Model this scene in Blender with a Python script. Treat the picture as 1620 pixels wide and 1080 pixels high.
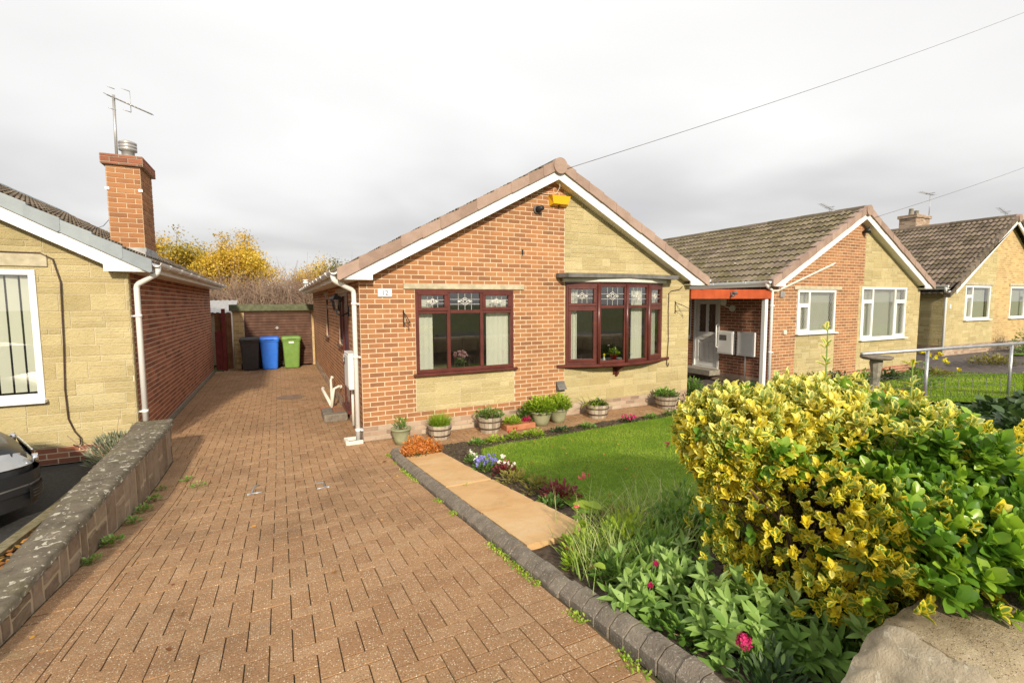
import bpy, math, random
import numpy as np
from mathutils import Vector, Matrix
for o in list(bpy.data.objects): bpy.data.objects.remove(o)
SC = bpy.context.scene
COL = SC.collection
PI = math.pi
# ------------------------------------------------------------------ camera
def make_camera():
    cd = bpy.data.cameras.new('camera'); co = bpy.data.objects.new('camera', cd); COL.objects.link(co)
    yaw, pitch, roll = 0.4579, 0.0817, -0.0053
    f = Vector((math.sin(yaw)*math.cos(pitch), math.cos(yaw)*math.cos(pitch), -math.sin(pitch)))
    r = Vector((math.cos(yaw), -math.sin(yaw), 0)); u = r.cross(f)
    r2 = math.cos(roll)*r + math.sin(roll)*u; u2 = -math.sin(roll)*r + math.cos(roll)*u
    m = Matrix((r2, u2, -f)).transposed().to_4x4(); m.translation = Vector((-1.1003, -7.377, 2.1075))
    co.matrix_world = m
    cd.sensor_width = 36; cd.lens = 36*750.2/1620
    cd.clip_start = 0.05; cd.clip_end = 2000
    SC.camera = co
make_camera()
# ------------------------------------------------------------------ light
SUN_AZ = math.radians(11)      # how far the sun stands to the left of the street side (-Y)
SUN_EL = math.radians(25)
def make_light():
    w = bpy.data.worlds.new('World'); SC.world = w; w.use_nodes = True
    nt = w.node_tree; nt.nodes.clear(); N = nt.nodes.new; L = nt.links.new
    out = N('ShaderNodeOutputWorld')
    sky = N('ShaderNodeTexSky'); sky.sky_type = 'NISHITA'; sky.sun_disc = False
    sky.sun_elevation = SUN_EL; sky.sun_rotation = PI + SUN_AZ
    bg1 = N('ShaderNodeBackground'); bg1.inputs['Strength'].default_value = 0.1
    L(sky.outputs[0], bg1.inputs[0])
    tc = N('ShaderNodeTexCoord')
    sep = N('ShaderNodeSeparateXYZ'); L(tc.outputs['Generated'], sep.inputs[0])
    # project directions on a cloud layer so streaks flatten towards the horizon
    mz = N('ShaderNodeMath'); mz.operation = 'MAXIMUM'; L(sep.outputs['Z'], mz.inputs[0]); mz.inputs[1].default_value = 0.0
    az = N('ShaderNodeMath'); az.operation = 'ADD'; L(mz.outputs[0], az.inputs[0]); az.inputs[1].default_value = 0.16
    comb = N('ShaderNodeCombineXYZ'); comb.inputs[2].default_value = 0.0
    for k, n in ((0, 'X'), (1, 'Y')):
        d = N('ShaderNodeMath'); d.operation = 'DIVIDE'; L(sep.outputs[n], d.inputs[0]); L(az.outputs[0], d.inputs[1]); L(d.outputs[0], comb.inputs[k])
    no = N('ShaderNodeTexNoise'); no.inputs['Scale'].default_value = 0.62; no.inputs['Detail'].default_value = 4.0
    no.inputs['Roughness'].default_value = 0.45; no.inputs['Distortion'].default_value = 0.25
    L(comb.outputs[0], no.inputs['Vector'])
    # cloud deck thins overhead, heavier low down
    mr = N('ShaderNodeMapRange'); L(sep.outputs['Z'], mr.inputs[0])
    mr.inputs[1].default_value = 0.0; mr.inputs[2].default_value = 0.55; mr.inputs[3].default_value = 0.0; mr.inputs[4].default_value = 0.62
    nz = N('ShaderNodeMath'); nz.operation = 'MULTIPLY_ADD'; L(no.outputs[0], nz.inputs[0]); nz.inputs[1].default_value = 1.5; nz.inputs[2].default_value = -0.48
    ad = N('ShaderNodeMath'); ad.operation = 'ADD'; L(mr.outputs[0], ad.inputs[0]); L(nz.outputs[0], ad.inputs[1])
    cr = N('ShaderNodeValToRGB'); L(ad.outputs[0], cr.inputs[0])
    e = cr.color_ramp.elements
    e[0].position = 0.02; e[0].color = (0.41, 0.405, 0.42, 1)
    e[1].position = 0.98; e[1].color = (0.82, 0.815, 0.80, 1)
    x = e.new(0.30); x.color = (0.52, 0.51, 0.505, 1)
    x = e.new(0.58); x.color = (0.70, 0.69, 0.68, 1)
    bg2 = N('ShaderNodeBackground'); L(cr.outputs[0], bg2.inputs[0]); bg2.inputs['Strength'].default_value = 1.0
    mix = N('ShaderNodeMixShader'); mix.inputs[0].default_value = 0.95
    L(bg1.outputs[0], mix.inputs[1]); L(bg2.outputs[0], mix.inputs[2]); L(mix.outputs[0], out.inputs[0])
    ld = bpy.data.lights.new('sun', 'SUN'); ld.energy = 3.5; ld.angle = math.radians(3.0); ld.color = (1.0, 0.88, 0.70)
    lo = bpy.data.objects.new('sun', ld); COL.objects.link(lo)
    S = Vector((-math.sin(SUN_AZ)*math.cos(SUN_EL), -math.cos(SUN_AZ)*math.cos(SUN_EL), math.sin(SUN_EL)))
    lo.rotation_euler = S.to_track_quat('Z', 'Y').to_euler()
make_light()
SC.view_settings.view_transform = 'Standard'; SC.view_settings.look = 'None'
SC.view_settings.gamma = 1.0; SC.view_settings.exposure = 0.47; SC.view_settings.use_curve_mapping = False
# ------------------------------------------------------------------ terrain height
def gz(x, y):
    x = np.asarray(x, float); y = np.asarray(y, float)
    t = -(y+1.1); s = np.minimum(0.5*(t+np.sqrt(t*t+0.15)), 5.0)
    f = np.where(x < -2.7, 0.6, 1.0)
    q = np.clip((x-14.5)/3.5, 0, 1); q = q*q*(3-2*q)
    return 0.12*s*f + 0.35*q
def gzf(x, y): return float(gz(x, y))
# ------------------------------------------------------------------ materials
class NT:
    def __init__(s, name):
        s.m = bpy.data.materials.new(name); s.m.use_nodes = True; s.t = s.m.node_tree
        s.b = s.t.nodes['Principled BSDF']; s.out = s.t.nodes['Material Output']
    def n(s, typ, **kw):
        x = s.t.nodes.new(typ)
        for k, v in kw.items():
            if k in x.inputs.keys(): x.inputs[k].default_value = v
            else: setattr(x, k, v)
        return x
    def l(s, a, b): s.t.links.new(a, b)
    def math(s, op, a, b=None, c=None, clamp=False):
        x = s.t.nodes.new('ShaderNodeMath'); x.operation = op; x.use_clamp = clamp
        for k, v in enumerate((a, b, c)):
            if v is None: continue
            if isinstance(v, (int, float)): x.inputs[k].default_value = v
            else: s.l(v, x.inputs[k])
        return x.outputs[0]
    def ramp(s, fac, stops, interp='LINEAR'):
        x = s.t.nodes.new('ShaderNodeValToRGB'); s.l(fac, x.inputs[0]); e = x.color_ramp.elements
        x.color_ramp.interpolation = interp
        while len(e) > 1: e.remove(e[-1])
        e[0].position = stops[0][0]; e[0].color = (*stops[0][1], 1)
        for p, c in stops[1:]:
            q = e.new(p); q.color = (*c, 1)
        return x.outputs[0]
    def mix(s, fac, a, b, mode='MIX'):
        x = s.t.nodes.new('ShaderNodeMix'); x.data_type = 'RGBA'; x.blend_type = mode
        if isinstance(fac, (int, float)): x.inputs[0].default_value = fac
        else: s.l(fac, x.inputs[0])
        for k, v in ((6, a), (7, b)):
            if isinstance(v, tuple): x.inputs[k].default_value = (*v, 1)
            else: s.l(v, x.inputs[k])
        return x.outputs[2]
    def noise(s, scale, detail=3, rough=0.55, vec=None, dist=0.0):
        x = s.n('ShaderNodeTexNoise'); x.inputs['Scale'].default_value = scale; x.inputs['Detail'].default_value = detail
        x.inputs['Roughness'].default_value = rough; x.inputs['Distortion'].default_value = dist
        s.l(vec if vec is not None else s.co(), x.inputs['Vector'])
        return x.outputs[0]
    def co(s):
        if not hasattr(s, '_g'): s._g = s.n('ShaderNodeNewGeometry')
        return s._g.outputs['Position']
    def attr(s, name):
        x = s.n('ShaderNodeAttribute'); x.attribute_name = name; return x.outputs['Fac']
    def bump(s, h, strength=0.3, dist=0.01):
        x = s.n('ShaderNodeBump'); x.inputs['Strength'].default_value = strength; x.inputs['Distance'].default_value = dist
        s.l(h, x.inputs['Height']); s.l(x.outputs[0], s.b.inputs['Normal'])
    def col(s, c):
        if isinstance(c, tuple): s.b.inputs['Base Color'].default_value = (*c, 1)
        else: s.l(c, s.b.inputs['Base Color'])
    def rough(s, r):
        if isinstance(r, (int, float)): s.b.inputs['Roughness'].default_value = r
        else: s.l(r, s.b.inputs['Roughness'])
    def spec(s, v): s.b.inputs['Specular IOR Level'].default_value = v
def mottled(name, stops, scale=6, rough=0.8, bump=0.0, bscale=60, spec=0.3, tint=0.0, metal=0.0, detail=5):
    m = NT(name); f = m.noise(scale, detail, 0.6)
    if tint: f = m.math('ADD', m.math('MULTIPLY', f, 1-tint), m.math('MULTIPLY', m.attr('tint'), tint))
    m.col(m.ramp(f, stops)); m.rough(rough); m.spec(spec); m.b.inputs['Metallic'].default_value = metal
    if bump: m.bump(m.noise(bscale, 3), bump, 0.01)
    return m.m
def flat(name, c, rough=0.5, spec=0.4, metal=0.0, var=0.12, scale=8):
    lo = tuple(max(0, v*(1-var)) for v in c); hi = tuple(min(1, v*(1+var)) for v in c)
    return mottled(name, [(0.3, lo), (0.7, hi)], scale, rough, 0.08, 90, spec, 0, metal)
def brick_mat(name, stops, dark=(0.12, 0.07, 0.05), smear=0.35):
    m = NT(name); t = m.attr('tint'); n = m.noise(14, 5, 0.65); n2 = m.noise(1.3, 3, 0.5); n3 = m.noise(120, 2, 0.5)
    f = m.math('ADD', m.math('MULTIPLY', t, 0.75), m.math('MULTIPLY', n, 0.25))
    c = m.ramp(f, stops)
    c = m.mix(m.math('MULTIPLY', m.math('SUBTRACT', n2, 0.5, clamp=True), smear*4, clamp=True), c, tuple(v*1.25 for v in stops[len(stops)//2][1]))
    spots = m.ramp(m.noise(9, 4, 0.75), [(0.64, (0, 0, 0)), (0.72, (1, 1, 1))])
    c = m.mix(m.math('MULTIPLY', spots, 0.35), c, dark)
    c = m.mix(m.math('MULTIPLY', n3, 0.25), c, (0.02, 0.01, 0.01), 'MULTIPLY') if False else c
    c = m.mix(1.0, c, m.ramp(m.noise(0.9, 6, 0.7), [(0.32, (0.74, 0.74, 0.76)), (0.5, (0.98, 0.98, 0.98)), (0.7, (1.12, 1.10, 1.06))]), 'MULTIPLY')
    m.col(c); m.rough(0.9); m.spec(0.2); m.bump(m.math('ADD', m.math('MULTIPLY', n3, 0.6), n), 0.5, 0.006)
    return m.m
def mortar_mat(name, c):
    return mottled(name, [(0.3, tuple(v*0.82 for v in c)), (0.7, c)], 3, 0.95, 0.4, 150, 0.1)
M = {}
M['brick'] = brick_mat('red_brick', [(0.0, (0.20, 0.105, 0.06)), (0.22, (0.30, 0.138, 0.066)), (0.5, (0.36, 0.165, 0.074)), (0.8, (0.405, 0.192, 0.085)), (1.0, (0.44, 0.26, 0.125))])
M['brick_dark'] = brick_mat('dark_red_brick', [(0.0, (0.16, 0.07, 0.05)), (0.4, (0.30, 0.115, 0.07)), (0.8, (0.38, 0.15, 0.085)), (1.0, (0.42, 0.2, 0.12))])
M['brick_yellow'] = brick_mat('buff_brick', [(0.0, (0.38, 0.25, 0.11)), (0.5, (0.52, 0.36, 0.16)), (1.0, (0.6, 0.44, 0.2))])
M['plinth'] = brick_mat('weathered_plinth_brick', [(0.0, (0.24, 0.16, 0.12)), (0.5, (0.40, 0.28, 0.20)), (1.0, (0.52, 0.43, 0.33))])
M['mortar'] = mortar_mat('pale_mortar', (0.68, 0.55, 0.385))
M['mortar_tan'] = mortar_mat('tan_ribbon_mortar', (0.50, 0.41, 0.29))
M['mortar_grey'] = mortar_mat('grey_mortar', (0.42, 0.36, 0.28))
def stone_mat():
    m = NT('yellow_reconstituted_stone'); t = m.attr('tint'); n = m.noise(7, 6, 0.7); n3 = m.noise(55, 4, 0.6)
    f = m.math('ADD', m.math('MULTIPLY', t, 0.55), m.math('MULTIPLY', n, 0.45))
    c = m.ramp(f, [(0.1, (0.42, 0.34, 0.17)), (0.45, (0.51, 0.42, 0.22)), (0.7, (0.56, 0.47, 0.255)), (1.0, (0.62, 0.54, 0.33))])
    g = m.ramp(m.noise(2.2, 5, 0.65), [(0.52, (0, 0, 0)), (0.72, (1, 1, 1))])
    c = m.mix(m.math('MULTIPLY', g, 0.30), c, (0.40, 0.37, 0.22))
    c = m.mix(1.0, c, m.ramp(m.noise(0.7, 7, 0.72), [(0.3, (0.78, 0.79, 0.78)), (0.5, (0.98, 0.98, 0.97)), (0.7, (1.10, 1.09, 1.07))]), 'MULTIPLY')
    m.col(c); m.rough(0.95); m.spec(0.15); m.bump(m.math('ADD', n3, m.math('MULTIPLY', m.noise(22, 6, 0.75), 1.8)), 0.9, 0.014)
    return m.m
M['stone'] = stone_mat()
M['stone_mortar'] = mortar_mat('cream_mortar', (0.66, 0.58, 0.40))
M['lintel'] = mottled('concrete_lintel', [(0.3, (0.36, 0.32, 0.22)), (0.7, (0.56, 0.5, 0.36))], 9, 0.9, 0.3, 70, 0.2)
M['white'] = flat('white_upvc', (0.80, 0.80, 0.78), 0.35, 0.5, 0, 0.03, 3)
M['cream_white'] = flat('aged_white_plastic', (0.70, 0.67, 0.58), 0.4, 0.4, 0, 0.06, 4)
M['brown_frame'] = flat('rosewood_upvc', (0.105, 0.028, 0.022), 0.28, 0.5, 0, 0.25, 5)
M['dark_brown'] = flat('dark_brown_timber', (0.06, 0.03, 0.022), 0.5, 0.4, 0, 0.3)
M['lead'] = mottled('lead_flashing', [(0.3, (0.10, 0.095, 0.09)), (0.7, (0.19, 0.18, 0.165))], 6, 0.6, 0.3, 40)
M['flash_grey'] = mottled('grey_flashing', [(0.3, (0.25, 0.25, 0.25)), (0.7, (0.5, 0.5, 0.48))], 6, 0.6, 0.3, 40)
M['black_metal'] = flat('black_metal', (0.02, 0.02, 0.022), 0.45)
M['galv'] = mottled('galvanised_steel', [(0.3, (0.33, 0.35, 0.37)), (0.7, (0.5, 0.52, 0.54))], 12, 0.4, 0.1, 50, 0.5, 0, 0.6)
M['alu'] = flat('dull_aluminium', (0.42, 0.41, 0.4), 0.4, 0.5, 0.5)
M['yellow_box'] = flat('yellow_plastic', (0.78, 0.42, 0.01), 0.35, 0.5, 0, 0.05)
M['orange_wood'] = mottled('orange_stained_timber', [(0.3, (0.34, 0.055, 0.015)), (0.7, (0.50, 0.10, 0.03))], 4, 0.5, 0.2, 30)
M['red_wood'] = mottled('dark_red_painted_timber', [(0.3, (0.13, 0.022, 0.02)), (0.7, (0.20, 0.035, 0.03))], 6, 0.6, 0.2, 30)
M['brown_wood'] = mottled('brown_timber', [(0.3, (0.12, 0.05, 0.02)), (0.7, (0.22, 0.1, 0.04))], 6, 0.7, 0.3, 30)
M['grey_wood'] = mottled('weathered_grey_timber', [(0.25, (0.24, 0.19, 0.14)), (0.5, (0.38, 0.32, 0.24)), (0.75, (0.52, 0.45, 0.35))], 14, 0.85, 0.5, 60, 0.2, 0.4)
M['old_green'] = mottled('mossy_green_felt_board', [(0.3, (0.075, 0.085, 0.045)), (0.7, (0.15, 0.16, 0.09))], 8, 0.8, 0.2, 40)
M['garage_brown'] = mottled('faded_brown_steel', [(0.3, (0.075, 0.035, 0.022)), (0.6, (0.13, 0.065, 0.042)), (0.8, (0.22, 0.13, 0.095))], 5, 0.6, 0.15, 30)
M['concrete'] = mottled('old_concrete', [(0.3, (0.20, 0.18, 0.14)), (0.7, (0.36, 0.33, 0.27))], 12, 0.9, 0.5, 60)
M['tarmac'] = mottled('dark_tarmac', [(0.3, (0.035, 0.035, 0.036)), (0.7, (0.07, 0.068, 0.066))], 30, 0.9, 0.6, 180, 0.2)
M['tarmac_grey'] = mottled('worn_grey_tarmac', [(0.3, (0.09, 0.08, 0.078)), (0.7, (0.16, 0.14, 0.135))], 8, 0.9, 0.5, 120, 0.2)
M['soil'] = mottled('garden_soil', [(0.3, (0.055, 0.038, 0.026)), (0.55, (0.10, 0.075, 0.055)), (0.8, (0.17, 0.135, 0.10))], 26, 1.0, 1.0, 70, 0.1, 0, 0, 8)
M['turf'] = mottled('turf_base', [(0.3, (0.08, 0.14, 0.02)), (0.7, (0.16, 0.26, 0.03))], 14, 1.0, 0.6, 120, 0.1)
M['field'] = mottled('rough_grass_ground', [(0.3, (0.06, 0.075, 0.025)), (0.7, (0.12, 0.13, 0.05))], 2, 1.0, 0.4, 20, 0.1)
def sandstone():
    m = NT('sandstone_slab'); n = m.noise(3.2, 6, 0.6, dist=0.8); t = m.attr('tint')
    f = m.math('ADD', m.math('MULTIPLY', n, 0.7), m.math('MULTIPLY', t, 0.3))
    c = m.ramp(f, [(0.25, (0.48, 0.26, 0.10)), (0.45, (0.58, 0.36, 0.16)), (0.6, (0.62, 0.41, 0.20)), (0.75, (0.64, 0.47, 0.27))])
    dt = m.ramp(m.noise(6, 6, 0.75), [(0.55, (0, 0, 0)), (0.72, (1, 1, 1))]); c = m.mix(m.math('MULTIPLY', dt, 0.35), c, (0.25, 0.17, 0.09))
    c = m.mix(m.math('MULTIPLY', m.ramp(m.noise(130, 2), [(0.6, (0, 0, 0)), (0.66, (1, 1, 1))]), 0.3), c, (0.30, 0.19, 0.10))
    m.col(c); m.rough(0.8); m.bump(m.noise(40, 5, 0.7), 0.4, 0.01); return m.m
M['slab'] = sandstone()
def paver_mat():
    m = NT('block_paver'); t = m.attr('tint')
    c = m.ramp(t, [(0.0, (0.335, 0.19, 0.098)), (0.35, (0.365, 0.213, 0.110)), (0.7, (0.385, 0.23, 0.122)), (1.0, (0.415, 0.255, 0.142))])
    v = m.n('ShaderNodeTexVoronoi'); v.inputs['Scale'].default_value = 95; m.l(m.co(), v.inputs['Vector'])
    sp = m.ramp(v.outputs['Distance'], [(0.18, (1, 1, 1)), (0.36, (0, 0, 0))])
    rnd = m.n('ShaderNodeSeparateColor'); m.l(v.outputs['Color'], rnd.inputs[0])
    sel = m.ramp(rnd.outputs[0], [(0.52, (0, 0, 0)), (0.58, (1, 1, 1))])
    c = m.mix(m.math('MULTIPLY', m.math('MULTIPLY', sp, sel), 0.9), c, (0.80, 0.70, 0.54))
    v2 = m.n('ShaderNodeTexVoronoi'); v2.inputs['Scale'].default_value = 230; m.l(m.co(), v2.inputs['Vector'])
    r2 = m.n('ShaderNodeSeparateColor'); m.l(v2.outputs['Color'], r2.inputs[0])
    c = m.mix(m.math('MULTIPLY', m.ramp(r2.outputs[1], [(0.7, (0, 0, 0)), (0.8, (1, 1, 1))]), 0.5), c, (0.13, 0.065, 0.035))
    big = m.ramp(m.noise(0.8, 6, 0.7), [(0.30, (0.66, 0.66, 0.66)), (0.45, (0.92, 0.92, 0.90)), (0.62, (1.08, 1.07, 1.03))])
    c = m.mix(1.0, c, big, 'MULTIPLY')
    st = m.ramp(m.noise(2.3, 5, 0.7), [(0.62, (0, 0, 0)), (0.76, (1, 1, 1))])
    c = m.mix(m.math('MULTIPLY', st, 0.5), c, (0.15, 0.115, 0.085))
    al = m.ramp(m.noise(3.5, 5, 0.7, dist=1), [(0.60, (0, 0, 0)), (0.8, (1, 1, 1))])
    c = m.mix(m.math('MULTIPLY', al, 0.28), c, (0.19, 0.19, 0.07))
    m.col(c); m.rough(0.85); m.spec(0.25); m.bump(m.math('ADD', m.noise(170, 3), m.math('MULTIPLY', m.noise(25, 3), 0.6)), 0.55, 0.006)
    return m.m
M['paver'] = paver_mat()
M['joint'] = mottled('sandy_joint', [(0.3, (0.07, 0.052, 0.03)), (0.55, (0.12, 0.088, 0.052)), (0.68, (0.10, 0.12, 0.035))], 3.5, 1.0, 0.6, 120, 0.1)
def kerb_mat():
    m = NT('lichened_kerb'); n = m.noise(11, 6, 0.7); t = m.attr('tint')
    f = m.math('ADD', m.math('MULTIPLY', n, 0.88), m.math('MULTIPLY', t, 0.12))
    c = m.ramp(f, [(0.3, (0.12, 0.10, 0.078)), (0.5, (0.19, 0.158, 0.122)), (0.7, (0.27, 0.23, 0.18)), (0.85, (0.36, 0.33, 0.26))])
    sp = m.ramp(m.noise(95, 2, 0.5), [(0.62, (0, 0, 0)), (0.66, (1, 1, 1))])
    c = m.mix(m.math('MULTIPLY', sp, 0.6), c, (0.45, 0.43, 0.38))
    ms = m.ramp(m.noise(4, 5, 0.7), [(0.55, (0, 0, 0)), (0.7, (1, 1, 1))])
    c = m.mix(m.math('MULTIPLY', ms, 0.25), c, (0.14, 0.15, 0.06))
    m.col(c); m.rough(0.9); m.bump(m.math('ADD', n, m.noise(90, 3)), 0.8, 0.008); return m.m
M['kerb'] = kerb_mat()
def wallstone_mat(name, stops, lich=0.35, moss=0.3, lc=(0.55, 0.52, 0.42), dark=0.4):
    m = NT(name); n = m.noise(8, 7, 0.72, dist=0.6); t = m.attr('tint')
    c = m.ramp(m.math('ADD', m.math('MULTIPLY', n, 0.65), m.math('MULTIPLY', t, 0.35)), stops)
    dk = m.ramp(m.noise(5, 6, 0.75), [(0.48, (0, 0, 0)), (0.66, (1, 1, 1))])
    c = m.mix(m.math('MULTIPLY', dk, dark), c, (0.05, 0.045, 0.035))
    li = m.ramp(m.noise(21, 4, 0.6, dist=0.4), [(0.595, (0, 0, 0)), (0.63, (1, 1, 1))])
    c = m.mix(m.math('MULTIPLY', li, lich), c, lc)
    mo = m.ramp(m.noise(3.4, 5, 0.7), [(0.52, (0, 0, 0)), (0.68, (1, 1, 1))])
    c = m.mix(m.math('MULTIPLY', mo, moss), c, (0.19, 0.18, 0.06))
    m.col(c); m.rough(0.95); m.spec(0.15); m.bump(m.math('ADD', m.noise(30, 6, 0.75), m.math('MULTIPLY', m.noise(140, 3), 0.35)), 0.7, 0.012); return m.m
M['coping'] = wallstone_mat('lichened_coping', [(0.3, (0.09, 0.075, 0.055)), (0.5, (0.16, 0.135, 0.10)), (0.75, (0.27, 0.235, 0.18))], 0.85, 0.25)
def grit_stone():
    m = NT('gritty_sandstone'); n = m.noise(6, 8, 0.72, dist=0.5); t = m.attr('tint')
    c = m.ramp(m.math('ADD', m.math('MULTIPLY', n, 0.8), m.math('MULTIPLY', t, 0.2)), [(0.3, (0.34, 0.26, 0.16)), (0.48, (0.46, 0.37, 0.24)), (0.62, (0.53, 0.45, 0.31)), (0.8, (0.60, 0.54, 0.41))])
    v = m.n('ShaderNodeTexVoronoi'); v.inputs['Scale'].default_value = 170; m.l(m.co(), v.inputs['Vector']); q = m.n('ShaderNodeSeparateColor'); m.l(v.outputs['Color'], q.inputs[0])
    pit = m.math('MULTIPLY', m.ramp(v.outputs['Distance'], [(0.2, (1, 1, 1)), (0.4, (0, 0, 0))]), m.ramp(q.outputs[0], [(0.6, (0, 0, 0)), (0.7, (1, 1, 1))]))
    lit = m.math('MULTIPLY', m.ramp(v.outputs['Distance'], [(0.2, (1, 1, 1)), (0.4, (0, 0, 0))]), m.ramp(q.outputs[1], [(0.75, (0, 0, 0)), (0.8, (1, 1, 1))]))
    c = m.mix(m.math('MULTIPLY', pit, 0.75), c, (0.10, 0.075, 0.05)); c = m.mix(m.math('MULTIPLY', lit, 0.6), c, (0.75, 0.70, 0.58))
    g = m.ramp(m.noise(11, 7, 0.8), [(0.56, (0, 0, 0)), (0.66, (1, 1, 1))]); c = m.mix(m.math('MULTIPLY', g, 0.4), c, (0.22, 0.17, 0.11))
    w = m.ramp(m.noise(4, 6, 0.7), [(0.6, (0, 0, 0)), (0.7, (1, 1, 1))]); c = m.mix(m.math('MULTIPLY', w, 0.35), c, (0.26, 0.25, 0.12))
    m.col(c); m.rough(0.95); m.spec(0.15); m.bump(m.math('ADD', m.math('MULTIPLY', m.noise(60, 8, 0.8), 1.0), m.math('MULTIPLY', pit, -0.5)), 0.9, 0.012); return m.m
M['pitched'] = None
M['coping_pale'] = wallstone_mat('lichened_end_stone', [(0.3, (0.26, 0.22, 0.15)), (0.5, (0.38, 0.32, 0.23)), (0.75, (0.50, 0.44, 0.33))], 0.5, 0.35)
M['rubble'] = wallstone_mat('rubble_stone', [(0.3, (0.20, 0.145, 0.10)), (0.5, (0.30, 0.225, 0.16)), (0.75, (0.38, 0.31, 0.23))], 0.08, 0.15, dark=0.25)
M['pitched'] = wallstone_mat('pitched_sandstone', [(0.3, (0.36, 0.275, 0.17)), (0.5, (0.46, 0.37, 0.235)), (0.75, (0.54, 0.46, 0.32))], 0.10, 0.08, (0.7, 0.64, 0.5), 0.10)
M['pitched'] = grit_stone()
def roof_mat(name, base, moss, lich):
    m = NT(name); n = m.noise(9, 5, 0.65); t = m.attr('tint')
    c = m.ramp(m.math('ADD', m.math('MULTIPLY', n, 0.5), m.math('MULTIPLY', t, 0.5)), [(0.25, tuple(v*0.6 for v in base)), (0.5, base), (0.8, tuple(v*1.6 for v in base))])
    mo = m.ramp(m.noise(3.2, 6, 0.75, dist=0.6), [(0.40, (0, 0, 0)), (0.58, (1, 1, 1))])
    c = m.mix(m.math('MULTIPLY', mo, moss), c, (0.17, 0.155, 0.045))
    li = m.ramp(m.noise(7.5, 5, 0.8), [(0.615, (0, 0, 0)), (0.65, (1, 1, 1))])
    c = m.mix(m.math('MULTIPLY', li, lich), c, (0.55, 0.52, 0.42))
    m.col(c); m.rough(0.9); m.spec(0.2); m.bump(m.noise(40, 5, 0.7), 0.6, 0.012); return m.m
M['roof'] = roof_mat('mossy_concrete_tile', (0.15, 0.12, 0.098), 0.42, 0.85)
M['roof_b'] = roof_mat('brown_concrete_tile', (0.15, 0.115, 0.095), 0.25, 0.45)
M['verge'] = mottled('pinkish_verge_tile', [(0.3, (0.28, 0.195, 0.155)), (0.7, (0.40, 0.29, 0.235))], 7, 0.85, 0.4, 50, 0.2, 0.3)
M['verge_blue'] = mottled('blue_grey_verge_tile', [(0.3, (0.22, 0.255, 0.28)), (0.7, (0.33, 0.37, 0.39))], 4, 0.7, 0.2, 50, 0.3, 0.3)
def glass_mat():
    m = NT('window_glass'); t = m.t
    tr = m.n('ShaderNodeBsdfTransparent'); gl = m.n('ShaderNodeBsdfGlossy'); gl.inputs['Roughness'].default_value = 0.015
    tr.inputs[0].default_value = (0.82, 0.86, 0.83, 1)
    fr = m.n('ShaderNodeFresnel'); fr.inputs[0].default_value = 1.5
    f = m.math('MULTIPLY_ADD', fr.outputs[0], 1.6, 0.16, clamp=True)
    mx = m.n('ShaderNodeMixShader'); m.l(f, mx.inputs[0]); m.l(tr.outputs[0], mx.inputs[1]); m.l(gl.outputs[0], mx.inputs[2]); m.l(mx.outputs[0], m.out.inputs[0])
    return m.m
M['glass'] = glass_mat()
def cloth_mat(name, c, tr=0.35):
    m = NT(name); m.col(c); m.rough(0.9); m.b.inputs['Specular IOR Level'].default_value = 0.1
    return m.m
M['net'] = cloth_mat('net_curtain', (0.62, 0.62, 0.54))
M['curtain'] = cloth_mat('cream_curtain', (0.78, 0.76, 0.68))
M['blind'] = cloth_mat('cream_blind', (0.86, 0.84, 0.76))
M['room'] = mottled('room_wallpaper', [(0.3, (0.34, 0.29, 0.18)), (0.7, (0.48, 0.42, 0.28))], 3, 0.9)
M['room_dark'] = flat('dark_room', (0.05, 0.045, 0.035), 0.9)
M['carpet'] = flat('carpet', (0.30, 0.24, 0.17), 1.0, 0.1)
M['leading'] = flat('lead_came', (0.42, 0.42, 0.40), 0.5)
M['bevel'] = flat('bevelled_glass_piece', (0.75, 0.72, 0.66), 0.15, 0.8)
def leaf_mat(name, stops, edge=None, ew=0.6, trans=0.3, rough=0.45, spec=0.4, tipc=None):
    m = NT(name); t = m.attr('tint'); n = m.noise(30, 2)
    f = m.math('ADD', m.math('MULTIPLY', t, 0.85), m.math('MULTIPLY', n, 0.15))
    c = m.ramp(f, stops)
    if edge:
        uv = m.n('ShaderNodeUVMap'); uv.uv_map = 'uv'; sp = m.n('ShaderNodeSeparateXYZ'); m.l(uv.outputs[0], sp.inputs[0])
        u = m.math('ABSOLUTE', m.math('SUBTRACT', sp.outputs[0], 0.5)); u = m.math('MULTIPLY', u, 2)
        v = m.math('MAXIMUM', m.math('MULTIPLY_ADD', sp.outputs[1], 3.2, -2.3), 0.0)
        w = m.math('MAXIMUM', u, v)
        k = m.math('ADD', w, m.math('MULTIPLY', m.math('SUBTRACT', m.noise(70, 2), 0.5), 0.5))
        k = m.math('ADD', k, m.math('MULTIPLY', m.math('SUBTRACT', m.attr('tint2'), 0.5), 0.9))
        e = m.ramp(k, [(ew-0.08, (0, 0, 0)), (ew+0.08, (1, 1, 1))])
        ec = m.ramp(f, edge); c = m.mix(e, c, ec)
    m.col(c); m.rough(rough); m.spec(spec)
    if trans:
        tb = m.n('ShaderNodeBsdfTranslucent'); 
        c2 = m.mix(1.0, c, (1.0, 1.0, 0.55), 'MULTIPLY'); m.l(c2, tb.inputs[0])
        mx = m.n('ShaderNodeMixShader'); mx.inputs[0].default_value = trans
        m.l(m.b.outputs[0], mx.inputs[1]); m.l(tb.outputs[0], mx.inputs[2]); m.l(mx.outputs[0], m.out.inputs[0])
    return m.m
Gs = lambda a, b, c: [(0.1, a), (0.5, b), (0.95, c)]
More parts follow.
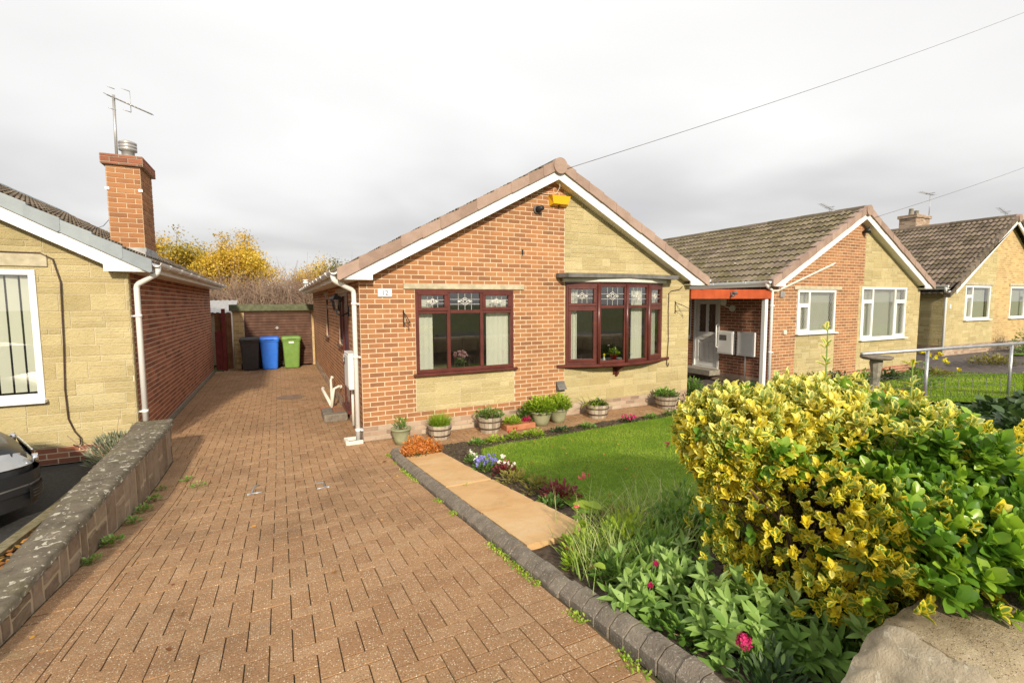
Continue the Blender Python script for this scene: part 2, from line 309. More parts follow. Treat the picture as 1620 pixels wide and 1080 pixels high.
M['leaf_var'] = leaf_mat('variegated_leaf', Gs((0.09, 0.17, 0.018), (0.20, 0.31, 0.05), (0.44, 0.55, 0.20)), Gs((0.80, 0.60, 0.02), (0.86, 0.74, 0.06), (0.88, 0.85, 0.40)), 0.40, 0.35, 0.5, 0.35)
M['leaf_green'] = leaf_mat('glossy_green_leaf', Gs((0.05, 0.14, 0.014), (0.14, 0.29, 0.03), (0.40, 0.58, 0.06)), None, 0, 0.35, 0.32, 0.5)
M['leaf_mid'] = leaf_mat('mid_green_leaf', Gs((0.06, 0.15, 0.025), (0.14, 0.27, 0.045), (0.26, 0.40, 0.08)), None, 0, 0.3)
M['leaf_val'] = leaf_mat('valerian_leaf', Gs((0.14, 0.27, 0.05), (0.25, 0.41, 0.09), (0.42, 0.56, 0.19)), None, 0, 0.3)
M['leaf_lime'] = leaf_mat('lime_leaf', Gs((0.14, 0.26, 0.02), (0.30, 0.44, 0.035), (0.50, 0.60, 0.06)), None, 0, 0.3)
M['leaf_dark'] = leaf_mat('dark_leaf', Gs((0.02, 0.05, 0.015), (0.05, 0.095, 0.03), (0.09, 0.15, 0.05)), None, 0, 0.2)
M['leaf_grey'] = leaf_mat('lavender_leaf', Gs((0.14, 0.16, 0.10), (0.25, 0.28, 0.19), (0.40, 0.43, 0.33)), None, 0, 0.2, 0.8, 0.2)
M['leaf_orange'] = leaf_mat('orange_heath_leaf', Gs((0.44, 0.13, 0.03), (0.66, 0.22, 0.04), (0.80, 0.40, 0.09)), None, 0, 0.3)
M['leaf_red'] = leaf_mat('maroon_leaf', Gs((0.09, 0.02, 0.02), (0.20, 0.035, 0.04), (0.32, 0.06, 0.06)), None, 0, 0.3)
M['leaf_yellow'] = leaf_mat('autumn_yellow_leaf', Gs((0.48, 0.31, 0.04), (0.68, 0.47, 0.06), (0.80, 0.62, 0.13)), None, 0, 0.35, 0.7, 0.2)
M['leaf_olive'] = leaf_mat('olive_leaf', Gs((0.12, 0.11, 0.03), (0.22, 0.20, 0.05), (0.36, 0.33, 0.08)), None, 0, 0.3, 0.7, 0.2)
M['grass'] = leaf_mat('grass_blade', Gs((0.14, 0.26, 0.018), (0.26, 0.40, 0.028), (0.42, 0.52, 0.08)), None, 0, 0.35, 0.6, 0.2)
M['grass_long'] = leaf_mat('long_grass_blade', Gs((0.18, 0.28, 0.06), (0.34, 0.46, 0.12), (0.62, 0.64, 0.30)), None, 0, 0.3, 0.6, 0.2)
M['straw'] = leaf_mat('dry_stalk', Gs((0.22, 0.15, 0.07), (0.36, 0.27, 0.14), (0.5, 0.42, 0.25)), None, 0, 0.2, 0.8, 0.2)
M['fallen'] = leaf_mat('fallen_leaf', Gs((0.16, 0.06, 0.02), (0.34, 0.15, 0.04), (0.55, 0.32, 0.06)), None, 0, 0.1, 0.8, 0.2)
for k, c in dict(pink=(0.75, 0.20, 0.40), magenta=(0.62, 0.03, 0.17), coral=(0.80, 0.20, 0.22), blue=(0.28, 0.26, 0.70), whitef=(0.85, 0.80, 0.72), yellowf=(0.85, 0.72, 0.04), redf=(0.45, 0.02, 0.03), palepink=(0.85, 0.52, 0.60)).items():
    M[k] = leaf_mat(k+'_petal', Gs(tuple(v*0.7 for v in c), c, tuple(min(0.9, v*1.15+0.03) for v in c)), None, 0, 0.25, 0.6, 0.2)
M['bark'] = mottled('brown_bark', [(0.3, (0.07, 0.045, 0.03)), (0.7, (0.17, 0.115, 0.08))], 20, 0.9, 0.8, 60, 0.2)
M['twig'] = mottled('thicket_twig', [(0.3, (0.22, 0.14, 0.11)), (0.7, (0.42, 0.31, 0.22))], 1.2, 0.9, 0, 60, 0.2, 0.4)
M['bin_grey'] = flat('charcoal_plastic', (0.055, 0.055, 0.06), 0.55)
M['bin_blue'] = flat('blue_plastic', (0.03, 0.17, 0.72), 0.45)
M['bin_green'] = flat('green_plastic', (0.17, 0.30, 0.065), 0.5)
M['grey_wood_m'] = mottled('mossy_grey_timber', [(0.3, (0.13, 0.12, 0.06)), (0.5, (0.22, 0.19, 0.11)), (0.75, (0.32, 0.28, 0.19))], 14, 0.9, 0.5, 60, 0.2)
M['tarmac_patch'] = mottled('worn_patch', [(0.3, (0.19, 0.13, 0.095)), (0.7, (0.28, 0.20, 0.15))], 8, 0.9, 0.4, 120, 0.2)
M['paver_brick'] = mottled('red_infill', [(0.3, (0.25, 0.12, 0.07)), (0.7, (0.36, 0.18, 0.10))], 20, 0.9, 0.4, 120, 0.2)
M['red_pot'] = flat('red_glaze', (0.40, 0.02, 0.015), 0.3)
M['leaf_olive2'] = leaf_mat('yellow_olive_leaf', Gs((0.26, 0.20, 0.04), (0.40, 0.31, 0.05), (0.55, 0.45, 0.10)), None, 0, 0.3, 0.7, 0.2)
M['car_paint'] = flat('dark_metallic_paint', (0.022, 0.024, 0.028), 0.38, 0.3, 0, 0.1)
M['car_paint'].node_tree.nodes['Principled BSDF'].inputs['Coat Weight'].default_value = 0.1
M['car_glass'] = flat('dark_car_glass', (0.012, 0.014, 0.015), 0.05, 0.7)
M['chrome'] = flat('chrome', (0.7, 0.7, 0.7), 0.12, 0.5, 1.0, 0.02)
M['lamp_lens'] = flat('clear_lamp_lens', (0.40, 0.41, 0.42), 0.08, 0.8, 0.3, 0.1)
M['tyre'] = flat('rubber', (0.02, 0.02, 0.02), 0.8)
M['pot_green'] = mottled('green_glazed_pot', [(0.3, (0.20, 0.21, 0.12)), (0.7, (0.36, 0.36, 0.22))], 5, 0.45, 0.1, 30)
M['terracotta'] = mottled('terracotta', [(0.3, (0.35, 0.13, 0.06)), (0.7, (0.48, 0.2, 0.1))], 8, 0.8, 0.2, 40)
# ------------------------------------------------------------------ mesh builder
class MB:
    def __init__(s, origin=(0, 0, 0), U=(1, 0, 0), N=(0, -1, 0)):
        s.v = []; s.nv = 0; s.loops = []; s.sizes = []; s.uv = []; s.tint = []; s.tint2 = []; s.mi = []; s.sm = []
        s.frame(origin, U, N)
    def frame(s, origin=(0, 0, 0), U=(1, 0, 0), N=(0, -1, 0)):
        s.o = np.array(origin, float); s.U = np.array(U, float); s.N = np.array(N, float); s.Z = np.array((0, 0, 1.0)); return s
    def world(s):   # local axes = world axes
        s.o = np.zeros(3); s.U = np.array((1., 0, 0)); s.Z = np.array((0, 1., 0)); s.N = np.array((0, 0, 1.)); return s
    def T(s, P):
        P = np.asarray(P, float).reshape(-1, 3)
        return s.o+P[:, :1]*s.U+P[:, 1:2]*s.Z+P[:, 2:3]*s.N
    def add(s, V, F, mi=0, tint=0.5, uv=None, smooth=False, tint2=0.5, raw=False):
        V = np.asarray(V, float).reshape(-1, 3)
        s.v.append(V if raw else s.T(V)); b = s.nv; s.nv += len(V)
        for f in F:
            s.loops.append(np.asarray(f, np.int64)+b); s.sizes.append(len(f)); s.mi.append(mi); s.tint.append(tint); s.tint2.append(tint2); s.sm.append(smooth)
        s.uv.append(np.full((sum(len(f) for f in F), 2), 0.5) if uv is None else np.asarray(uv, float).reshape(-1, 2))
    def bulk(s, V, F, mi=0, tint=None, uv=None, smooth=True, tint2=None):   # V world, F (m,k)
        m, k = F.shape; s.v.append(V); s.loops.append((F+s.nv).ravel()); s.nv += len(V)
        s.sizes += [k]*m; s.mi += [mi]*m; s.sm += [smooth]*m
        s.tint += list(tint if tint is not None else np.full(m, .5)); s.tint2 += list(tint2 if tint2 is not None else np.full(m, .5))
        s.uv.append(uv if uv is not None else np.full((m*k, 2), .5))
    def box(s, a0, a1, b0, b1, c0, c1, mi=0, tint=0.5, bev=0.0):
        a0, a1 = min(a0, a1), max(a0, a1); b0, b1 = min(b0, b1), max(b0, b1); c0, c1 = min(c0, c1), max(c0, c1)
        if bev <= 0:
            V = [(x, y, z) for z in (c0, c1) for y in (b0, b1) for x in (a0, a1)]
            F = [(0, 2, 3, 1), (4, 5, 7, 6), (0, 1, 5, 4), (2, 6, 7, 3), (0, 4, 6, 2), (1, 3, 7, 5)]
            s.add(V, F, mi, tint); return
        c = np.array([(a0+a1)/2, (b0+b1)/2, (c0+c1)/2]); h = np.array([a1-a0, b1-b0, c1-c0])/2; e = np.minimum(h*0.95, bev)
        V = []; idx = {}
        for sx in (-1, 1):
            for sy in (-1, 1):
                for sz in (-1, 1):
                    for ax in range(3):
                        p = h-e; p = p.copy(); p[ax] = h[ax]
                        idx[(sx, sy, sz, ax)] = len(V); V.append(c+np.array([sx, sy, sz])*p)
        F = []
        for ax in range(3):
            o1, o2 = [k for k in range(3) if k != ax]
            for sg in (-1, 1):
                q = []
                for (p1, p2) in ((-1, -1), (1, -1), (1, 1), (-1, 1)):
                    t = [0, 0, 0]; t[ax] = sg; t[o1] = p1; t[o2] = p2; q.append(idx[(*t, ax)])
                F.append(q)
        for ax in range(3):      # edges along ax
            o1, o2 = [k for k in range(3) if k != ax]
            for p1 in (-1, 1):
                for p2 in (-1, 1):
                    q = []
                    for sg, w in ((-1, o1), (1, o1), (1, o2), (-1, o2)):
                        t = [0, 0, 0]; t[ax] = sg; t[o1] = p1; t[o2] = p2; q.append(idx[(*t, w)])
                    F.append(q)
        for sx in (-1, 1):
            for sy in (-1, 1):
                for sz in (-1, 1): F.append([idx[(sx, sy, sz, k)] for k in range(3)])
        s.add(V, F, mi, tint)
    def tube(s, P, r, n=8, mi=0, tint=0.5, cap=True, world=False, smooth=True):
        P = [np.asarray(p, float) for p in P]; R = r if hasattr(r, '__len__') else [r]*len(P); V = []
        if not world: P = [s.T(p)[0] for p in P]
        up = None
        for i, p in enumerate(P):
            d = (P[min(i+1, len(P)-1)]-P[max(i-1, 0)]); d = d/(np.linalg.norm(d)+1e-9)
            if up is None:
                a = np.array((0, 0, 1.)) if abs(d[2]) < 0.9 else np.array((1., 0, 0)); up = np.cross(d, a)
            up = up-d*np.dot(up, d); up /= np.linalg.norm(up)+1e-9; w = np.cross(d, up)
            for k in range(n):
                t = 2*PI*k/n; V.append(p+R[i]*(math.cos(t)*up+math.sin(t)*w))
        F = [(i*n+k, i*n+(k+1) % n, (i+1)*n+(k+1) % n, (i+1)*n+k) for i in range(len(P)-1) for k in range(n)]
        if cap: F += [tuple(range(n))[::-1], tuple(range((len(P)-1)*n, len(P)*n))]
        s.add(V, F, mi, tint, smooth=smooth, raw=True)
    def lathe(s, c, prof, n=24, mi=0, tint=0.5, sx=1, sy=1, smooth=True, rot=0):   # c world, prof (r,z)
        V = []
        for r, z in prof:
            for k in range(n):
                t = 2*PI*k/n+rot; V.append((c[0]+r*sx*math.cos(t), c[1]+r*sy*math.sin(t), c[2]+z))
        F = [(i*n+k, i*n+(k+1) % n, (i+1)*n+(k+1) % n, (i+1)*n+k) for i in range(len(prof)-1) for k in range(n)]
        s.add(V, F, mi, tint, smooth=smooth, raw=True)
    def prism(s, poly, w0, w1, mi=0, tint=0.5):     # poly in (u,v), extruded along w
        n = len(poly); V = [(p[0], p[1], w0) for p in poly]+[(p[0], p[1], w1) for p in poly]
        F = [tuple(range(n))[::-1], tuple(range(n, 2*n))]+[(k, (k+1) % n, n+(k+1) % n, n+k) for k in range(n)]
        s.add(V, F, mi, tint)
    def build(s, name, mats, parent=None, origin=None):
        if not s.v: return None
        V = np.concatenate(s.v); L = np.concatenate(s.loops).astype(np.int32)
        if parent is not None: org = np.array(parent['_o'])
        elif origin is not None: org = np.array(origin, float)
        else: org = np.array([(V[:, 0].min()+V[:, 0].max())/2, (V[:, 1].min()+V[:, 1].max())/2, V[:, 2].min()])
        me = bpy.data.meshes.new(name); me.vertices.add(len(V)); me.vertices.foreach_set('co', (V-org).astype(np.float32).ravel())
        me.loops.add(len(L)); me.loops.foreach_set('vertex_index', L)
        sz = np.array(s.sizes, np.int32); st = np.concatenate(([0], np.cumsum(sz)[:-1])).astype(np.int32)
        me.polygons.add(len(sz)); me.polygons.foreach_set('loop_start', st); me.polygons.foreach_set('loop_total', sz)
        me.polygons.foreach_set('material_index', np.array(s.mi, np.int32)); me.polygons.foreach_set('use_smooth', np.array(s.sm, bool))
        u = me.uv_layers.new(name='uv'); u.data.foreach_set('uv', np.concatenate(s.uv).astype(np.float32).ravel())
        a = me.attributes.new('tint', 'FLOAT', 'FACE'); a.data.foreach_set('value', np.array(s.tint, np.float32))
        a = me.attributes.new('tint2', 'FLOAT', 'FACE'); a.data.foreach_set('value', np.array(s.tint2, np.float32))
        me.update(calc_edges=True); me.validate(clean_customdata=False)
        if not isinstance(mats, (list, tuple)): mats = [mats]
        for x in mats: me.materials.append(M[x])
        o = bpy.data.objects.new(name, me); COL.objects.link(o)
        if parent is not None: o.parent = parent; o['_o'] = list(map(float, org))
        else: o.location = org; o['_o'] = list(map(float, org))
        if parent is not None and parent.type == 'MESH': pass
        return o
def tag(o, label=None, cat=None, group=None, kind=None):
    if label: o['label'] = label
    if cat: o['category'] = cat
    if group: o['group'] = group
    if kind: o['kind'] = kind
    return o
def thing(name, loc, label, cat, group=None):
    o = bpy.data.objects.new(name, None); COL.objects.link(o); o.location = loc; o['_o'] = list(map(float, loc)); o.empty_display_size = 0.1
    return tag(o, label, cat, group)
def copy_tree(o, loc, rz=0.0, label=None, scale=1.0):
    def cp(x, par):
        c = x.copy(); COL.objects.link(c); c.parent = par
        for ch in [k for k in bpy.data.objects if k.parent == x]: cp(ch, c)
        return c
    c = cp(o, None); c.location = loc; c.rotation_euler = (0, 0, rz); c.scale = (scale,)*3
    if label: c['label'] = label
    return c
rng = np.random.default_rng(7); R = rng.random
# ------------------------------------------------------------------ polygon clipping / masonry
def clip_half(poly, a, b, c):      # keep a*x+b*y<=c
    out = []; n = len(poly)
    for i in range(n):
        p, q = poly[i], poly[(i+1) % n]; dp = a*p[0]+b*p[1]-c; dq = a*q[0]+b*q[1]-c
        if dp <= 1e-9: out.append(p)
        if (dp < -1e-9 and dq > 1e-9) or (dp > 1e-9 and dq < -1e-9):
            t = dp/(dp-dq); out.append((p[0]+(q[0]-p[0])*t, p[1]+(q[1]-p[1])*t))
    return out
def sub_rect(r, h):
    x0, x1, y0, y1 = r; a0, a1, b0, b1 = h
    if a1 <= x0 or a0 >= x1 or b1 <= y0 or b0 >= y1: return [r]
    out = []
    if a0 > x0: out.append((x0, a0, y0, y1))
    if a1 < x1: out.append((a1, x1, y0, y1))
    m0, m1 = max(x0, a0), min(x1, a1)
    if b0 > y0: out.append((m0, m1, y0, b0))
    if b1 < y1: out.append((m0, m1, b1, y1))
    return out
def brick_rects(u0, u1, v0, v1, off=0.0, L=0.225, H=0.075):
    out = []; j = int(math.floor(v0/H))
    while j*H < v1-1e-6:
        y0 = max(v0, j*H); y1 = min(v1, (j+1)*H); sh = (j % 2)*L/2+off
        i = int(math.floor((u0-sh)/L))
        while i*L+sh < u1-1e-6:
            x0 = max(u0, i*L+sh); x1 = min(u1, (i+1)*L+sh)
            if x1-x0 > 0.012 and y1-y0 > 0.012: out.append((x0, x1, y0, y1))
            i += 1
        j += 1
    return out
def ashlar_rects(u0, u1, v0, v1, big=0.45, seed=1, fine=False):
    g = np.random.default_rng(seed); out = []; v = v0
    while v < v1-0.01:
        h = 0.225 if v+0.225 <= v1 else v1-v
        u = u0-g.random()*0.3
        while u < u1-1e-6:
            w = g.uniform(0.6, 1.5)*big; t = g.random()
            if h < 0.15: cs = [(0, h)]
            elif t < (0.06 if fine else 0.22): cs = [(0, h)]; w = g.uniform(.7, 1.0)*big
            elif t < (0.3 if fine else 0.5): cs = [(0, h/3), (h/3, h)]
            elif t < (0.5 if fine else 0.75): cs = [(0, 2*h/3), (2*h/3, h)]
            else: cs = [(0, h/3), (h/3, 2*h/3), (2*h/3, h)]
            for a, b in cs:
                x = u
                while x < u+w-1e-6:
                    l = w if (b-a) > 0.1 and w < 0.6 else g.uniform(0.3, 0.55)
                    if u+w-(x+l) < 0.12: l = u+w-x
                    x0, x1 = max(x, u0), min(x+l, u1)
                    if x1-x0 > 0.015: out.append((x0, x1, v+a, v+b))
                    x += l
            u += w
        v += h
    return out
def masonry(mb, rects, planes=(), holes=(), joint=0.010, depth=0.008, bev=0.003, mi=0, jit=0.0015, g=None, tintf=None):
    g = g or rng
    for r in rects:
        t = g.random() if tintf is None else tintf(); rr = [r]
        for h in holes: rr = [q for p in rr for q in sub_rect(p, h)]
        for (x0, x1, y0, y1) in rr:
            x0 += joint/2; x1 -= joint/2; y0 += joint/2; y1 -= joint/2
            if x1-x0 < 0.01 or y1-y0 < 0.01: continue
            poly = [(x0, y0), (x1, y0), (x1, y1), (x0, y1)]
            for pl in planes: poly = clip_half(poly, *pl)
            if len(poly) < 3: continue
            n = len(poly); cx = sum(p[0] for p in poly)/n; cy = sum(p[1] for p in poly)/n
            d = depth+(g.random()-0.5)*2*jit
            def inn(p):
                dx, dy = cx-p[0], cy-p[1]; return (p[0]+math.copysign(min(bev, abs(dx)), dx), p[1]+math.copysign(min(bev, abs(dy)), dy))
            V = [(p[0], p[1], 0) for p in poly]+[(p[0], p[1], d-bev*0.6) for p in poly]+[(*inn(p), d) for p in poly]
            F = [tuple(range(2*n, 3*n))]
            for k in range(n):
                q = (k+1) % n; F.append((k, q, n+q, n+k)); F.append((n+k, n+q, 2*n+q, 2*n+k))
            mb.add(V, F, mi, t)
# ------------------------------------------------------------------ leaves
def leaf_template(w=0.5, rows=(0, .22, .5, .78, 1), wid=(0.12, .8, 1, .72, .06), fold=0.12, curl=0.15, wave=0.0):
    V = []; UV = []
    for t, a in zip(rows, wid):
        for k, s_ in enumerate((-1, 0, 1)):
            V.append((s_*a*w/2, t, fold*abs(s_)*a*w+curl*t*t*-1)); UV.append((0.5+0.5*s_, t))
    F = []
    for i in range(len(rows)-1):
        for k in range(2):
            a = i*3+k; F.append((a, a+1, a+4, a+3))
    return np.array(V), np.array(F), np.array(UV)
def simple_leaf(w=0.5, fold=0.15):
    V = np.array([(0, 0, 0), (-w/2, .45, fold*w), (0, 1, -0.08), (w/2, .45, fold*w)]); F = np.array([(0, 1, 2, 3)])
    return V, F, np.array([(0.5, 0), (0, .5), (.5, 1), (1, .5)])
def blade_template(w=0.06, bend=0.35):
    ts = (0, .35, .7, 1); V = []; UV = []
    for t in ts:
        a = w*(1-t*0.93)/2
        for s_ in (-1, 1): V.append((s_*a, bend*t*t*1.0, t-0.25*bend*t*t)); UV.append((0.5+.5*s_, t))
    F = np.array([(2*i, 2*i+1, 2*i+3, 2*i+2) for i in range(3)])
    return np.array(V), F, np.array(UV)
def basis(d, roll=None):         # d (n,3) leaf axis; returns X (side), Y=d, Z (normal, biased up)
    d = d/np.linalg.norm(d, axis=1, keepdims=True); up = np.tile((0, 0, 1.), (len(d), 1))
    bad = np.abs(d[:, 2]) > 0.985; up[bad] = (1, 0, 0)
    x = np.cross(d, up); x /= np.linalg.norm(x, axis=1, keepdims=True); z = np.cross(x, d)
    if roll is not None:
        c, s_ = np.cos(roll)[:, None], np.sin(roll)[:, None]; x, z = c*x+s_*z, -s_*x+c*z
    return x, d, z
def place(mb, tpl, P, X, Y, Z, S, tint, mi=0, tint2=None, smooth=True):
    V, F, UV = tpl; n = len(P); k = len(V); S = np.asarray(S, float)
    S = np.broadcast_to(S, (n, 3)) if S.ndim == 2 else np.repeat(np.broadcast_to(S, (n,))[:, None], 3, 1)
    S = S[:, :, None, None]
    W = P[:, None, :]+S[:, 0]*V[None, :, 0:1]*X[:, None, :]+S[:, 1]*V[None, :, 1:2]*Y[:, None, :]+S[:, 2]*V[None, :, 2:3]*Z[:, None, :]
    FF = (F[None]+np.arange(n)[:, None, None]*k).reshape(-1, F.shape[1])
    uv = np.tile(UV[F.ravel()], (n, 1))
    mb.bulk(W.reshape(-1, 3), FF, mi, np.repeat(np.broadcast_to(tint, (n,)), len(F)), uv, smooth, None if tint2 is None else np.repeat(tint2, len(F)))
def rdir(n, up=0.0, g=rng):
    d = g.normal(size=(n, 3)); d /= np.linalg.norm(d, axis=1, keepdims=True); d[:, 2] += up
    return d/np.linalg.norm(d, axis=1, keepdims=True)
def blades(mb, P, h, w, lean=0.5, mi=0, tint=None, g=rng, bend=0.35):
    n = len(P); a = g.random(n)*2*PI; dirh = np.stack([np.cos(a), np.sin(a), np.zeros(n)], 1)
    le = (g.random(n)*lean)[:, None]; Z = np.tile((0, 0, 1.), (n, 1))+dirh*le; Z /= np.linalg.norm(Z, axis=1, keepdims=True)
    X = np.cross(Z, dirh); X /= np.linalg.norm(X, axis=1, keepdims=True)+1e-9; Y = np.cross(Z, X)*-1
    Y = np.where((np.sum(Y*dirh, 1) < 0)[:, None], -Y, Y)
    tp = blade_template(1.0, 0.35 if bend is None else bend)
    hh = h*g.uniform(0.55, 1.1, n); ww = w*g.uniform(0.7, 1.2, n)
    S = np.stack([ww, hh, hh], 1)
    place(mb, tp, P, X, Y, Z, S, g.random(n) if tint is None else tint, mi)
def rosettes(mb, P, A, tpl, size, nl, cup, mi, tint, g=rng, tint2=None, jitter=0.25):
    """whorls of nl leaves at points P around axes A"""
    n = len(P); x, _, z = basis(A)
    for k in range(nl):
        t = 2*PI*(k*0.5 if False else k/nl)*1.0 + (k//2)*0.35 + g.random(n)*0.5
        cu = np.clip(cup+(k/nl-0.5)*0.5+g.normal(size=n)*jitter, 0.12, 1.5)
        rad = np.cos(t)[:, None]*x+np.sin(t)[:, None]*z
        d = np.cos(cu)[:, None]*A+np.sin(cu)[:, None]*rad
        side = np.cross(d, rad); side /= np.linalg.norm(side, axis=1, keepdims=True)+1e-9
        nrm = np.cross(side, d); nrm = np.where((np.sum(nrm*A, 1) < 0)[:, None], -nrm, nrm); side = np.cross(d, nrm)
        base = P+A*(-(k/nl)*size*0.5)[:, None] if np.ndim(size) else P-A*(k/nl)*size*0.5
        s_ = size*g.uniform(0.7, 1.15, n)
        place(mb, tpl, base, side, d, nrm, s_, np.clip(tint+g.normal(size=n)*0.12, 0, 1), mi, tint2)
def sheet(name, mat, x0, x1, y0, y1, off, step=0.25, kind='structure', zf=None, poly=None, skirt=0.0, noise=0.0, parent=None):
    nx = max(1, int(math.ceil((x1-x0)/step))); ny = max(1, int(math.ceil((y1-y0)/step)))
    xs = np.linspace(x0, x1, nx+1); ys = np.linspace(y0, y1, ny+1); X, Y = np.meshgrid(xs, ys)
    Zz = (gz(X, Y) if zf is None else zf(X, Y))+off
    if noise: Zz = Zz+rng.normal(size=Zz.shape)*noise
    V = np.stack([X.ravel(), Y.ravel(), Zz.ravel()], 1)
    F = np.array([(j*(nx+1)+i, j*(nx+1)+i+1, (j+1)*(nx+1)+i+1, (j+1)*(nx+1)+i) for j in range(ny) for i in range(nx)])
    if poly is not None:
        cx = V[F].mean(1); keep = np.array([inpoly(c[0], c[1], poly) for c in cx]); F = F[keep]
    mb = MB(); mb.bulk(V, F, smooth=True); o = mb.build(name, mat, parent)
    if kind: o['kind'] = kind
    return o
def inpoly(x, y, P):
    c = False; n = len(P)
    for i in range(n):
        x1, y1 = P[i]; x2, y2 = P[(i+1) % n]
        if (y1 > y) != (y2 > y) and x < (x2-x1)*(y-y1)/(y2-y1)+x1: c = not c
    return c
# ================================================================== ground
def geom_axis(a, b, fine0, fine1, n):
    return np.concatenate([-np.geomspace(1, 1-(a-fine0), 14)[::-1][:-1]+1+fine0, np.linspace(fine0, fine1, n), np.geomspace(1, 1+(b-fine1), 14)[1:]-1+fine1])
def ground():
    xs = geom_axis(-500, 600, -14, 30, 90); ys = geom_axis(-200, 900, -14, 30, 90)
    X, Y = np.meshgrid(xs, ys); Zz = gz(X, Y)-0.06; nx = len(xs)
    F = np.array([(j*nx+i, j*nx+i+1, (j+1)*nx+i+1, (j+1)*nx+i) for j in range(len(ys)-1) for i in range(nx-1)])
    mb = MB(); mb.bulk(np.stack([X.ravel(), Y.ravel(), Zz.ravel()], 1), F); tag(mb.build('ground', 'field'), kind='structure')
ground()
# pavement and road at the street side
sheet('pavement', 'tarmac_grey', -20, 30, -9.4, -7.0, -0.02, 0.5)
sheet('road', 'tarmac', -20, 30, -16, -9.42, -0.05, 0.8)
# ---- block paved driveway: every block is real geometry
def paving(name, regions, z0=0.0, seed=3, base=None):
    g = np.random.default_rng(seed); mb = MB().world(); V = []; F = []; T = []; n = 0
    def block(x0, x1, y0, y1):
        nonlocal n
        j = 0.0028; x0 += j; x1 -= j; y0 += j; y1 -= j
        if x1-x0 < 0.012 or y1-y0 < 0.012: return
        dz = g.normal()*0.0013; tx, ty = g.normal(size=2)*0.008; cx, cy = (x0+x1)/2, (y0+y1)/2; b = 0.0012
        def P(x, y, h): V.append((x, y, float(gz(x, y))+z0+h+dz+tx*(x-cx)+ty*(y-cy)))
        for x, y in ((x0, y0), (x1, y0), (x1, y1), (x0, y1)): P(x, y, -0.022)
        for x, y in ((x0, y0), (x1, y0), (x1, y1), (x0, y1)): P(x, y, -0.0012)
        for x, y in ((x0+b, y0+b), (x1-b, y0+b), (x1-b, y1-b), (x0+b, y1-b)): P(x, y, 0)
        for k in range(4):
            q = (k+1) % 4; F.append((n+k, n+q, n+4+q, n+4+k)); F.append((n+4+k, n+4+q, n+8+q, n+8+k))
        F.append((n+8, n+9, n+10, n+11)); T.extend([g.random()]*9); n += 12
    for (kind, x0, x1, y0, y1) in regions:
        if kind == 'h':
            for j in range(int(math.floor(y0/.1))-2, int(math.ceil(y1/.1))+1):
                for i in range(int(math.floor(x0/.1))-2, int(math.ceil(x1/.1))+1):
                    d = (i-j) % 4
                    if d == 0: r = (i*.1, i*.1+.2, j*.1, j*.1+.1)
                    elif d == 3: r = (i*.1, i*.1+.1, j*.1, j*.1+.2)
                    else: continue
                    a0, a1, b0, b1 = max(r[0], x0), min(r[1], x1), max(r[2], y0), min(r[3], y1)
                    if a1 > a0 and b1 > b0: block(a0, a1, b0, b1)
        elif kind == 'sx':      # blocks lying across, stacked along y
            y = y0
            while y < y1-1e-6: block(x0, x1, y, min(y+.1, y1)); y += .1
        elif kind == 'ly':
            y = y0
            while y < y1-1e-6: block(x0, x1, y, min(y+.2, y1)); y += .2
        elif kind == 'sy':
            x = x0
            while x < x1-1e-6: block(x, min(x+.1, x1), y0, y1); x += .1
    mb.bulk(np.array(V), np.array(F), 0, T, smooth=False)
    o = mb.build(name, 'paver'); tag(o, kind='structure'); return o
paving('driveway', [('sx', -2.44, -2.24, -6.95, .25), ('sx', -2.9, -2.7, .25, 9.9), ('h', -2.7, 0.0, .25, 10.3), ('sy', -2.7, 0, 10.3, 10.38), ('ly', -2.24, -2.14, -6.95, .25), ('h', -2.14, 0.0, -6.95, .25),
                    ('sx', 0.0, .2, -6.95, -.9), ('h', 0.0, 0.6, -.9, -.02), ('h', .6, 7.6, -.60, -.02), ('sy', .6, 7.6, -.76, -.60)])
sheet('driveway_joints', 'joint', -2.93, 0.22, -6.98, 10.4, -0.010, 0.2)
sheet('path_joints', 'joint', 0.22, 7.7, -.78, 0.0, -0.010, 0.2)
# worn recess and lifted corner of paving
# ---- neighbouring drives
sheet('neighbour_driveway', 'tarmac', -9, -3.12, -7.0, .8, -0.01, 0.25)
sheet('neighbour_border_soil', 'soil', -3.12, -2.85, -7.0, .8, 0.02, 0.1, noise=0.01)
sheet('side_path', 'tarmac_grey', 7.7, 9.34, -5.5, 10, -0.01, 0.3)
sheet('tarmac_driveway', 'tarmac_grey', 15.75, 19.4, -6.5, 12, -0.01, 0.3)
def far_sheet(): sheet('front_verge_path', 'tarmac_grey', 19.4, 40, -.9, -.0, -0.01, 0.5)
far_sheet()
# ---- garden of the bungalow: soil, lawn, slabs
sheet('flower_bed_soil', 'soil', 0.30, 7.68, -6.45, -.77, 0.012, 0.07, noise=0.010)
LAWN = [(1.05, -4.35), (1.12, -3.4), (1.13, -2.5), (1.22, -1.75), (1.36, -1.4), (1.7, -1.30), (2.4, -1.31), (3.5, -1.2), (4.7, -1.14), (6.2, -1.12), (6.4, -1.4), (6.4, -4.2), (5.8, -4.5), (1.6, -4.55)]
sheet('lawn', 'turf', 0.95, 6.6, -4.7, -1.0, 0.035, 0.05, poly=LAWN)
LAWN2 = [(9.7, -3.75), (10.9, -3.72), (15.5, -3.6), (15.5, -.9), (13.5, -.8), (9.9, -1.0), (9.5, -2.2)]
sheet('neighbour_lawn', 'turf', 9.3, 15.7, -3.9, -.7, 0.03, 0.1, poly=LAWN2)
sheet('distant_lawn', 'turf', 19.6, 30, -6, -.9, 0.02, 0.3)
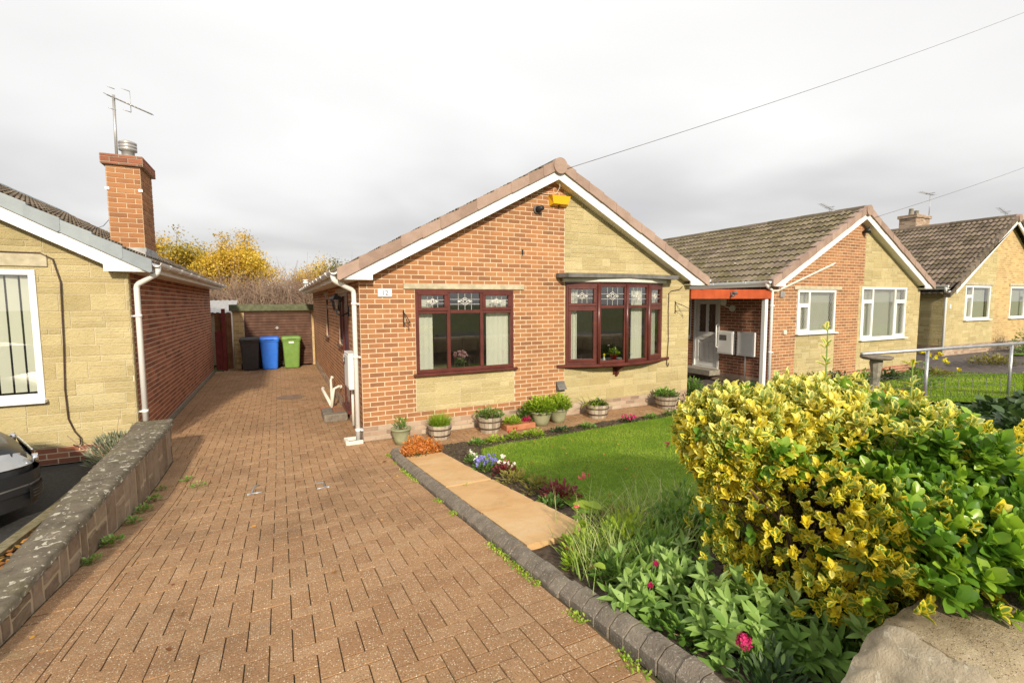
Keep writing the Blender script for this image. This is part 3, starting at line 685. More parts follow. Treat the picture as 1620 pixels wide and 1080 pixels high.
def lawn_grass(name, poly, n, h, label, seed=5, w=0.0035):
    g = np.random.default_rng(seed); xs = [p[0] for p in poly]; ys = [p[1] for p in poly]; P = []
    while len(P) < n:
        x = g.uniform(min(xs)-.02, max(xs)+.02, 4000); y = g.uniform(min(ys), max(ys), 4000)
        P += [(a, b) for a, b in zip(x, y) if inpoly(a, b, poly)]
    P = np.array(P[:n]); P = np.column_stack([P, gz(P[:, 0], P[:, 1])+0.03])
    mb = MB(); f = 0.5+0.28*np.sin(P[:, 0]*2.1+P[:, 1]*1.3)*np.sin(P[:, 1]*2.7-P[:, 0]*.8)+0.12*np.sin(P[:, 0]*9+2*np.sin(P[:, 1]*6))
    blades(mb, P, h, w, 0.9, 0, np.clip(f+g.normal(size=n)*.22, 0, 1), g)
    o = mb.build(name, 'grass'); tag(o, label, 'grass', kind='stuff')
lawn_grass('lawn_grass', LAWN, 90000, 0.042, 'short green lawn grass in front of the brick and stone bungalow', w=0.0045)
lawn_grass('neighbour_lawn_grass', LAWN2, 26000, 0.06, 'lawn grass behind the low wire fence', 6, w=0.011)
sheet('slab_bedding', 'mortar_tan', .36, .82, -4.64, -1.30, .036, .1)
for k, (a, b, xe) in enumerate([(-1.27, -1.60, .83), (-1.60, -2.95, .83), (-2.95, -3.87, .84), (-3.87, -4.68, .86)]):
    mb = MB().world(); g = np.random.default_rng(k); n = 14; d = 0.045; x0 = .338
    V = []
    for t in range(n+1):
        y = a-.011+(b-a+.022)*t/n
        for x in (x0+g.normal()*.002, xe+g.normal()*.004):
            V.append((x, y, gzf(x, y)+[.048, .053, .049, .054][k]+g.normal()*.0006))
    m = len(V); V += [(p[0], p[1], p[2]-d) for p in V]
    F = [(2*t, 2*t+1, 2*t+3, 2*t+2) for t in range(n)]
    F += [(2*t, 2*t+2, m+2*t+2, m+2*t) for t in range(n)]+[(2*t+1, m+2*t+1, m+2*t+3, 2*t+3) for t in range(n)]+[(0, m, m+1, 1), (2*n, 2*n+1, m+2*n+1, m+2*n)]
    mb.add(V, F, 0, [.2, .6, .35, .7][k])
    o = mb.build('paving_slab', 'slab')
    tag(o, ['short golden sandstone slab at the orange heather end of the garden path', 'longest golden sandstone slab, beside the blue pansies', 'golden sandstone slab in the middle of the path, beside the brown dead plants', 'golden sandstone slab with a pale stain, nearest the front wall'][k], 'paving slab', 'sandstone slabs along the driveway edge')
# ---- kerb edging
def kerb():
    mb = MB().world(); g = np.random.default_rng(11)
    pr = [(0, -.05), (0, .018), (.005, .024), (.042, .058), (.052, .064), (.098, .067), (.105, .062), (.105, -.05)]
    def stone(x, y, dx, dy, l, tint):     # (dx,dy) run direction, profile to its left (inner) side
        nx, ny = -dy, dx; V = []; j = .003; dz = g.normal()*.003; sk = g.normal()*.004
        for s_ in (j, l-j):
            for (p, h) in pr:
                X = x+dx*s_+nx*(p+sk); Y = y+dy*s_+ny*(p+sk); V.append((X, Y, gzf(X, Y)+h+dz))
        n = len(pr); F = [(k, k+1, n+k+1, n+k) for k in range(n-1)]+[tuple(range(n))[::-1], tuple(range(n, 2*n))]
        mb.add(V, F, 0, tint)
    y = -.86; x = .222
    while y > -6.3:
        stone(x, y-.1, 0, 1, .1, g.random()) if False else stone(x+.0, y, 0, -1, .1, g.random())
        y -= .1; q = min(1, max(0, (-5.0-y)/.9)); x = .222-.010+.05*q*q*(3-2*q)
    # curve towards the house path
    P = [(.222, -.86), (.23, -.80), (.25, -.75), (.31, -.73), (.40, -.74), (.55, -.76)]
    for (a, b) in zip(P[:-1], P[1:]):
        l = math.dist(a, b); d = ((b[0]-a[0])/l, (b[1]-a[1])/l)
        # reverse so the profile's back lies on the garden side
        V0 = (b[0], b[1]); stone(V0[0], V0[1], -d[0], -d[1], l+.004, g.random())
    o = mb.build('kerb', 'kerb'); tag(o, kind='structure')
kerb()
# ================================================================== houses
SL = 0.535
def surf(u, W, zt): return zt-SL*abs(u-W/2)
def roof_slope(name, parent, x0, y0, W, D, zt, side, mat, eave_over=0.30, seed=1, sl=SL, courses=None):
    """one tiled slope, side -1 left / +1 right; real lapped courses with a rolled profile"""
    g = np.random.default_rng(seed); cx = x0+W/2; half = W/2+eave_over; Ls = half*math.hypot(1, sl); nc = round(Ls/.335)
    per = .15; ny = int((D+.4)/per)*4; ys = y0-.2+np.arange(ny+1)*per/4; prof = np.array([0, .7, 1.0, .7])[np.arange(ny+1) % 4]*.045
    ca, sa = 1/math.hypot(1, sl), sl/math.hypot(1, sl); V = []; F = []; T = []; n = 0
    for i in range(nc):
        s0 = i*Ls/nc-(.05 if i else 0); s1 = (i+1)*Ls/nc
        yy = ys+(0.0)
        for s_, lift in ((s0, .0), (s1, .038), (s1, .004)):
            jit = g.normal(size=len(yy))*.0012
            X = cx+side*(s_*ca+(lift+prof)*sa); Z = zt-s_*sa+(lift+prof+jit)*ca
            V.append(np.stack([X, yy, Z], 1))
        m = ny+1
        for r in (0, 1):
            a = np.arange(ny)+n+r*m; F.append(np.stack([a, a+1, a+1+m, a+m], 1))
            T.append(np.repeat(g.random(ny//8+2), 8)[:ny] if r == 0 else T[-1]*0.5)
        n += 3*m
    mb = MB(); mb.bulk(np.concatenate(V), np.concatenate(F), 0, np.concatenate(T), smooth=False)
    return mb.build(name, mat, parent)
def front_frame(mb, x0, y0): return mb.frame((x0, y0, 0), (1, 0, 0), (0, -1, 0))
MW = {'brick': ('mortar', 'brick'), 'stone': ('stone_mortar', 'stone'), 'plinth': ('mortar_grey', 'plinth'), 'brick_dark': ('mortar', 'brick_dark'), 'brick_yellow': ('mortar', 'brick_yellow')}
def wall(name, parent, origin, U, N, zones, holes, planes, seed=1, thick=.12, fine=True, trim=None):
    g = np.random.default_rng(seed); mats = []; mb = MB(origin, U, N)
    def mi(m):
        if m not in mats: mats.append(m)
        return mats.index(m)
    allh = holes
    for zi, zz in enumerate(zones):
        u0, u1, v0, v1, kind = zz[:5]; holes = list(allh)+list(zz[5:]); a, b = MW[kind]; rects = [(u0, u1, v0, v1)]
        for h in holes: rects = [q for p in rects for q in sub_rect(p, h)]
        for (x0, x1, y0, y1) in rects:
            poly = [(x0, y0), (x1, y0), (x1, y1), (x0, y1)]
            for pl in planes: poly = clip_half(poly, *pl)
            if trim: poly = clip_half(clip_half(poly, -1, 0, -trim[0]), 1, 0, trim[1])
            if len(poly) >= 3: mb.prism(poly, -thick, 0.0, mi(a), .5)
        rr = ashlar_rects(u0, u1, v0, v1, .45, seed+zi, fine) if kind == 'stone' else brick_rects(u0, u1, v0, v1)
        masonry(mb, rr, planes, holes, .013 if kind != 'stone' else .008, .003 if kind != 'stone' else .008, .002 if kind != 'stone' else .005, mi(b), .0008 if kind != 'stone' else .002, g)
    return mb.build(name, mats, parent)
def bargeboards(parent, x0, y0, W, zt, foot=.47, over=.30, vm='verge', seed=0, h0=-.10, h1=-.27, vt=.06, vb=-.10):
    c = W/2; e = -over
    for side in (-1, 1):
        fu = lambda u: u if side < 0 else W-u
        s = lambda u: zt-SL*(c-u)       # left hand version
        P = [(e, s(e)+h0), (c, zt+h0), (c, zt+h1), (e+foot, s(e+foot)+h1), (e+foot, s(e)+h1+.16), (e, s(e)+h1+.16)]
        P = [(e, s(e)+h0), (c, zt+h0), (c, zt+h1), (e+foot+.02, s(e+foot+.02)+h1), (e+foot, s(e)+h1+.10), (e, s(e)+h1+.10)] if False else \
            [(e, s(e)+h0), (c, zt+h0), (c, zt+h1), (e+foot, s(e+foot)+h1), (e+foot, 2.45 + (zt-4.5)), (e, 2.45 + (zt-4.5))]
        mb = front_frame(MB(), x0, y0); q = [(fu(u), v) for u, v in P]
        mb.prism(q, .17, .20, 0)
        mb.build('bargeboard', 'white', parent)
        # verge soffit
        mb = front_frame(MB(), x0, y0); mb.prism([(fu(e+foot), s(e+foot)+h1+.012), (fu(c), zt+h1+.012), (fu(c), zt+h1+.03), (fu(e+foot), s(e+foot)+h1+.03)], 0.0, .168, 0)
        mb.prism([(fu(e), 2.452+zt-4.5), (fu(e+foot), 2.452+zt-4.5), (fu(e+foot), 2.47+zt-4.5), (fu(e), 2.47+zt-4.5)], -.25, .168, 0)
        mb.build('verge_soffit', 'cream_white', parent)
        # verge caps, lapped
        mb = front_frame(MB(), x0, y0); g = np.random.default_rng(seed+side+5); L = (c-e); n = int(round(L*math.hypot(1, SL)/.345))
        for k in range(n):
            a = e+L*k/n-.025; b = e+L*(k+1)/n; lo = .026; d = .012*0+.004*g.normal()
            top = [(a, s(a)+vt+lo+d), (b, s(b)+vt+d), (b, s(b)+vb+d), (a+.03, s(a+.03)+vb-.004+d), (a, s(a)+vb+.03+d)]
            ww = .225+.012*(n-k)/n*0+(.006 if k % 2 else 0)
            mb.prism([(fu(u), v) for u, v in top], .205, ww+.012, 0, g.random())
            tf = [(a, s(a)+vt+lo+d), (b, s(b)+vt+d), (b, s(b)+vt+d-.02), (a, s(a)+vt+lo+d-.02)]
            mb.prism([(fu(u), v) for u, v in tf], .08, .205, 0, g.random())
        mb.build('verge_tiles', vm, parent)
def ridge(parent, x0, y0, W, D, zt, mat='verge', seed=0):
    mb = MB().world(); cx = x0+W/2; y = y0-.16; k = 0; g = np.random.default_rng(seed)
    while y < y0+D+.2:
        l = .45; n = 8; V = []; r = .125+(.004 if k % 2 else 0)
        for yy in (y, y+l+.01):
            for j in range(n+1):
                t = PI*j/n; V.append((cx+r*math.cos(t), yy, zt-.03+r*.95*math.sin(t)))
        F = [(j, j+1, n+2+j, n+1+j) for j in range(n)]+[tuple(range(n+1))]
        mb.add(V, F, 0, g.random(), smooth=False); y += l; k += 1
    mb.build('ridge_tiles', mat, parent)
    mb = MB().world(); r = .135; n = 28
    V = [(cx+r*math.cos(2*PI*j/n), yy, zt-.055+r*math.sin(2*PI*j/n)) for yy in (y0-.265, y0-.16) for j in range(n)]
    F = [(j, (j+1) % n, n+(j+1) % n, n+j) for j in range(n)]+[tuple(range(n)), tuple(range(n, 2*n))]
    mb.add(V, F, 0, .6); mb.build('ridge_end_cap', 'verge' if mat != 'verge_blue' else mat, parent)
def gutter(parent, x, y0, y1, z, side, mat='white'):
    mb = MB().world(); r = .058; n = 8; V = []; ys = np.linspace(y0, y1, 12)
    for yy in ys:
        for j in range(n+1):
            t = PI+PI*j/n; V.append((x+r*math.cos(t), yy, z+r*math.sin(t)))
        for j in range(n+1):
            t = 2*PI-PI*j/n; V.append((x+(r-.006)*math.cos(t), yy, z+(r-.006)*math.sin(t)+.001))
    m = 2*(n+1); F = [(i*m+j, i*m+(j+1) % m, (i+1)*m+(j+1) % m, (i+1)*m+j) for i in range(len(ys)-1) for j in range(m)]
    F += [tuple(range(m)), tuple(range((len(ys)-1)*m, len(ys)*m))]
    mb.add(V, F, 0, .5, smooth=False)
    yy = y0+.6
    while yy < y1:     # union brackets
        for d in (0, .07):
            V = [(x+.068*math.cos(PI+PI*j/8), yy+d+e, z+.002+.068*math.sin(PI+PI*j/8)) for e in (0, .03) for j in range(9)]
            mb.add(V, [(j, j+1, 10+j, 9+j) for j in range(8)]+[tuple(range(9)), tuple(range(9, 18))], 0)
        yy += .95
    mb.build('gutter', mat, parent)
def downpipe(parent, P, r=.034, mat='white', clips=()):
    mb = MB().world(); Q = []
    for i, p in enumerate(P):
        p = np.array(p, float)
        if 0 < i < len(P)-1:
            a = np.array(P[i-1])-p; b = np.array(P[i+1])-p; a /= np.linalg.norm(a); b /= np.linalg.norm(b); Q += [p+a*.045, p+(a+b)*.012, p+b*.045]
        else: Q.append(p)
    mb.tube(Q, r, 12, 0, world=True)
    for (x, y, z, dx, dy) in clips:
        mb.tube([(x, y, z-.02), (x, y, z+.02)], r+.006, 12, 0, world=True)
        mb.box(x-.012 if dy else x, x+.012 if dy else x+dx, y if dy else y-.012, y+dy if dy else y+.012, z-.01, z+.01)
        mb.box(x+dx-.03 if dy or dx else x-.03, x+.03 if dy else x+dx+.0, y+dy-.006 if dy else y-.05, y+dy if dy else y+.05, z-.012, z+.012)
    mb.build('downpipe', mat, parent)
def curtain(mb, u0, u1, v0, v1, w, amp=.02, per=.07, mi=0, gather=0.0):
    n = max(6, int((u1-u0)/per*6)); V = []
    for t in range(n+1):
        u = u0+(u1-u0)*t/n; o = amp*math.sin(2*PI*(u-u0)/per)
        V.append((u, v0, w+o*1.2)); V.append((u, v1, w+o*.7))
    mb.add(V, [(2*t, 2*t+2, 2*t+3, 2*t+1) for t in range(n)], mi, .5, smooth=True)
def leaded_top(mb, u0, u1, v0, v1, w, mi_l=0, mi_b=1):
    W_, H_ = u1-u0, v1-v0; t = .0035
    for f in (.28, .5, .72): mb.box(u0+W_*f-t, u0+W_*f+t, v0, v0+H_*(.26 if f == .5 else 1), w, w+.004, mi_l)
    mb.box(u0+W_*.5-t, u0+W_*.5+t, v0+H_*.78, v1, w, w+.004, mi_l)
    for f in (.34, .62): mb.box(u0, u1, v0+H_*f-t, v0+H_*f+t, w, w+.004, mi_l)
    cx, cy = (u0+u1)/2, v0+H_*.50; a = min(W_*.26, .13); b = H_*.24
    def strip(P, r=.005, mi=mi_b):
        for (p, q) in zip(P[:-1], P[1:]):
            mb.tube([(p[0], p[1], w+.005), (q[0], q[1], w+.005)], r, 5, mi)
    strip([(cx-a, cy), (cx-a*.45, cy+b*.35), (cx, cy+b), (cx+a*.45, cy+b*.35), (cx+a, cy), (cx+a*.45, cy-b*.35), (cx, cy-b), (cx-a*.45, cy-b*.35), (cx-a, cy)])
    strip([(cx-a*.3, cy), (cx, cy+b*.55), (cx+a*.3, cy), (cx, cy-b*.55), (cx-a*.3, cy)], .006)
    strip([(cx-a*.95, cy-b*.15), (cx-a*.4, cy+b*.1), (cx-a*.3, cy)], .005); strip([(cx+a*.95, cy-b*.15), (cx+a*.4, cy+b*.1), (cx+a*.3, cy)], .005)
def diamonds(mb, u0, u1, v0, v1, w, s=.085, mi=0):
    H = s*1.7; t = .004; n = int((u1-u0+(v1-v0)*s/H)/s)+2
    for sg in (1, -1):
        for k in range(-n, n*2):
            # line u = u0 + k*s + sg*(v-v0)*s/H , clipped
            pts = []
            ua = u0+k*s; ub = ua+sg*(v1-v0)*s/H
            t0, t1 = 0.0, 1.0; du = ub-ua
            for lim, s_ in ((u0, -1), (u1, 1)):
                a, b = s_*(ua-lim), s_*(ub-lim)
                if a > 0 and b > 0: t0 = 2; break
                if a > 0: t0 = max(t0, a/(a-b))
                elif b > 0: t1 = min(t1, a/(a-b))
            if t0 >= t1: continue
            p = (ua+du*t0, v0+(v1-v0)*t0); q = (ua+du*t1, v0+(v1-v0)*t1)
            d = np.array([q[0]-p[0], q[1]-p[1]]); L = np.linalg.norm(d)
            if L < .01: continue
            nx, ny = -d[1]/L*t, d[0]/L*t
            mb.add([(p[0]-nx, p[1]-ny, w), (q[0]-nx, q[1]-ny, w), (q[0]+nx, q[1]+ny, w), (p[0]+nx, p[1]+ny, w)], [(0, 1, 2, 3)], mi)
def window(parent, fr, u0, u1, v0, v1, w, cols, mat='brown_frame', label=None, bo=.055, sill=(.05, .04), lead='top', net=None, glassmi='glass', dp=.06):
    """cols: list of (fraction_width, transom v or None, sash_top, sash_bottom, diamond_flag)"""
    mb = MB(*fr); tot = sum(c[0] for c in cols); u = u0; lights = []
    mb.box(u0, u1, v0, v0+bo, w-dp, w, 0, bev=.004); mb.box(u0, u1, v1-bo, v1, w-dp, w, 0, bev=.004)
    mb.box(u0, u0+bo, v0+bo, v1-bo, w-dp, w-.001, 0, bev=.004); mb.box(u1-bo, u1, v0+bo, v1-bo, w-dp, w-.001, 0, bev=.004)
    hm = .028; a = u0
    for i, c in enumerate(cols):
        b = a+(u1-u0)*c[0]/tot; la = a+(bo if i == 0 else hm); lb = b-(bo if i == len(cols)-1 else hm)
        if i < len(cols)-1: mb.box(b-hm, b+hm, v0+bo, v1-bo, w-dp, w-.002, 0, bev=.004)
        if c[1]:
            mb.box(la, lb, c[1]-hm, c[1]+hm, w-dp, w-.003, 0, bev=.004)
            lights.append((la, lb, c[1]+hm, v1-bo, c[2], 'top', c[4] if len(c) > 4 else None)); lights.append((la, lb, v0+bo, c[1]-hm, c[3], 'low', c[4] if len(c) > 4 else None))
        else: lights.append((la, lb, v0+bo, v1-bo, c[3], 'full', c[4] if len(c) > 4 else None))
        a = b
    panes = []
    for (la, lb, lv, lt, sash, pos, dia) in lights:
        if sash:
            s = .042; ww = w+.012
            for bx in ((la-.012, lb+.012, lv-.012, lv+s), (la-.012, lb+.012, lt-s, lt+.012), (la-.012, la+s, lv+s, lt-s), (lb-s, lb+.012, lv+s, lt-s)):
                mb.box(*bx, w-dp+.01, ww if bx[1]-bx[0] > .1 and bx[3]-bx[2] < .1 else ww-.001, 0, bev=.006)
            la += s; lb -= s; lv += s; lt -= s
        panes.append((la, lb, lv, lt, pos, dia))
    wo = mb.build('window', mat, parent)
    if label: wo['label'] = label
    for (la, lb, lv, lt, pos, dia) in panes:
        g = MB(*fr); gw = w-.028; g.add([(la, lv, gw), (lb, lv, gw), (lb, lt, gw), (la, lt, gw)], [(0, 1, 2, 3)]); g.build('pane', 'glass', wo)
    if lead == 'top' and any(p[4] == 'top' for p in panes):
        g = MB(*fr); [leaded_top(g, p[0], p[1], p[2], p[3], w-.026) for p in panes if p[4] == 'top']; g.build('leaded_pattern', ['leading', 'bevel'], wo)
    if any(p[5] for p in panes):
        g = MB(*fr); [diamonds(g, p[0], p[1], p[2], p[3], w-.024, .075) for p in panes if p[5]]; g.build('leaded_pattern', 'leading', wo)
    if sill:
        g = MB(*fr); g.box(u0-sill[0], u1+sill[0], v0-sill[1], v0-.002, w-dp, w+.075, 0, bev=.006); g.build('sill', mat, wo)
    if net:
        g = MB(*fr); curtain(g, u0+.03, u1-.03, v0+.03, v1-.03, w-.16, .012, .05); c = g.build('net_curtain', net); 
        c['label'] = 'pale net curtain'; c['category'] = 'curtain'
        c['_net'] = 1
        return wo, c
    return wo, None
def room(parent, u0, u1, v0, v1, w0, w1, fr, mat='room'):
    g = MB(*fr); P = lambda *a: a
    q = lambda a, b, c, d, m: g.add([a, b, c, d], [(0, 1, 2, 3)], m)
    q((u0, v0, w1), (u1, v0, w1), (u1, v1, w1), (u0, v1, w1), 0); q((u0, v0, w0), (u0, v0, w1), (u0, v1, w1), (u0, v1, w0), 0); q((u1, v0, w0), (u1, v0, w1), (u1, v1, w1), (u1, v1, w0), 0)
    q((u0, v0, w0), (u1, v0, w0), (u1, v0, w1), (u0, v0, w1), 1); q((u0, v1, w0), (u1, v1, w0), (u1, v1, w1), (u0, v1, w1), 0)
    g.build('room_interior', [mat, 'carpet'], parent)
def shell(h, x0, y0, W, D, zt, kinds=('brick', 'brick', 'brick'), side_holes=((), ()), z_e=2.47, vm='verge', rm='roof', seed=0, quoin=False):
    """side and back walls, roof slopes, eaves"""
    gl = (1, 0, 0)
    ps = []
    for sd, (o, U, N) in enumerate((((x0, y0+D, 0), (0, -1, 0), (-1, 0, 0)), ((x0+W, y0, 0), (0, 1, 0), (1, 0, 0)))):
        z = [(0, D, 0, .225, 'plinth'), (0, D, .225, z_e+(zt-4.5), kinds[sd])]
        if quoin and sd == 1: z = [(0, .11, .0, z_e+(zt-4.5), 'stone'), (.11, D, 0, z_e+(zt-4.5), kinds[sd])]
        wall('side_wall', h, o, U, N, z, side_holes[sd], (), seed+sd+3, trim=(.121, D-.121))
    wall('back_wall', h, (x0+W, y0+D, 0), (-1, 0, 0), (0, 1, 0), [(0, W, 0, 4.6, kinds[2])], (), ((-SL, 1, zt-.2-SL*W/2), (SL, 1, zt-.2+SL*W/2)), seed+9)
    for side in (-1, 1):
        roof_slope('roof_slope', h, x0, y0, W, D, zt, side, rm, seed=seed+side+2)
        ex = x0-.30 if side < 0 else x0+W+.30; mb = MB().world(); ze = 2.45+(zt-4.5)
        wx = x0 if side < 0 else x0+W
        mb.box(min(ex, wx), max(ex, wx), y0-.16, y0+D+.2, ze, ze+.012); mb.box(ex-.01, ex+.01, y0-.165, y0+D+.2, ze-.005, ze+.125); mb.build('eaves_soffit', 'cream_white', h)
        gutter(h, ex+side*.068, y0-.19, y0+D+.2, ze+.125, side)
    ridge(h, x0, y0, W, D, zt, vm if vm == 'verge_blue' else 'roof' if rm == 'roof' else rm, seed)
    # underside deck of the roof
    mb = front_frame(MB(), x0, y0)
    mb.prism([(-.29, surf(-.29, W, zt)-.02), (W/2, zt-.02), (W+.29, surf(W+.29, W, zt)-.02), (W+.29, surf(W+.29, W, zt)-.04), (W/2, zt-.04), (-.29, surf(-.29, W, zt)-.04)], -D-.18, .18, 0)
    mb.build('roof_deck', 'dark_brown', h)
def lintel(h, fr, u0, u1, v0, v1, w=.03): 
    mb = MB(*fr); mb.box(u0, u1, v0, v1, -.05, w, 0, bev=.006); mb.build('lintel', 'lintel', h)
def setnet(c, label, group=None): c['label'] = label; c['category'] = 'curtain'; (group and c.__setitem__('group', group))

# ------------------------------------------------------------------ the bungalow, number 12
W0, D0, ZT = 6.72, 10.23, 4.50
H = thing('bungalow', (3.36, 5.1, 0), 'central brick and yellow stone bungalow with dark red window frames and bow window', 'house')
FR = ((0, 0, 0), (1, 0, 0), (0, -1, 0))
gable = lambda W, zt: ((-SL, 1, zt-.14-SL*W/2), (SL, 1, zt-.14+SL*W/2))
wall('front_wall', H, *FR, [(0, W0, 0, .225, 'plinth'), (0, 3.61, .225, 5, 'brick', (.83, 2.57, .375, .95)), (.83, 2.57, .375, .95, 'stone'), (3.61, W0, .225, 5, 'stone')],
     [(.84, 2.555, .95, 2.325), (3.63, 5.95, .90, 2.50)], gable(W0, ZT), 21)
DY = 10.23
sh = [(DY-5.55, DY-4.9, 1.3, 2.3), (DY-2.75, DY-2.2, 1.3, 2.3), (DY-2.12, DY-1.3, .16, 2.3)]
shell(H, 0, 0, W0, D0, ZT, ('brick', 'brick', 'brick'), (sh, ()), seed=30)
bargeboards(H, 0, 0, W0, ZT, seed=1)
lintel(H, FR, .66, 2.77, 2.327, 2.415)
win1, _ = window(H, FR, .84, 2.555, .99, 2.325, .02, [(.545, 1.965, 1, 0), (.58, 1.965, 0, 0), (.59, 1.965, 1, 0)], label='three light window with dark red frame and leaded top lights')
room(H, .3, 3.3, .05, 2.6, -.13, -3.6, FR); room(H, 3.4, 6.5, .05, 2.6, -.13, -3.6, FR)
# interior window board
mb = MB(*FR); mb.box(.86, 2.54, .93, .985, -.35, -.045); mb.build('window_board', 'white', H)
def curt(name, fr, spans, label, mat='curtain', **kw):
    mb = MB(*fr); [curtain(mb, *s, **kw) for s in spans]; o = mb.build(name, mat); tag(o, label, 'curtain', 'curtains inside the bungalow windows'); return o
curt('curtain', FR, [(.86, 1.15, 1.02, 2.3, -.12)], 'white blind drawn to the left side of the three light window', 'blind', amp=.006, per=.09)
curt('curtain', FR, [(2.10, 2.53, 1.02, 2.3, -.12)], 'white blind drawn to the right side of the three light window', 'blind', amp=.006, per=.09)
# bow window
BP = [(3.62, .03), (4.20, .235), (4.80, .31), (5.40, .235), (5.95, .03)]
def bow():
    bw = None; v0, v1 = .97, 2.44
    par = thing_part = None
    for k in range(4):
        (a, wa), (b, wb) = BP[k], BP[k+1]; L = math.dist((a, wa), (b, wb)); U = ((b-a)/L, -(wb-wa)/L, 0); N = (-(wb-wa)/L, -(b-a)/L, 0)
        fr = ((a, -wa, 0), U, N); s = k in (0, 3)
        wo, _ = window(H, fr, .006, L-.006, v0, v1, .0, [(1, 2.02, s, s)], sill=None, bo=.05)
        if k == 0: pass
        if k in (0,):
            curt('curtain', fr, [(.09, .24, v0+.03, 2.42, -.13)], 'narrow white curtain at the left end of the bow window', amp=.02, per=.06)
        if k == 2: curt('curtain', fr, [(.27, .56, v0+.03, 2.42, -.15)], 'long white curtain gathered in the third light of the bow window', amp=.022, per=.07)
        if k == 3: curt('curtain', fr, [(.14, .5, v0+.03, 2.42, -.13)], 'white curtain at the narrow right end light of the bow window', amp=.02, per=.07)
    mb = front_frame(MB(), 0, 0)
    for k in (1, 2, 3): mb.tube([(BP[k][0], v0, BP[k][1]+.006), (BP[k][0], v1, BP[k][1]+.006)], .03, 8)
    mb.build('window_post', 'brown_frame', H)
    out = lambda d: [(u+(d*(-1 if k == 0 else 1 if k == 4 else 0)*.3), w+d) for k, (u, w) in enumerate(BP)]
    def slab(name, mat, pts, z0, z1, back=0.0):
        mb = MB().world(); n = len(pts); V = [(u, -w, z) for z in (z0, z1) for u, w in pts+[(pts[-1][0], back), (pts[0][0], back)]]
        m = n+2; F = [tuple(range(m))[::-1], tuple(range(m, 2*m))]+[(k, (k+1) % m, m+(k+1) % m, m+k) for k in range(m)]
        mb.add(V, F); return mb.build(name, mat, H)
    slab('bow_sill', 'brown_frame', [(3.44, .03)]+out(.07)[0:0]+[(3.60, .08), (4.18, .30), (4.80, .375), (5.42, .30), (5.98, .08), (6.16, .03)], .915, .968)
    slab('bow_apron', 'brown_frame', [(3.62, .02), (4.20, .20), (4.80, .27), (5.40, .20), (5.95, .02)], .88, .914)
    slab('bow_head', 'brown_frame', [(3.62, .04), (4.19, .25), (4.80, .325), (5.41, .25), (5.95, .04)], 2.442, 2.475)
    slab('bow_fascia', 'cream_white', [(3.56, .06), (4.18, .30), (4.80, .38), (5.42, .30), (6.02, .06)], 2.477, 2.545)
    slab('bow_roof', 'lead', [(3.42, .10), (3.5, .30), (4.1, .37), (4.80, .405), (5.5, .37), (6.10, .30), (6.18, .10)], 2.55, 2.625)
    mb = front_frame(MB(), 0, 0); mb.prism([(4.72, .88), (4.86, .88), (4.86, .70), (4.72, .70)], .014, .03); 
    P = [(.03, .87), (.22, .87), (.20, .84), (.07, .74), (.03, .66)]
    V = [(u, v, w) for u in (4.77, 4.82) for w, v in P]; n = len(P)
    mb.add(V, [tuple(range(n)), tuple(range(n, 2*n))]+[(k, (k+1) % n, n+(k+1) % n, n+k) for k in range(n)]); mb.build('bow_bracket', 'brown_frame', H)
    slab('bow_board', 'white', [(3.7, .0), (4.2, .17), (4.8, .24), (5.4, .17), (5.88, .0)], .96, .985, -.3)
bow()
# side door and windows in the driveway wall
FS = ((0, DY, 0), (0, -1, 0), (-1, 0, 0))
window(H, FS, DY-5.55, DY-4.9, 1.3, 2.3, -.02, [(1, 2.0, 1, 0)], lead='x')
window(H, FS, DY-2.75, DY-2.2, 1.3, 2.3, -.02, [(1, None, 0, 1)], lead='x')
room(H, DY-6, DY-.2, .1, 2.4, -.13, -.2, FS, 'room_dark')
lintel(H, FS, DY-5.7, DY-4.75, 2.302, 2.39); lintel(H, FS, DY-2.95, DY-1.15, 2.302, 2.39)
mb = MB(*FS); a, b = DY-2.12, DY-1.3
mb.box(a, b, .16, .22, -.1, .06); mb.box(a, a+.06, .22, 2.3, -.1, .012, 0, bev=.004); mb.box(b-.06, b, .22, 2.3, -.1, .012, 0, bev=.004); mb.box(a+.06, b-.06, 2.24, 2.3, -.1, .011, 0, bev=.004)
mb.box(a+.06, b-.06, .22, 2.24, -.07, -.02); mb.box(a+.14, b-.14, .35, 1.0, -.02, -.008, 0, bev=.01); mb.box(a+.14, b-.14, 1.15, 2.1, -.02, -.012, 0, bev=.01)
d = mb.build('door', 'brown_frame', H); mb = MB(*FS); mb.box(a+.1, a+.12, 1.02, 1.16, -.02, .03); mb.tube([(a+.11, 1.1, .03), (a+.2, 1.1, .03)], .008, 6); mb.build('handle', 'alu', d)
downpipe(H, [(-.37, -.10, 2.54), (-.37, -.10, 2.44), (-.07, -.10+.16, 2.30), (-.07, .06, .02)], .036, clips=((-.07, .06, 2.1, .07, 0), (-.07, .06, 1.3, .07, 0), (-.07, .06, .18, .07, 0)))
mb = MB().world(); mb.lathe((-1.0+.75, 9.4, 2.62), [(.05, 0), (.05, .14), (.085, .14), (.085, .18), (.06, .19), (.06, .22), (.085, .225), (.085, .25), (0, .26)], 14); mb.build('roof_vent', 'white', H)
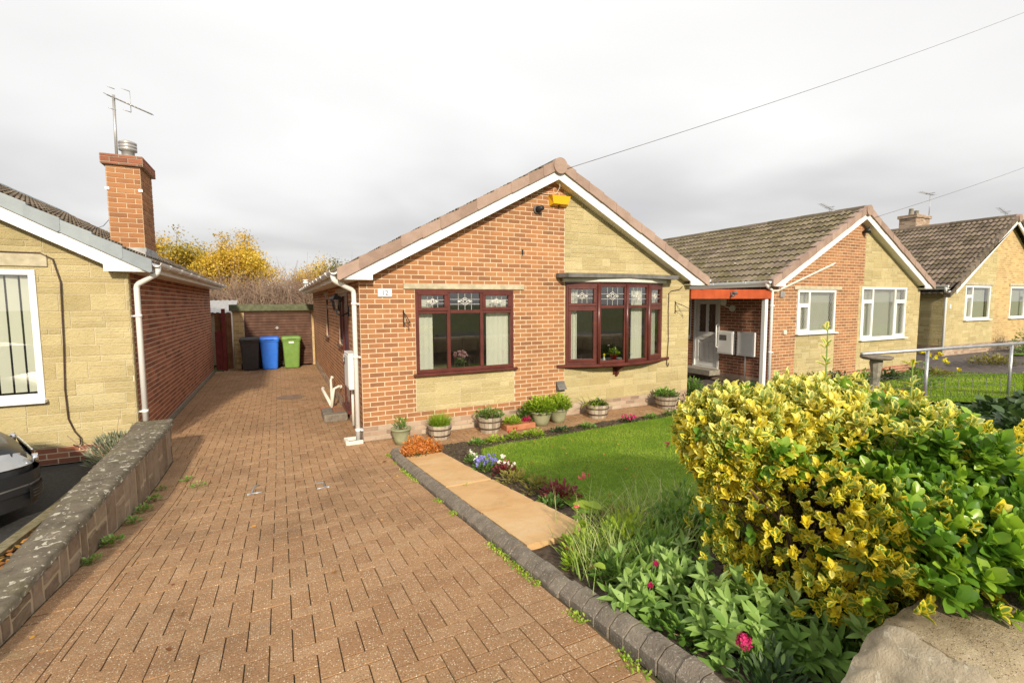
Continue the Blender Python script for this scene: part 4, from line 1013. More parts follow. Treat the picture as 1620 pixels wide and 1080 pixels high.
# ------------------------------------------------------------------ fixtures on number 12
def text(mb_name, s, loc, size, rotx, rotz, mat, parent=None, depth=.002, label=None):
    cu = bpy.data.curves.new(mb_name, 'FONT'); cu.body = s; cu.size = size; cu.extrude = depth; cu.align_x = 'CENTER'; cu.align_y = 'CENTER'
    to = bpy.data.objects.new('tmp', cu); COL.objects.link(to); dg = bpy.context.evaluated_depsgraph_get(); me = bpy.data.meshes.new_from_object(to.evaluated_get(dg))
    bpy.data.objects.remove(to); m = Matrix.Translation(Vector(loc)-Vector(parent['_o'] if parent is not None else (0, 0, 0))) @ Matrix.Rotation(rotz, 4, 'Z') @ Matrix.Rotation(rotx, 4, 'X'); me.transform(m)
    me.materials.clear(); me.materials.append(M[mat]); o = bpy.data.objects.new(mb_name, me); COL.objects.link(o)
    if parent is not None: o.parent = parent
    o['_o'] = list(parent['_o']) if parent is not None else [0, 0, 0]
    return o
t = thing('house_number_sign', (.375, -.015, 2.26), 'small white stone plaque reading 12 on the brick corner of the bungalow', 'sign')
mb = MB(*FR); mb.box(.27, .48, 2.205, 2.33, .004, .024, 0, bev=.005); mb.build('plaque', 'white', t)
text('number', '12', (.375, -.0255, 2.262), .105, PI/2, 0, 'lead', t)
for d in (-.092, .092): mb = MB(*FR); mb.box(.375+d-.003, .375+d+.003, 2.263, 2.269, .024, .026); mb.build('screw', 'lead', t)
# alarm box
t = thing('alarm_box', (3.47, 0, 3.9), 'yellow burglar alarm box under the gable peak', 'alarm')
mb = MB(*FR); P0 = [(3.28, 3.80), (3.64, 3.80), (3.66, 3.98), (3.26, 3.98)]; V = [(u, v, .0) for u, v in P0]+[(3.31, 3.835, .11), (3.61, 3.835, .11), (3.65, 3.975, .13), (3.27, 3.975, .13)]
mb.add(V, [(0, 1, 2, 3), (4, 5, 6, 7), (0, 1, 5, 4), (1, 2, 6, 5), (2, 3, 7, 6), (3, 0, 4, 7)]); mb.build('casing', 'yellow_box', t)
mb = MB(*FR); mb.tube([(3.46, 3.80, .05), (3.46, 3.822, .05)], .02, 10); mb.build('sounder', 'black_metal', t)
t = thing('security_light', (3.03, 0, 3.72), 'round dark security lamp on the brick gable left of the yellow alarm box', 'lamp')
mb = MB().world(); A = (3.03, -.005, 3.72)
mb.tube([(3.03, 0, 3.72), (3.03, -.03, 3.72)], .075, 20, world=True); mb.build('mount', 'lead', t)
mb = MB().world(); mb.tube([(3.03, -.03, 3.72), (3.05, -.07, 3.725), (3.07, -.14, 3.735)], [.055, .05, .04], 16, world=True); mb.build('lamp_head', 'black_metal', t)
o = text('cable_hook', '', (0, 0, 0), .1, 0, 0, 'black_metal') if False else None
def cable(name, P, r, mat, label, cat='cable'):
    mb = MB().world(); mb.tube(P, r, 6, world=True); o = mb.build(name, mat); tag(o, label, cat); return o
cable('alarm_cable', [(3.40, -.16, 4.25), (3.44, -.1, 4.12), (3.40, -.05, 4.02), (3.2, -.02, 4.0), (2.9, -.02, 4.03), (2.75, -.02, 4.02)], .006, 'cream_white', 'thin white cable above the yellow alarm box')
mb = MB().world(); mb.box(2.73, 2.75, -.03, 0, 2.93, 3.02); tag(mb.build('wall_hook', 'black_metal'), 'small dark hook in the brick gable above the three light window', 'hook')
def hanger(x, z, s, label, sc=1.0):
    t = thing('hanging_basket_bracket', (x, 0, z), label, 'bracket', 'iron hanging basket brackets on the front wall')
    mb = MB().world(); mb.box(x-.012, x+.012, -.012, 0, z-.26, z); mb.build('back_bar', 'black_metal', t)
    mb = MB().world(); L = .30*sc
    d = (s*.5, -.86)
    def p(a, zz): return (x+d[0]*a, d[1]*a-.01, zz)
    mb.tube([p(0, z-.03), p(L*.5, z-.09), p(L, z-.17)], .007, 6, world=True); mb.tube([p(0, z-.2), p(L, z-.19)], .006, 6, world=True)
    mb.tube([p(L+.03*math.cos(a), z-.20+.03*math.sin(a)) for a in np.linspace(0, 5.5, 10)], .006, 6, world=True); mb.build('arm', 'black_metal', t)
hanger(.655, 2.0, .3, 'black iron bracket on the brick corner left of the three light window', .8)
hanger(6.32, 2.12, 1.1, 'black iron bracket on the yellow stone right of the bow window', 1.0)
cable('wall_cable', [(6.50, -.02, 2.42), (6.42, -.02, 2.36), (6.2, -.02, 2.33), (6.13, -.02, 2.28), (6.12, -.02, 1.9), (6.14, -.02, 1.3), (6.12, -.02, .98), (6.10, -.025, .82), (6.12, -.04, .77), (6.15, -.03, .80), (6.15, -.02, .84)], .008, 'dark_brown', 'thin brown cable hanging down the yellow stone right of the bow window')
mb = MB(*FR); mb.box(3.43, 3.60, .47, .66, 0, .03, 0, bev=.006); mb.prism([(3.44, .5), (3.59, .5), (3.59, .63), (3.44, .63)], .03, .05); mb.add([(3.43, .66, 0), (3.60, .66, 0), (3.60, .52, .12), (3.43, .52, .12), (3.43, .5, .0), (3.6, .5, 0)], [(0, 1, 2, 3), (3, 2, 5, 4), (0, 3, 4), (1, 5, 2)]); tag(mb.build('wall_vent', 'lead'), 'small brown flue vent low on the brick beside the bow window', 'vent')
# wall lantern by the side door
t = thing('wall_lantern', (0, 1.2, 1.95), 'black and clear lantern above the meter box on the driveway wall of the bungalow', 'lantern')
mb = MB().world(); mb.box(-.02, 0, 1.15, 1.25, 1.88, 2.06, bev=.005); mb.tube([(-.01, 1.2, 1.95), (-.12, 1.2, 1.90), (-.2, 1.2, 1.93), (-.2, 1.2, 1.99)], .012, 8, world=True); mb.build('bracket', 'black_metal', t)
mb = MB().world(); mb.lathe((-.2, 1.2, 1.98), [(0, 0), (.05, .0), (.05, .015), (.035, .03)], 6, smooth=False); mb.lathe((-.2, 1.2, 1.98), [(.125, .19), (.12, .21), (.05, .26), (.03, .27), (.03, .29), (0, .30)], 6, smooth=False)
for k in range(6):
    a = PI*k/3; mb.tube([(-.2+.045*math.cos(a), 1.2+.045*math.sin(a), 2.0), (-.2+.09*math.cos(a), 1.2+.09*math.sin(a), 2.18)], .006, 5, world=True)
mb.build('cage', 'black_metal', t)
mb = MB().world(); mb.lathe((-.2, 1.2, 1.99), [(.043, .02), (.086, .19)], 6, smooth=False); mb.build('lamp_glass', 'glass', t)
t = thing('meter_box', (0, .75, .7), 'white electricity meter box on the driveway wall behind the downpipe', 'meter box')
mb = MB().world(); mb.box(-.13, 0, .42, .98, .74, 1.32, bev=.008); mb.build('casing', 'white', t)
mb = MB().world(); mb.box(-.136, -.12, .46, .94, .78, 1.28, bev=.006); mb.build('door', 'white', t)
mb = MB().world(); mb.box(-.139, -.134, .84, .9, 1.10, 1.22); mb.build('viewing_panel', 'black_metal', t)
mb = MB().world(); mb.tube([(-.05, .7, .74), (-.05, .7, .1)], .022, 10, world=True); mb.build('cable_duct', 'cream_white', t)
mb = MB().world()
for b in ((-.27, -.02, -.12, -.07), (-.27, -.02, .12, .17), (-.27, -.22, -.07, .12)): mb.box(*b, 0, .06, bev=.01)
mb.box(-.22, -.01, -.07, .12, -.01, .012, 1); tag(mb.build('drain_surround', ['cream_white', 'black_metal']), 'small pale drain surround at the foot of the downpipe on the bungalow corner', 'drain')
# ------------------------------------------------------------------ left neighbour
X1, Y1, ZL = -2.93-W0, .83, 4.60
HL = thing('neighbour_bungalow', (X1+W0/2, Y1+5, 0), 'yellow stone bungalow with blue grey verge tiles and tall chimney at the left edge', 'house')
FL = ((X1, Y1, 0), (1, 0, 0), (0, -1, 0))
wu1 = W0-(-2.93+3.87); wu0 = wu1-2.3
wall('front_wall', HL, *FL, [(0, W0, 0, .225, 'brick_dark'), (0, W0, .225, 5, 'stone')], [(wu0, wu1, .86, 2.56)], gable(W0, ZL), 51, fine=False)
DL = 8.8
shell(HL, X1, Y1, W0, DL, ZL, ('brick_dark', 'brick_dark', 'brick_dark'), ((), ()), vm='verge_blue', rm='roof_b', seed=60, quoin=True)
bargeboards(HL, X1, Y1, W0, ZL, vm='verge_blue', seed=3, foot=.5)
lintel(HL, FL, wu0-.15, wu1+.13, 2.60, 2.76)
_, c = window(HL, FL, wu0, wu1, .89, 2.56, .02, [(1, None, 0, 0)], 'white', bo=.07, sill=(.02, .05))
mb = MB(*FL)
for k in range(16):
    u = wu0+.1+k*.135; v = [(u, .98, -.07), (u+.108, .98, -.085), (u+.108, 2.48, -.085), (u, 2.48, -.07)]; mb.add(v, [(0, 1, 2, 3)])
tag(mb.build('vertical_blind', 'blind'), 'cream vertical slat blind in the white framed window at the left edge', 'blind')
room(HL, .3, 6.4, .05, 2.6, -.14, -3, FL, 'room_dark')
mb = MB(*FL); mb.box(W0-.14, W0+.004, .3, 2.5, -.05, .001); mb.build('corner_strip', 'stone_mortar', HL) if False else None
mb = MB(*FL); a = W0+2.93-4.30; mb.box(a, a+.22, .0, .22, .0, .02, 0)
for i in range(6):
    for j in range(4): mb.box(a+.018+i*.034, a+.036+i*.034, .03+j*.045, .055+j*.045, .019, .0215, 1)
mb.build('air_brick', ['terracotta', 'black_metal'], HL)
cxl = -3.18; cyl = 2.35
ch = MB().world()
zs = 3.05
def brick_box(mb, x0, x1, y0, y1, z0, z1, kind='brick', H_=.075):
    g = np.random.default_rng(5)
    mb.world(); mb.box(x0, x1, y0, y1, z0, z1, 0)
    for (o, U, N, L) in (((x0, y0, 0), (1, 0, 0), (0, -1, 0), x1-x0), ((x1, y0, 0), (0, 1, 0), (1, 0, 0), y1-y0), ((x1, y1, 0), (-1, 0, 0), (0, 1, 0), x1-x0), ((x0, y1, 0), (0, -1, 0), (-1, 0, 0), y1-y0)):
        mb.frame(o, U, N); masonry(mb, brick_rects(0, L, z0, z1), (), (), .011, .007, .003, 1, .0012, g)
    mb.world()
cyA, cyB = 2.0, 2.75; cxA, cxB = -3.36, -2.94
brick_box(ch, cxA, cxB, cyA, cyB, 2.7, 4.24)
c_ = ch.build('chimney', ['mortar', 'brick'], HL)
ch = MB(); brick_box(ch, cxA-.05, cxB+.05, cyA-.05, cyB+.05, 4.241, 4.391); ch.build('chimney_cap_course', ['mortar_grey', 'brick_dark'], c_)
ch = MB().world(); mx, my = (cxA+cxB)/2, (cyA+cyB)/2
ch.add([(cxA-.05, cyA-.05, 4.392), (cxB+.05, cyA-.05, 4.392), (cxB+.05, cyB+.05, 4.392), (cxA-.05, cyB+.05, 4.392), (mx-.1, my-.1, 4.47), (mx+.1, my-.1, 4.47), (mx+.1, my+.1, 4.47), (mx-.1, my+.1, 4.47)], [(0, 1, 5, 4), (1, 2, 6, 5), (2, 3, 7, 6), (3, 0, 4, 7), (4, 5, 6, 7)]); ch.build('flaunching', 'concrete', c_)
ch = MB().world(); ch.lathe((mx, my, 4.46), [(.085, 0), (.085, .09), (.12, .10), (.12, .13), (.10, .135), (.12, .15), (.12, .18), (.10, .185), (.12, .20), (.12, .23), (.08, .25), (0, .255)], 20); ch.build('flue_terminal', 'alu', c_)
ch = MB().world(); ch.box(cxA-.02, cxB+.02, cyA-.02, cyB+.02, 2.78, 3.00); 
ch.box(cxA-.12, cxB+.03, cyA-.14, cyA-.02, 2.80, 2.93); ch.build('chimney_flashing', 'flash_grey', c_)
downpipe(HL, [(-2.93+.37, .72, 2.64), (-2.93+.37, .72, 2.54), (-2.85, .90, 2.38), (-2.85, .90, .46)], .036, clips=((-2.85, .90, 1.95, -.07, 0), (-2.85, .90, .6, -.07, 0)))
mb = MB().world(); mb.box(-2.94, -2.905, .86, 9.6, .0, .10); mb.build('damp_course_render', 'concrete', HL)
cable('black_cable', [(-4.9, .80, 2.76), (-4.2, .80, 2.775), (-3.8, .80, 2.77), (-3.68, .80, 2.70), (-3.62, .80, 2.4), (-3.64, .80, 1.6), (-3.665, .80, 1.0), (-3.655, .80, .6), (-3.6, .80, .42), (-3.545, .79, .33), (-3.545, .78, .25), (-3.59, .78, .22), (-3.62, .78, .25)], .009, 'dark_brown', 'thick black cable drooping down the yellow stone front of the left bungalow')
# TV aerial on the left chimney
t = thing('tv_aerial', (-3.23, 1.98, 4.3), 'tall TV aerial on a mast fixed to the left brick chimney', 'aerial')
mb = MB().world(); mb.tube([(-3.285, 2.3, 4.3), (-3.27, 2.3, 5.38)], .02, 8, world=True); mb.build('mast', 'alu', t)
mb = MB().world(); mb.tube([(-3.35, 2.3, 5.37), (-2.78, 2.26, 5.15)], .012, 6, world=True); P0, P1 = np.array((-3.35, 2.3, 5.37)), np.array((-2.78, 2.26, 5.15)); mb.build('boom', 'alu', t)
mb = MB().world()
for k in range(13):
    p = P0+(P1-P0)*(k/12); l = .095-.004*k; q = np.array((.2, .95, .1)); q /= np.linalg.norm(q); mb.tube([p-q*l, p+q*l], .005, 5, world=True)
for zz in (5.48, 5.16):
    mb.tube([(-3.33, 2.25, zz), (-3.25, 2.3, zz-.01)], .006, 5, world=True); mb.tube([(-3.15, 2.25, zz), (-3.06, 2.3, zz-.01)], .006, 5, world=True)
mb.tube([(-3.06, 2.3, 5.47), (-3.06, 2.3, 5.15)], .004, 5, world=True)
mb.build('elements', 'alu', t)
mb = MB().world()
mb.box(cxA-.02, cxA+.03, cyA-.02, cyA-.009, 3.86, 3.90); mb.box(cxB-.03, cxB+.02, cyA-.02, cyA-.009, 3.86, 3.90)
mb.build('lashing_bracket', 'galv', t)
cable('aerial_lead', [(-3.36, 1.97, 3.4), (-3.42, 1.93, 3.3), (-3.55, 1.86, 3.22), (-3.66, 1.84, 3.28)], .004, 'black_metal', 'thin aerial lead looping from the left chimney to the roof')
# ------------------------------------------------------------------ number 14
X2 = 9.42
H2 = thing('neighbour_bungalow', (X2+W0/2, 5, 0), 'brick and yellow stone bungalow with white windows and porch, next right of the central bungalow', 'house')
F2 = ((X2, 0, 0), (1, 0, 0), (0, -1, 0))
wall('front_wall', H2, *F2, [(0, W0, 0, .225, 'brick_dark'), (0, 3.75, .225, 5, 'brick', (.9, 2.52, .225, 1.28), (3.55, 3.75, .225, 2.5)), (.9, 2.52, .225, 1.28, 'stone'), (3.55, 3.75, .225, 2.5, 'stone'), (3.75, W0, .225, 5, 'stone')],
     [(.92, 2.5, 1.28, 2.38), (3.66, 5.95, 1.02, 2.48)], gable(W0, ZT), 81)
FS2 = ((X2, DY, 0), (0, -1, 0), (-1, 0, 0))
shell(H2, X2, 0, W0, D0, ZT, ('brick_dark', 'stone', 'brick'), (((DY-2.35, DY-1.48, .30, 2.2), (DY-2.9, DY-2.45, 1.1, 2.2)), ()), seed=90)
bargeboards(H2, X2, 0, W0, ZT, seed=8)
lintel(H2, F2, .78, 2.72, 2.385, 2.47)
_, c = window(H2, F2, .93, 2.49, 1.31, 2.38, .02, [(.30, 2.02, 0, 1, 1), (.70, None, 0, 0, 1)], 'white', lead='x', bo=.055, net='net'); setnet(c, 'pale net curtain in the small white window beside the porch')
_, c = window(H2, F2, 3.67, 5.94, 1.05, 2.48, .02, [(.24, 2.10, 0, 1, 1), (.50, None, 0, 0, 1), (.26, 2.10, 0, 1, 1)], 'white', lead='x', bo=.06, net='net'); setnet(c, 'pale net curtain in the wide diamond leaded window of the second bungalow')
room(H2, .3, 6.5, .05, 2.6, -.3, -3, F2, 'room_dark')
# porch
a, b = DY-2.35, DY-1.48
mb = MB(*FS2); mb.box(a, b, .30, .34, -.1, .03); mb.box(a, a+.06, .34, 2.2, -.1, .01, bev=.004); mb.box(b-.06, b, .34, 2.2, -.1, .01, bev=.004); mb.box(a+.06, b-.06, 2.14, 2.2, -.1, .009, bev=.004)
la, lb = a+.065, b-.065
for bx in ((la, lb, .35, .45), (la, lb, 1.05, 1.28), (la, lb, 2.04, 2.135), (la, la+.1, .45, 2.04), (lb-.1, lb, .45, 2.04), ((la+lb)/2-.045, (la+lb)/2+.045, .45, 2.04)): mb.box(*bx, -.07, -.02-(.001 if bx[3]-bx[2] > .5 else 0), bev=.006)
for u in (la+.1, (la+lb)/2+.045): mb.box(u, u+(lb-la)/2-.145, .45, 1.05, -.06, -.035); mb.box(u+.04, u+(lb-la)/2-.185, .52, .98, -.035, -.022, bev=.008)
d = mb.build('door', 'white', H2)
mb = MB(*FS2); [mb.add([(u, 1.28, -.04), (u+(lb-la)/2-.145, 1.28, -.04), (u+(lb-la)/2-.145, 2.04, -.04), (u, 2.04, -.04)], [(0, 1, 2, 3)]) for u in (la+.1, (la+lb)/2+.045)]; mb.build('pane', 'glass', d)
mb = MB(*FS2); [diamonds(mb, u, u+(lb-la)/2-.145, 1.28, 2.04, -.036, .08) for u in (la+.1, (la+lb)/2+.045)]; mb.build('leaded_pattern', 'lead', d)
mb = MB(*FS2); mb.box((la+lb)/2-.14, (la+lb)/2+.14, 1.13, 1.19, -.02, -.012, bev=.004); mb.build('letter_plate', 'cream_white', d)
room(H2, .16, .28, .2, 2.5, -.2, -2.9, F2, 'room_dark')
mb = MB(*FS2); mb.box(a-.1, b+.06, .16, .295, -.02, .40); mb.build('door_step', 'concrete', H2)
window(H2, FS2, DY-2.88, DY-2.47, 1.1, 2.2, -.02, [(1, None, 0, 0)], 'white', lead='x', bo=.05, sill=(.0, .05))
mb = MB().world(); mb.box(6.75, 9.40, -.03, .03, 2.165, 2.375, 0, bev=.004); mb.build('porch_beam', 'orange_wood', H2)
mb = MB().world(); mb.box(6.75, 9.4, .035, 3.2, 2.34, 2.37); mb.build('porch_roof', 'flash_grey', H2)
mb = MB().world(); mb.box(9.17, 9.27, .0, .1, .0, 2.163, bev=.006); mb.build('porch_post', 'white', H2)
mb = MB().world(); mb.tube([(9.36, 1.52-.08, 1.52), (9.25, 1.44, 1.49), (9.25, 1.44, 1.2), (9.25, 1.44, .92), (9.36, 1.44, .89)], .017, 8, world=True); mb.build('grab_handle', 'white', H2)
downpipe(H2, [(9.05, -.10, 2.54), (9.05, -.10, 2.46), (9.34, -.04, 2.36), (9.345, -.04, .05)], .034, clips=((9.345, -.04, 2.0, .04, 0), (9.345, -.04, .9, .04, 0)))
mb = MB().world(); mb.tube([(9.36, -.05, 2.35), (9.50, -.05, 2.35), (9.72, -.05, 2.42), (11.6, -.05, 3.02), (11.75, -.04, 3.07)], .026, 8, world=True); mb.build('waste_pipe', 'cream_white', H2)
def wallbox(name, x, y, w, z0, z1, label, panel=False, duct=False):
    t = thing(name, (x, y, z0), label, 'meter box'); mb = MB().world(); mb.box(x-.10, x, y-w/2, y+w/2, z0, z1, bev=.01); mb.build('casing', 'white', t)
    mb = MB().world(); mb.box(x-.106, x-.095, y-w/2+.03, y+w/2-.03, z0+.03, z1-.03, bev=.005); mb.build('door', 'white', t)
    if panel: mb = MB().world(); mb.box(x-.108, x-.104, y-.06, y+.16, z1-.24, z1-.10); mb.build('viewing_panel', 'lead', t)
    if duct: mb = MB().world(); mb.tube([(x-.04, y+.02, z0), (x-.04, y+.02, .1)], .02, 8, world=True); mb.build('cable_duct', 'cream_white', t)
wallbox('meter_box', 9.41, 1.22, .50, .74, 1.34, 'white meter box with a dark viewing panel beside the porch door', True)
wallbox('meter_box', 9.41, .62, .48, .74, 1.34, 'plain white meter box with a pipe below it, nearest the porch post', False, True)
t = thing('porch_lantern', (9.4, 1.15, 1.9), 'cream wall lantern under the orange porch beam', 'lantern')
mb = MB().world(); mb.tube([(9.41, 1.08, 1.93), (9.37, 1.08, 1.93)], .085, 8, world=True, smooth=False); mb.tube([(9.38, 1.08, 1.93), (9.30, 1.13, 1.95), (9.22, 1.18, 2.0)], .014, 6, world=True); mb.build('bracket', 'cream_white', t)
mb = MB().world(); mb.lathe((9.2, 1.2, 2.0), [(.03, 0), (.07, .03), (.085, .17), (.11, .18), (.05, .24), (0, .27)], 8, smooth=False); mb.build('lamp_body', 'cream_white', t)
t = thing('security_light', (8.0, -.03, 2.27), 'small twin security lamp on the orange porch beam', 'lamp')
mb = MB().world(); mb.box(7.93, 8.03, -.06, -.031, 2.22, 2.31, bev=.005); mb.tube([(7.98, -.05, 2.29), (8.04, -.13, 2.30)], [.03, .045], 10, world=True); mb.tube([(7.96, -.05, 2.24), (7.92, -.12, 2.23)], [.02, .03], 10, world=True); mb.build('lamp_head', 'lead', t)
for (x, z, s, lb, m) in ((9.72, 2.27, .07, 'small grey sensor box high on the brick corner by the porch', 'alu'), (9.88, 1.36, .05, 'tiny pale square plate on the brick left of the small white window', 'cream_white')):
    mb = MB().world(); mb.box(x-s, x+s, -.05, 0, z-s, z+s, bev=.005); tag(mb.build('wall_box', m), lb, 'box')
t = thing('security_light', (12.98, 0, 3.95), 'dark conical security lamp under the gable peak of the second bungalow', 'lamp')
mb = MB().world(); mb.tube([(12.98, 0, 3.92), (12.98, -.06, 3.94), (13.03, -.16, 3.97)], [.03, .05, .09], 12, world=True); mb.build('lamp_head', 'black_metal', t)
# ------------------------------------------------------------------ number 16 (wider, buff)
X3, W3, Z3, G3 = 17.72, 8.4, 4.97, .35
SLo = SL; SL = .60
H3 = thing('neighbour_bungalow', (X3+W3/2, 5, G3), 'buff brick and stone bungalow with a chimney at the right edge, farthest along the row', 'house')
F3 = ((X3, 0, 0), (1, 0, 0), (0, -1, 0))
wall('front_wall', H3, *F3, [(0, W3, G3-.1, .66, 'plinth'), (0, 3.4, .66, 5.5, 'stone'), (3.4, W3, .66, 5.5, 'brick_yellow')], [(1.25, 3.05, 1.47, 2.58), (4.62, 6.6, 1.47, 2.58)], ((-SL, 1, Z3-.14-SL*W3/2), (SL, 1, Z3-.14+SL*W3/2)), 111)
for (o, U, N, sd) in (((X3, 10, 0), (0, -1, 0), (-1, 0, 0), 'stone'), ((X3+W3, 0, 0), (0, 1, 0), (1, 0, 0), 'brick_yellow')): wall('side_wall', H3, o, U, N, [(0, 10, .25, .66, 'plinth'), (0, 10, .66, 2.52, sd)], (), (), 7)
for side in (-1, 1):
    roof_slope('roof_slope', H3, X3, 0, W3, 10, Z3, side, 'roof_b', seed=side+40, sl=SL)
ridge(H3, X3, 0, W3, 10, Z3, 'roof_b'); 
gutter(H3, X3-.36, -.19, 10.2, 2.57, -1); mb = MB().world(); mb.box(X3-.30, X3, -.16, 10.2, 2.45, 2.462); mb.box(X3-.31, X3-.29, -.165, 10.2, 2.445, 2.56); mb.build('eaves_soffit', 'white', H3)
def barge3():
    for side in (-1, 1):
        fu = lambda u: u if side < 0 else W3-u
        s = lambda u: Z3-SL*(W3/2-u); e = -.3; c = W3/2
        mb = front_frame(MB(), X3, 0); mb.prism([(fu(u), v) for u, v in [(e, s(e)-.08), (c, Z3-.08), (c, Z3-.24), (e+.45, s(e+.45)-.24), (e+.45, 2.40), (e, 2.40)]], .17, .2); mb.build('bargeboard', 'white', H3)
        mb = front_frame(MB(), X3, 0); n = 15
        for k in range(n):
            a_ = e+(c-e)*k/n-.02; b_ = e+(c-e)*(k+1)/n; mb.prism([(fu(u), v) for u, v in [(a_, s(a_)+.075), (b_, s(b_)+.055), (b_, s(b_)-.08), (a_, s(a_)-.06)]], .07, .235, 0, R())
        mb.build('verge_tiles', 'roof_b', H3)
barge3()
lintel(H3, F3, 1.15, 3.2, 2.60, 2.69); lintel(H3, F3, 4.5, 6.7, 2.60, 2.69)
_, c = window(H3, F3, 1.25, 3.05, 1.47, 2.58, .02, [(.28, 2.25, 0, 1, 0), (.72, None, 0, 0, 0)], 'white', lead='x', bo=.06, net='net'); setnet(c, 'pale net curtain in the left window of the farthest bungalow')
_, c = window(H3, F3, 4.62, 6.6, 1.47, 2.58, .02, [(.62, None, 0, 0, 0), (.38, 2.25, 0, 1, 0)], 'white', lead='x', bo=.06, net='net'); setnet(c, 'pale net curtain in the window cut by the right edge of the picture')
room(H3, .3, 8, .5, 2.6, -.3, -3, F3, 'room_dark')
downpipe(H3, [(X3-.36, -.12, 2.55), (X3-.36, -.12, 2.45), (X3-.12, -.05, 2.3), (X3-.12, -.05, .4)], .036, mat='white')
mb = MB().world(); mb.box(X3+.2, X3+.29, -.04, 0, 1.85, 1.98, bev=.004); mb.build('wall_fitting', 'white', H3)
SL = SLo
mb = MB(); brick_box(mb, 27.0, 28.3, 5.0, 5.7, 4.0, 6.15); c3 = mb.build('chimney', ['mortar_grey', 'plinth'], H3)
mb = MB(); brick_box(mb, 26.94, 28.36, 4.94, 5.76, 6.151, 6.30); mb.build('chimney_cap_course', ['mortar_grey', 'plinth'], c3)
mb = MB().world(); mb.lathe((27.3, 5.35, 6.3), [(.11, 0), (.09, .3), (.11, .32), (.08, .34), (0, .34)], 12); mb.lathe((27.8, 5.35, 6.3), [(.11, 0), (.09, .25), (.12, .27), (0, .3)], 12); mb.build('chimney_pot', 'concrete', c3)
def aerial(loc, h, ang, L, label, n=9):
    t = thing('tv_aerial', loc, label, 'aerial', 'TV aerials on the right hand roofs'); x, y, z = loc
    mb = MB().world(); mb.tube([(x, y, z), (x, y, z+h)], .018, 6, world=True); mb.build('mast', 'alu', t)
    d = np.array((math.cos(ang), math.sin(ang), .12)); q = np.array((-d[1], d[0], 0)); a = np.array((x, y, z+h))-d*L*.25; mb = MB().world(); mb.tube([a, a+d*L], .014, 6, world=True)
    for k in range(n): p = a+d*L*k/(n-1); mb.tube([p-q*.13, p+q*.13], .006, 4, world=True)
    mb.box(x-.02, x+.02, y-.2, y+.2, z+h+.04, z+h+.06); mb.build('boom', 'alu', t)
aerial((20.0, 5.0, 5.0), 1.0, PI+.15, 1.1, 'low TV aerial showing above the ridge of the second bungalow')
aerial((28.2, 5.0, 6.1), 1.25, PI-.2, .9, 'TV aerial on the chimney of the farthest bungalow')
aerial((32.5, 3.6, 5.4), 1.15, PI+.1, 1.5, 'thin TV aerial standing right of the farthest chimney')
for P, lb in (([(3.36, -.25, 4.36), (21.03, -.2, 11.6)], 'long overhead cable rising from the central gable peak to the upper right'), ([(13.0, -.25, 4.27), (22.0, -.2, 6.68)], 'overhead cable rising from the gable peak of the second bungalow')):
    a, b = np.array(P[0]), np.array(P[1]); b = a+(b-a)*1.5; mb = MB().world(); n = 24
    mb.tube([a+(b-a)*t/n-np.array((0, 0, .25))*4*(t/n)*(1-t/n)*(.9 if 'long' in lb else .3) for t in range(n+1)], .0055, 5, world=True); tag(mb.build('overhead_cable', 'lead'), lb, 'cable')
# ------------------------------------------------------------------ garage etc.
G = thing('garage', (-1.2, 13, 0), 'flat roofed garage with a brown up and over door at the end of the driveway', 'garage')
FG = ((-2.46, 10.4, 0), (1, 0, 0), (0, -1, 0))
wall('front_wall', G, *FG, [(0, 2.5, 0, 1.88, 'brick_yellow')], [(.36, 2.40, -.1, 1.83)], (), 5)
mb = MB().world(); mb.box(-2.46, -2.36, 10.53, 15.5, 0, 1.88); mb.box(-.06, .04, 10.53, 15.5, 0, 1.88); mb.box(-2.46, .04, 15.5, 15.6, 0, 1.88); mb.build('side_walls', 'brick_yellow', G)
mb = MB().world(); mb.box(-2.50, .06, 10.27, 15.7, 1.885, 2.09); mb.build('roof_fascia', 'old_green', G)
mb = MB(*FG); a, b = .37, 2.39; n = 19; V = []
mb.box(a, a+.035, 0, 1.83, -.06, -.02, bev=.003); mb.box(b-.035, b, 0, 1.83, -.06, -.02, bev=.003); mb.box(a+.035, b-.035, 1.79, 1.83, -.06, -.021, bev=.003)
pr = []
for k in range(n):
    v = .03+k*(1.75/n); h = 1.75/n; pr += [(v, -.05), (v+h*.15, -.03), (v+h*.75, -.03), (v+h*.9, -.05)]
pr.append((.03+1.75, -.05))
V = [(u, v, w) for u in (a+.036, b-.036) for v, w in pr]; m = len(pr); mb.add(V, [(k, k+1, m+k+1, m+k) for k in range(m-1)])
gd = mb.build('garage_door', 'garage_brown', G)
mb = MB(*FG); mb.box(1.26, 1.38, 1.29, 1.32, -.03, -.005, bev=.004); mb.box(1.30, 1.34, 1.26, 1.35, -.03, -.012); mb.build('handle', 'alu', gd)
t = thing('timber_gate', (-2.7, 10.3, 0), 'dark red timber gate post and boards beside the garage', 'gate')
mb = MB().world(); mb.box(-2.70, -2.60, 10.05, 10.15, 0, 1.96, bev=.004); mb.build('post', 'red_wood', t)
mb = MB().world(); [mb.box(-2.90+k*.066, -2.838+k*.066, 10.08, 10.1, .03, 1.25) for k in range(3)]; mb.build('lower_boards', 'red_wood', t)
mb = MB().world(); [mb.box(-2.90+k*.115, -2.79+k*.115, 10.22, 10.24, .03, 1.82) for k in range(4)]; mb.build('tall_boards', 'brown_wood', t)
mb = MB().world(); mb.tube([(-2.44, 10.30, 1.86), (-2.44, 10.30, .02)], .03, 8, world=True); mb.build('downpipe', 'cream_white', G)
t = thing('shed', (-3.3, 13, 0), 'grey corrugated shed roof behind the gate left of the garage', 'shed')
mb = MB().world(); V = []; n = 60
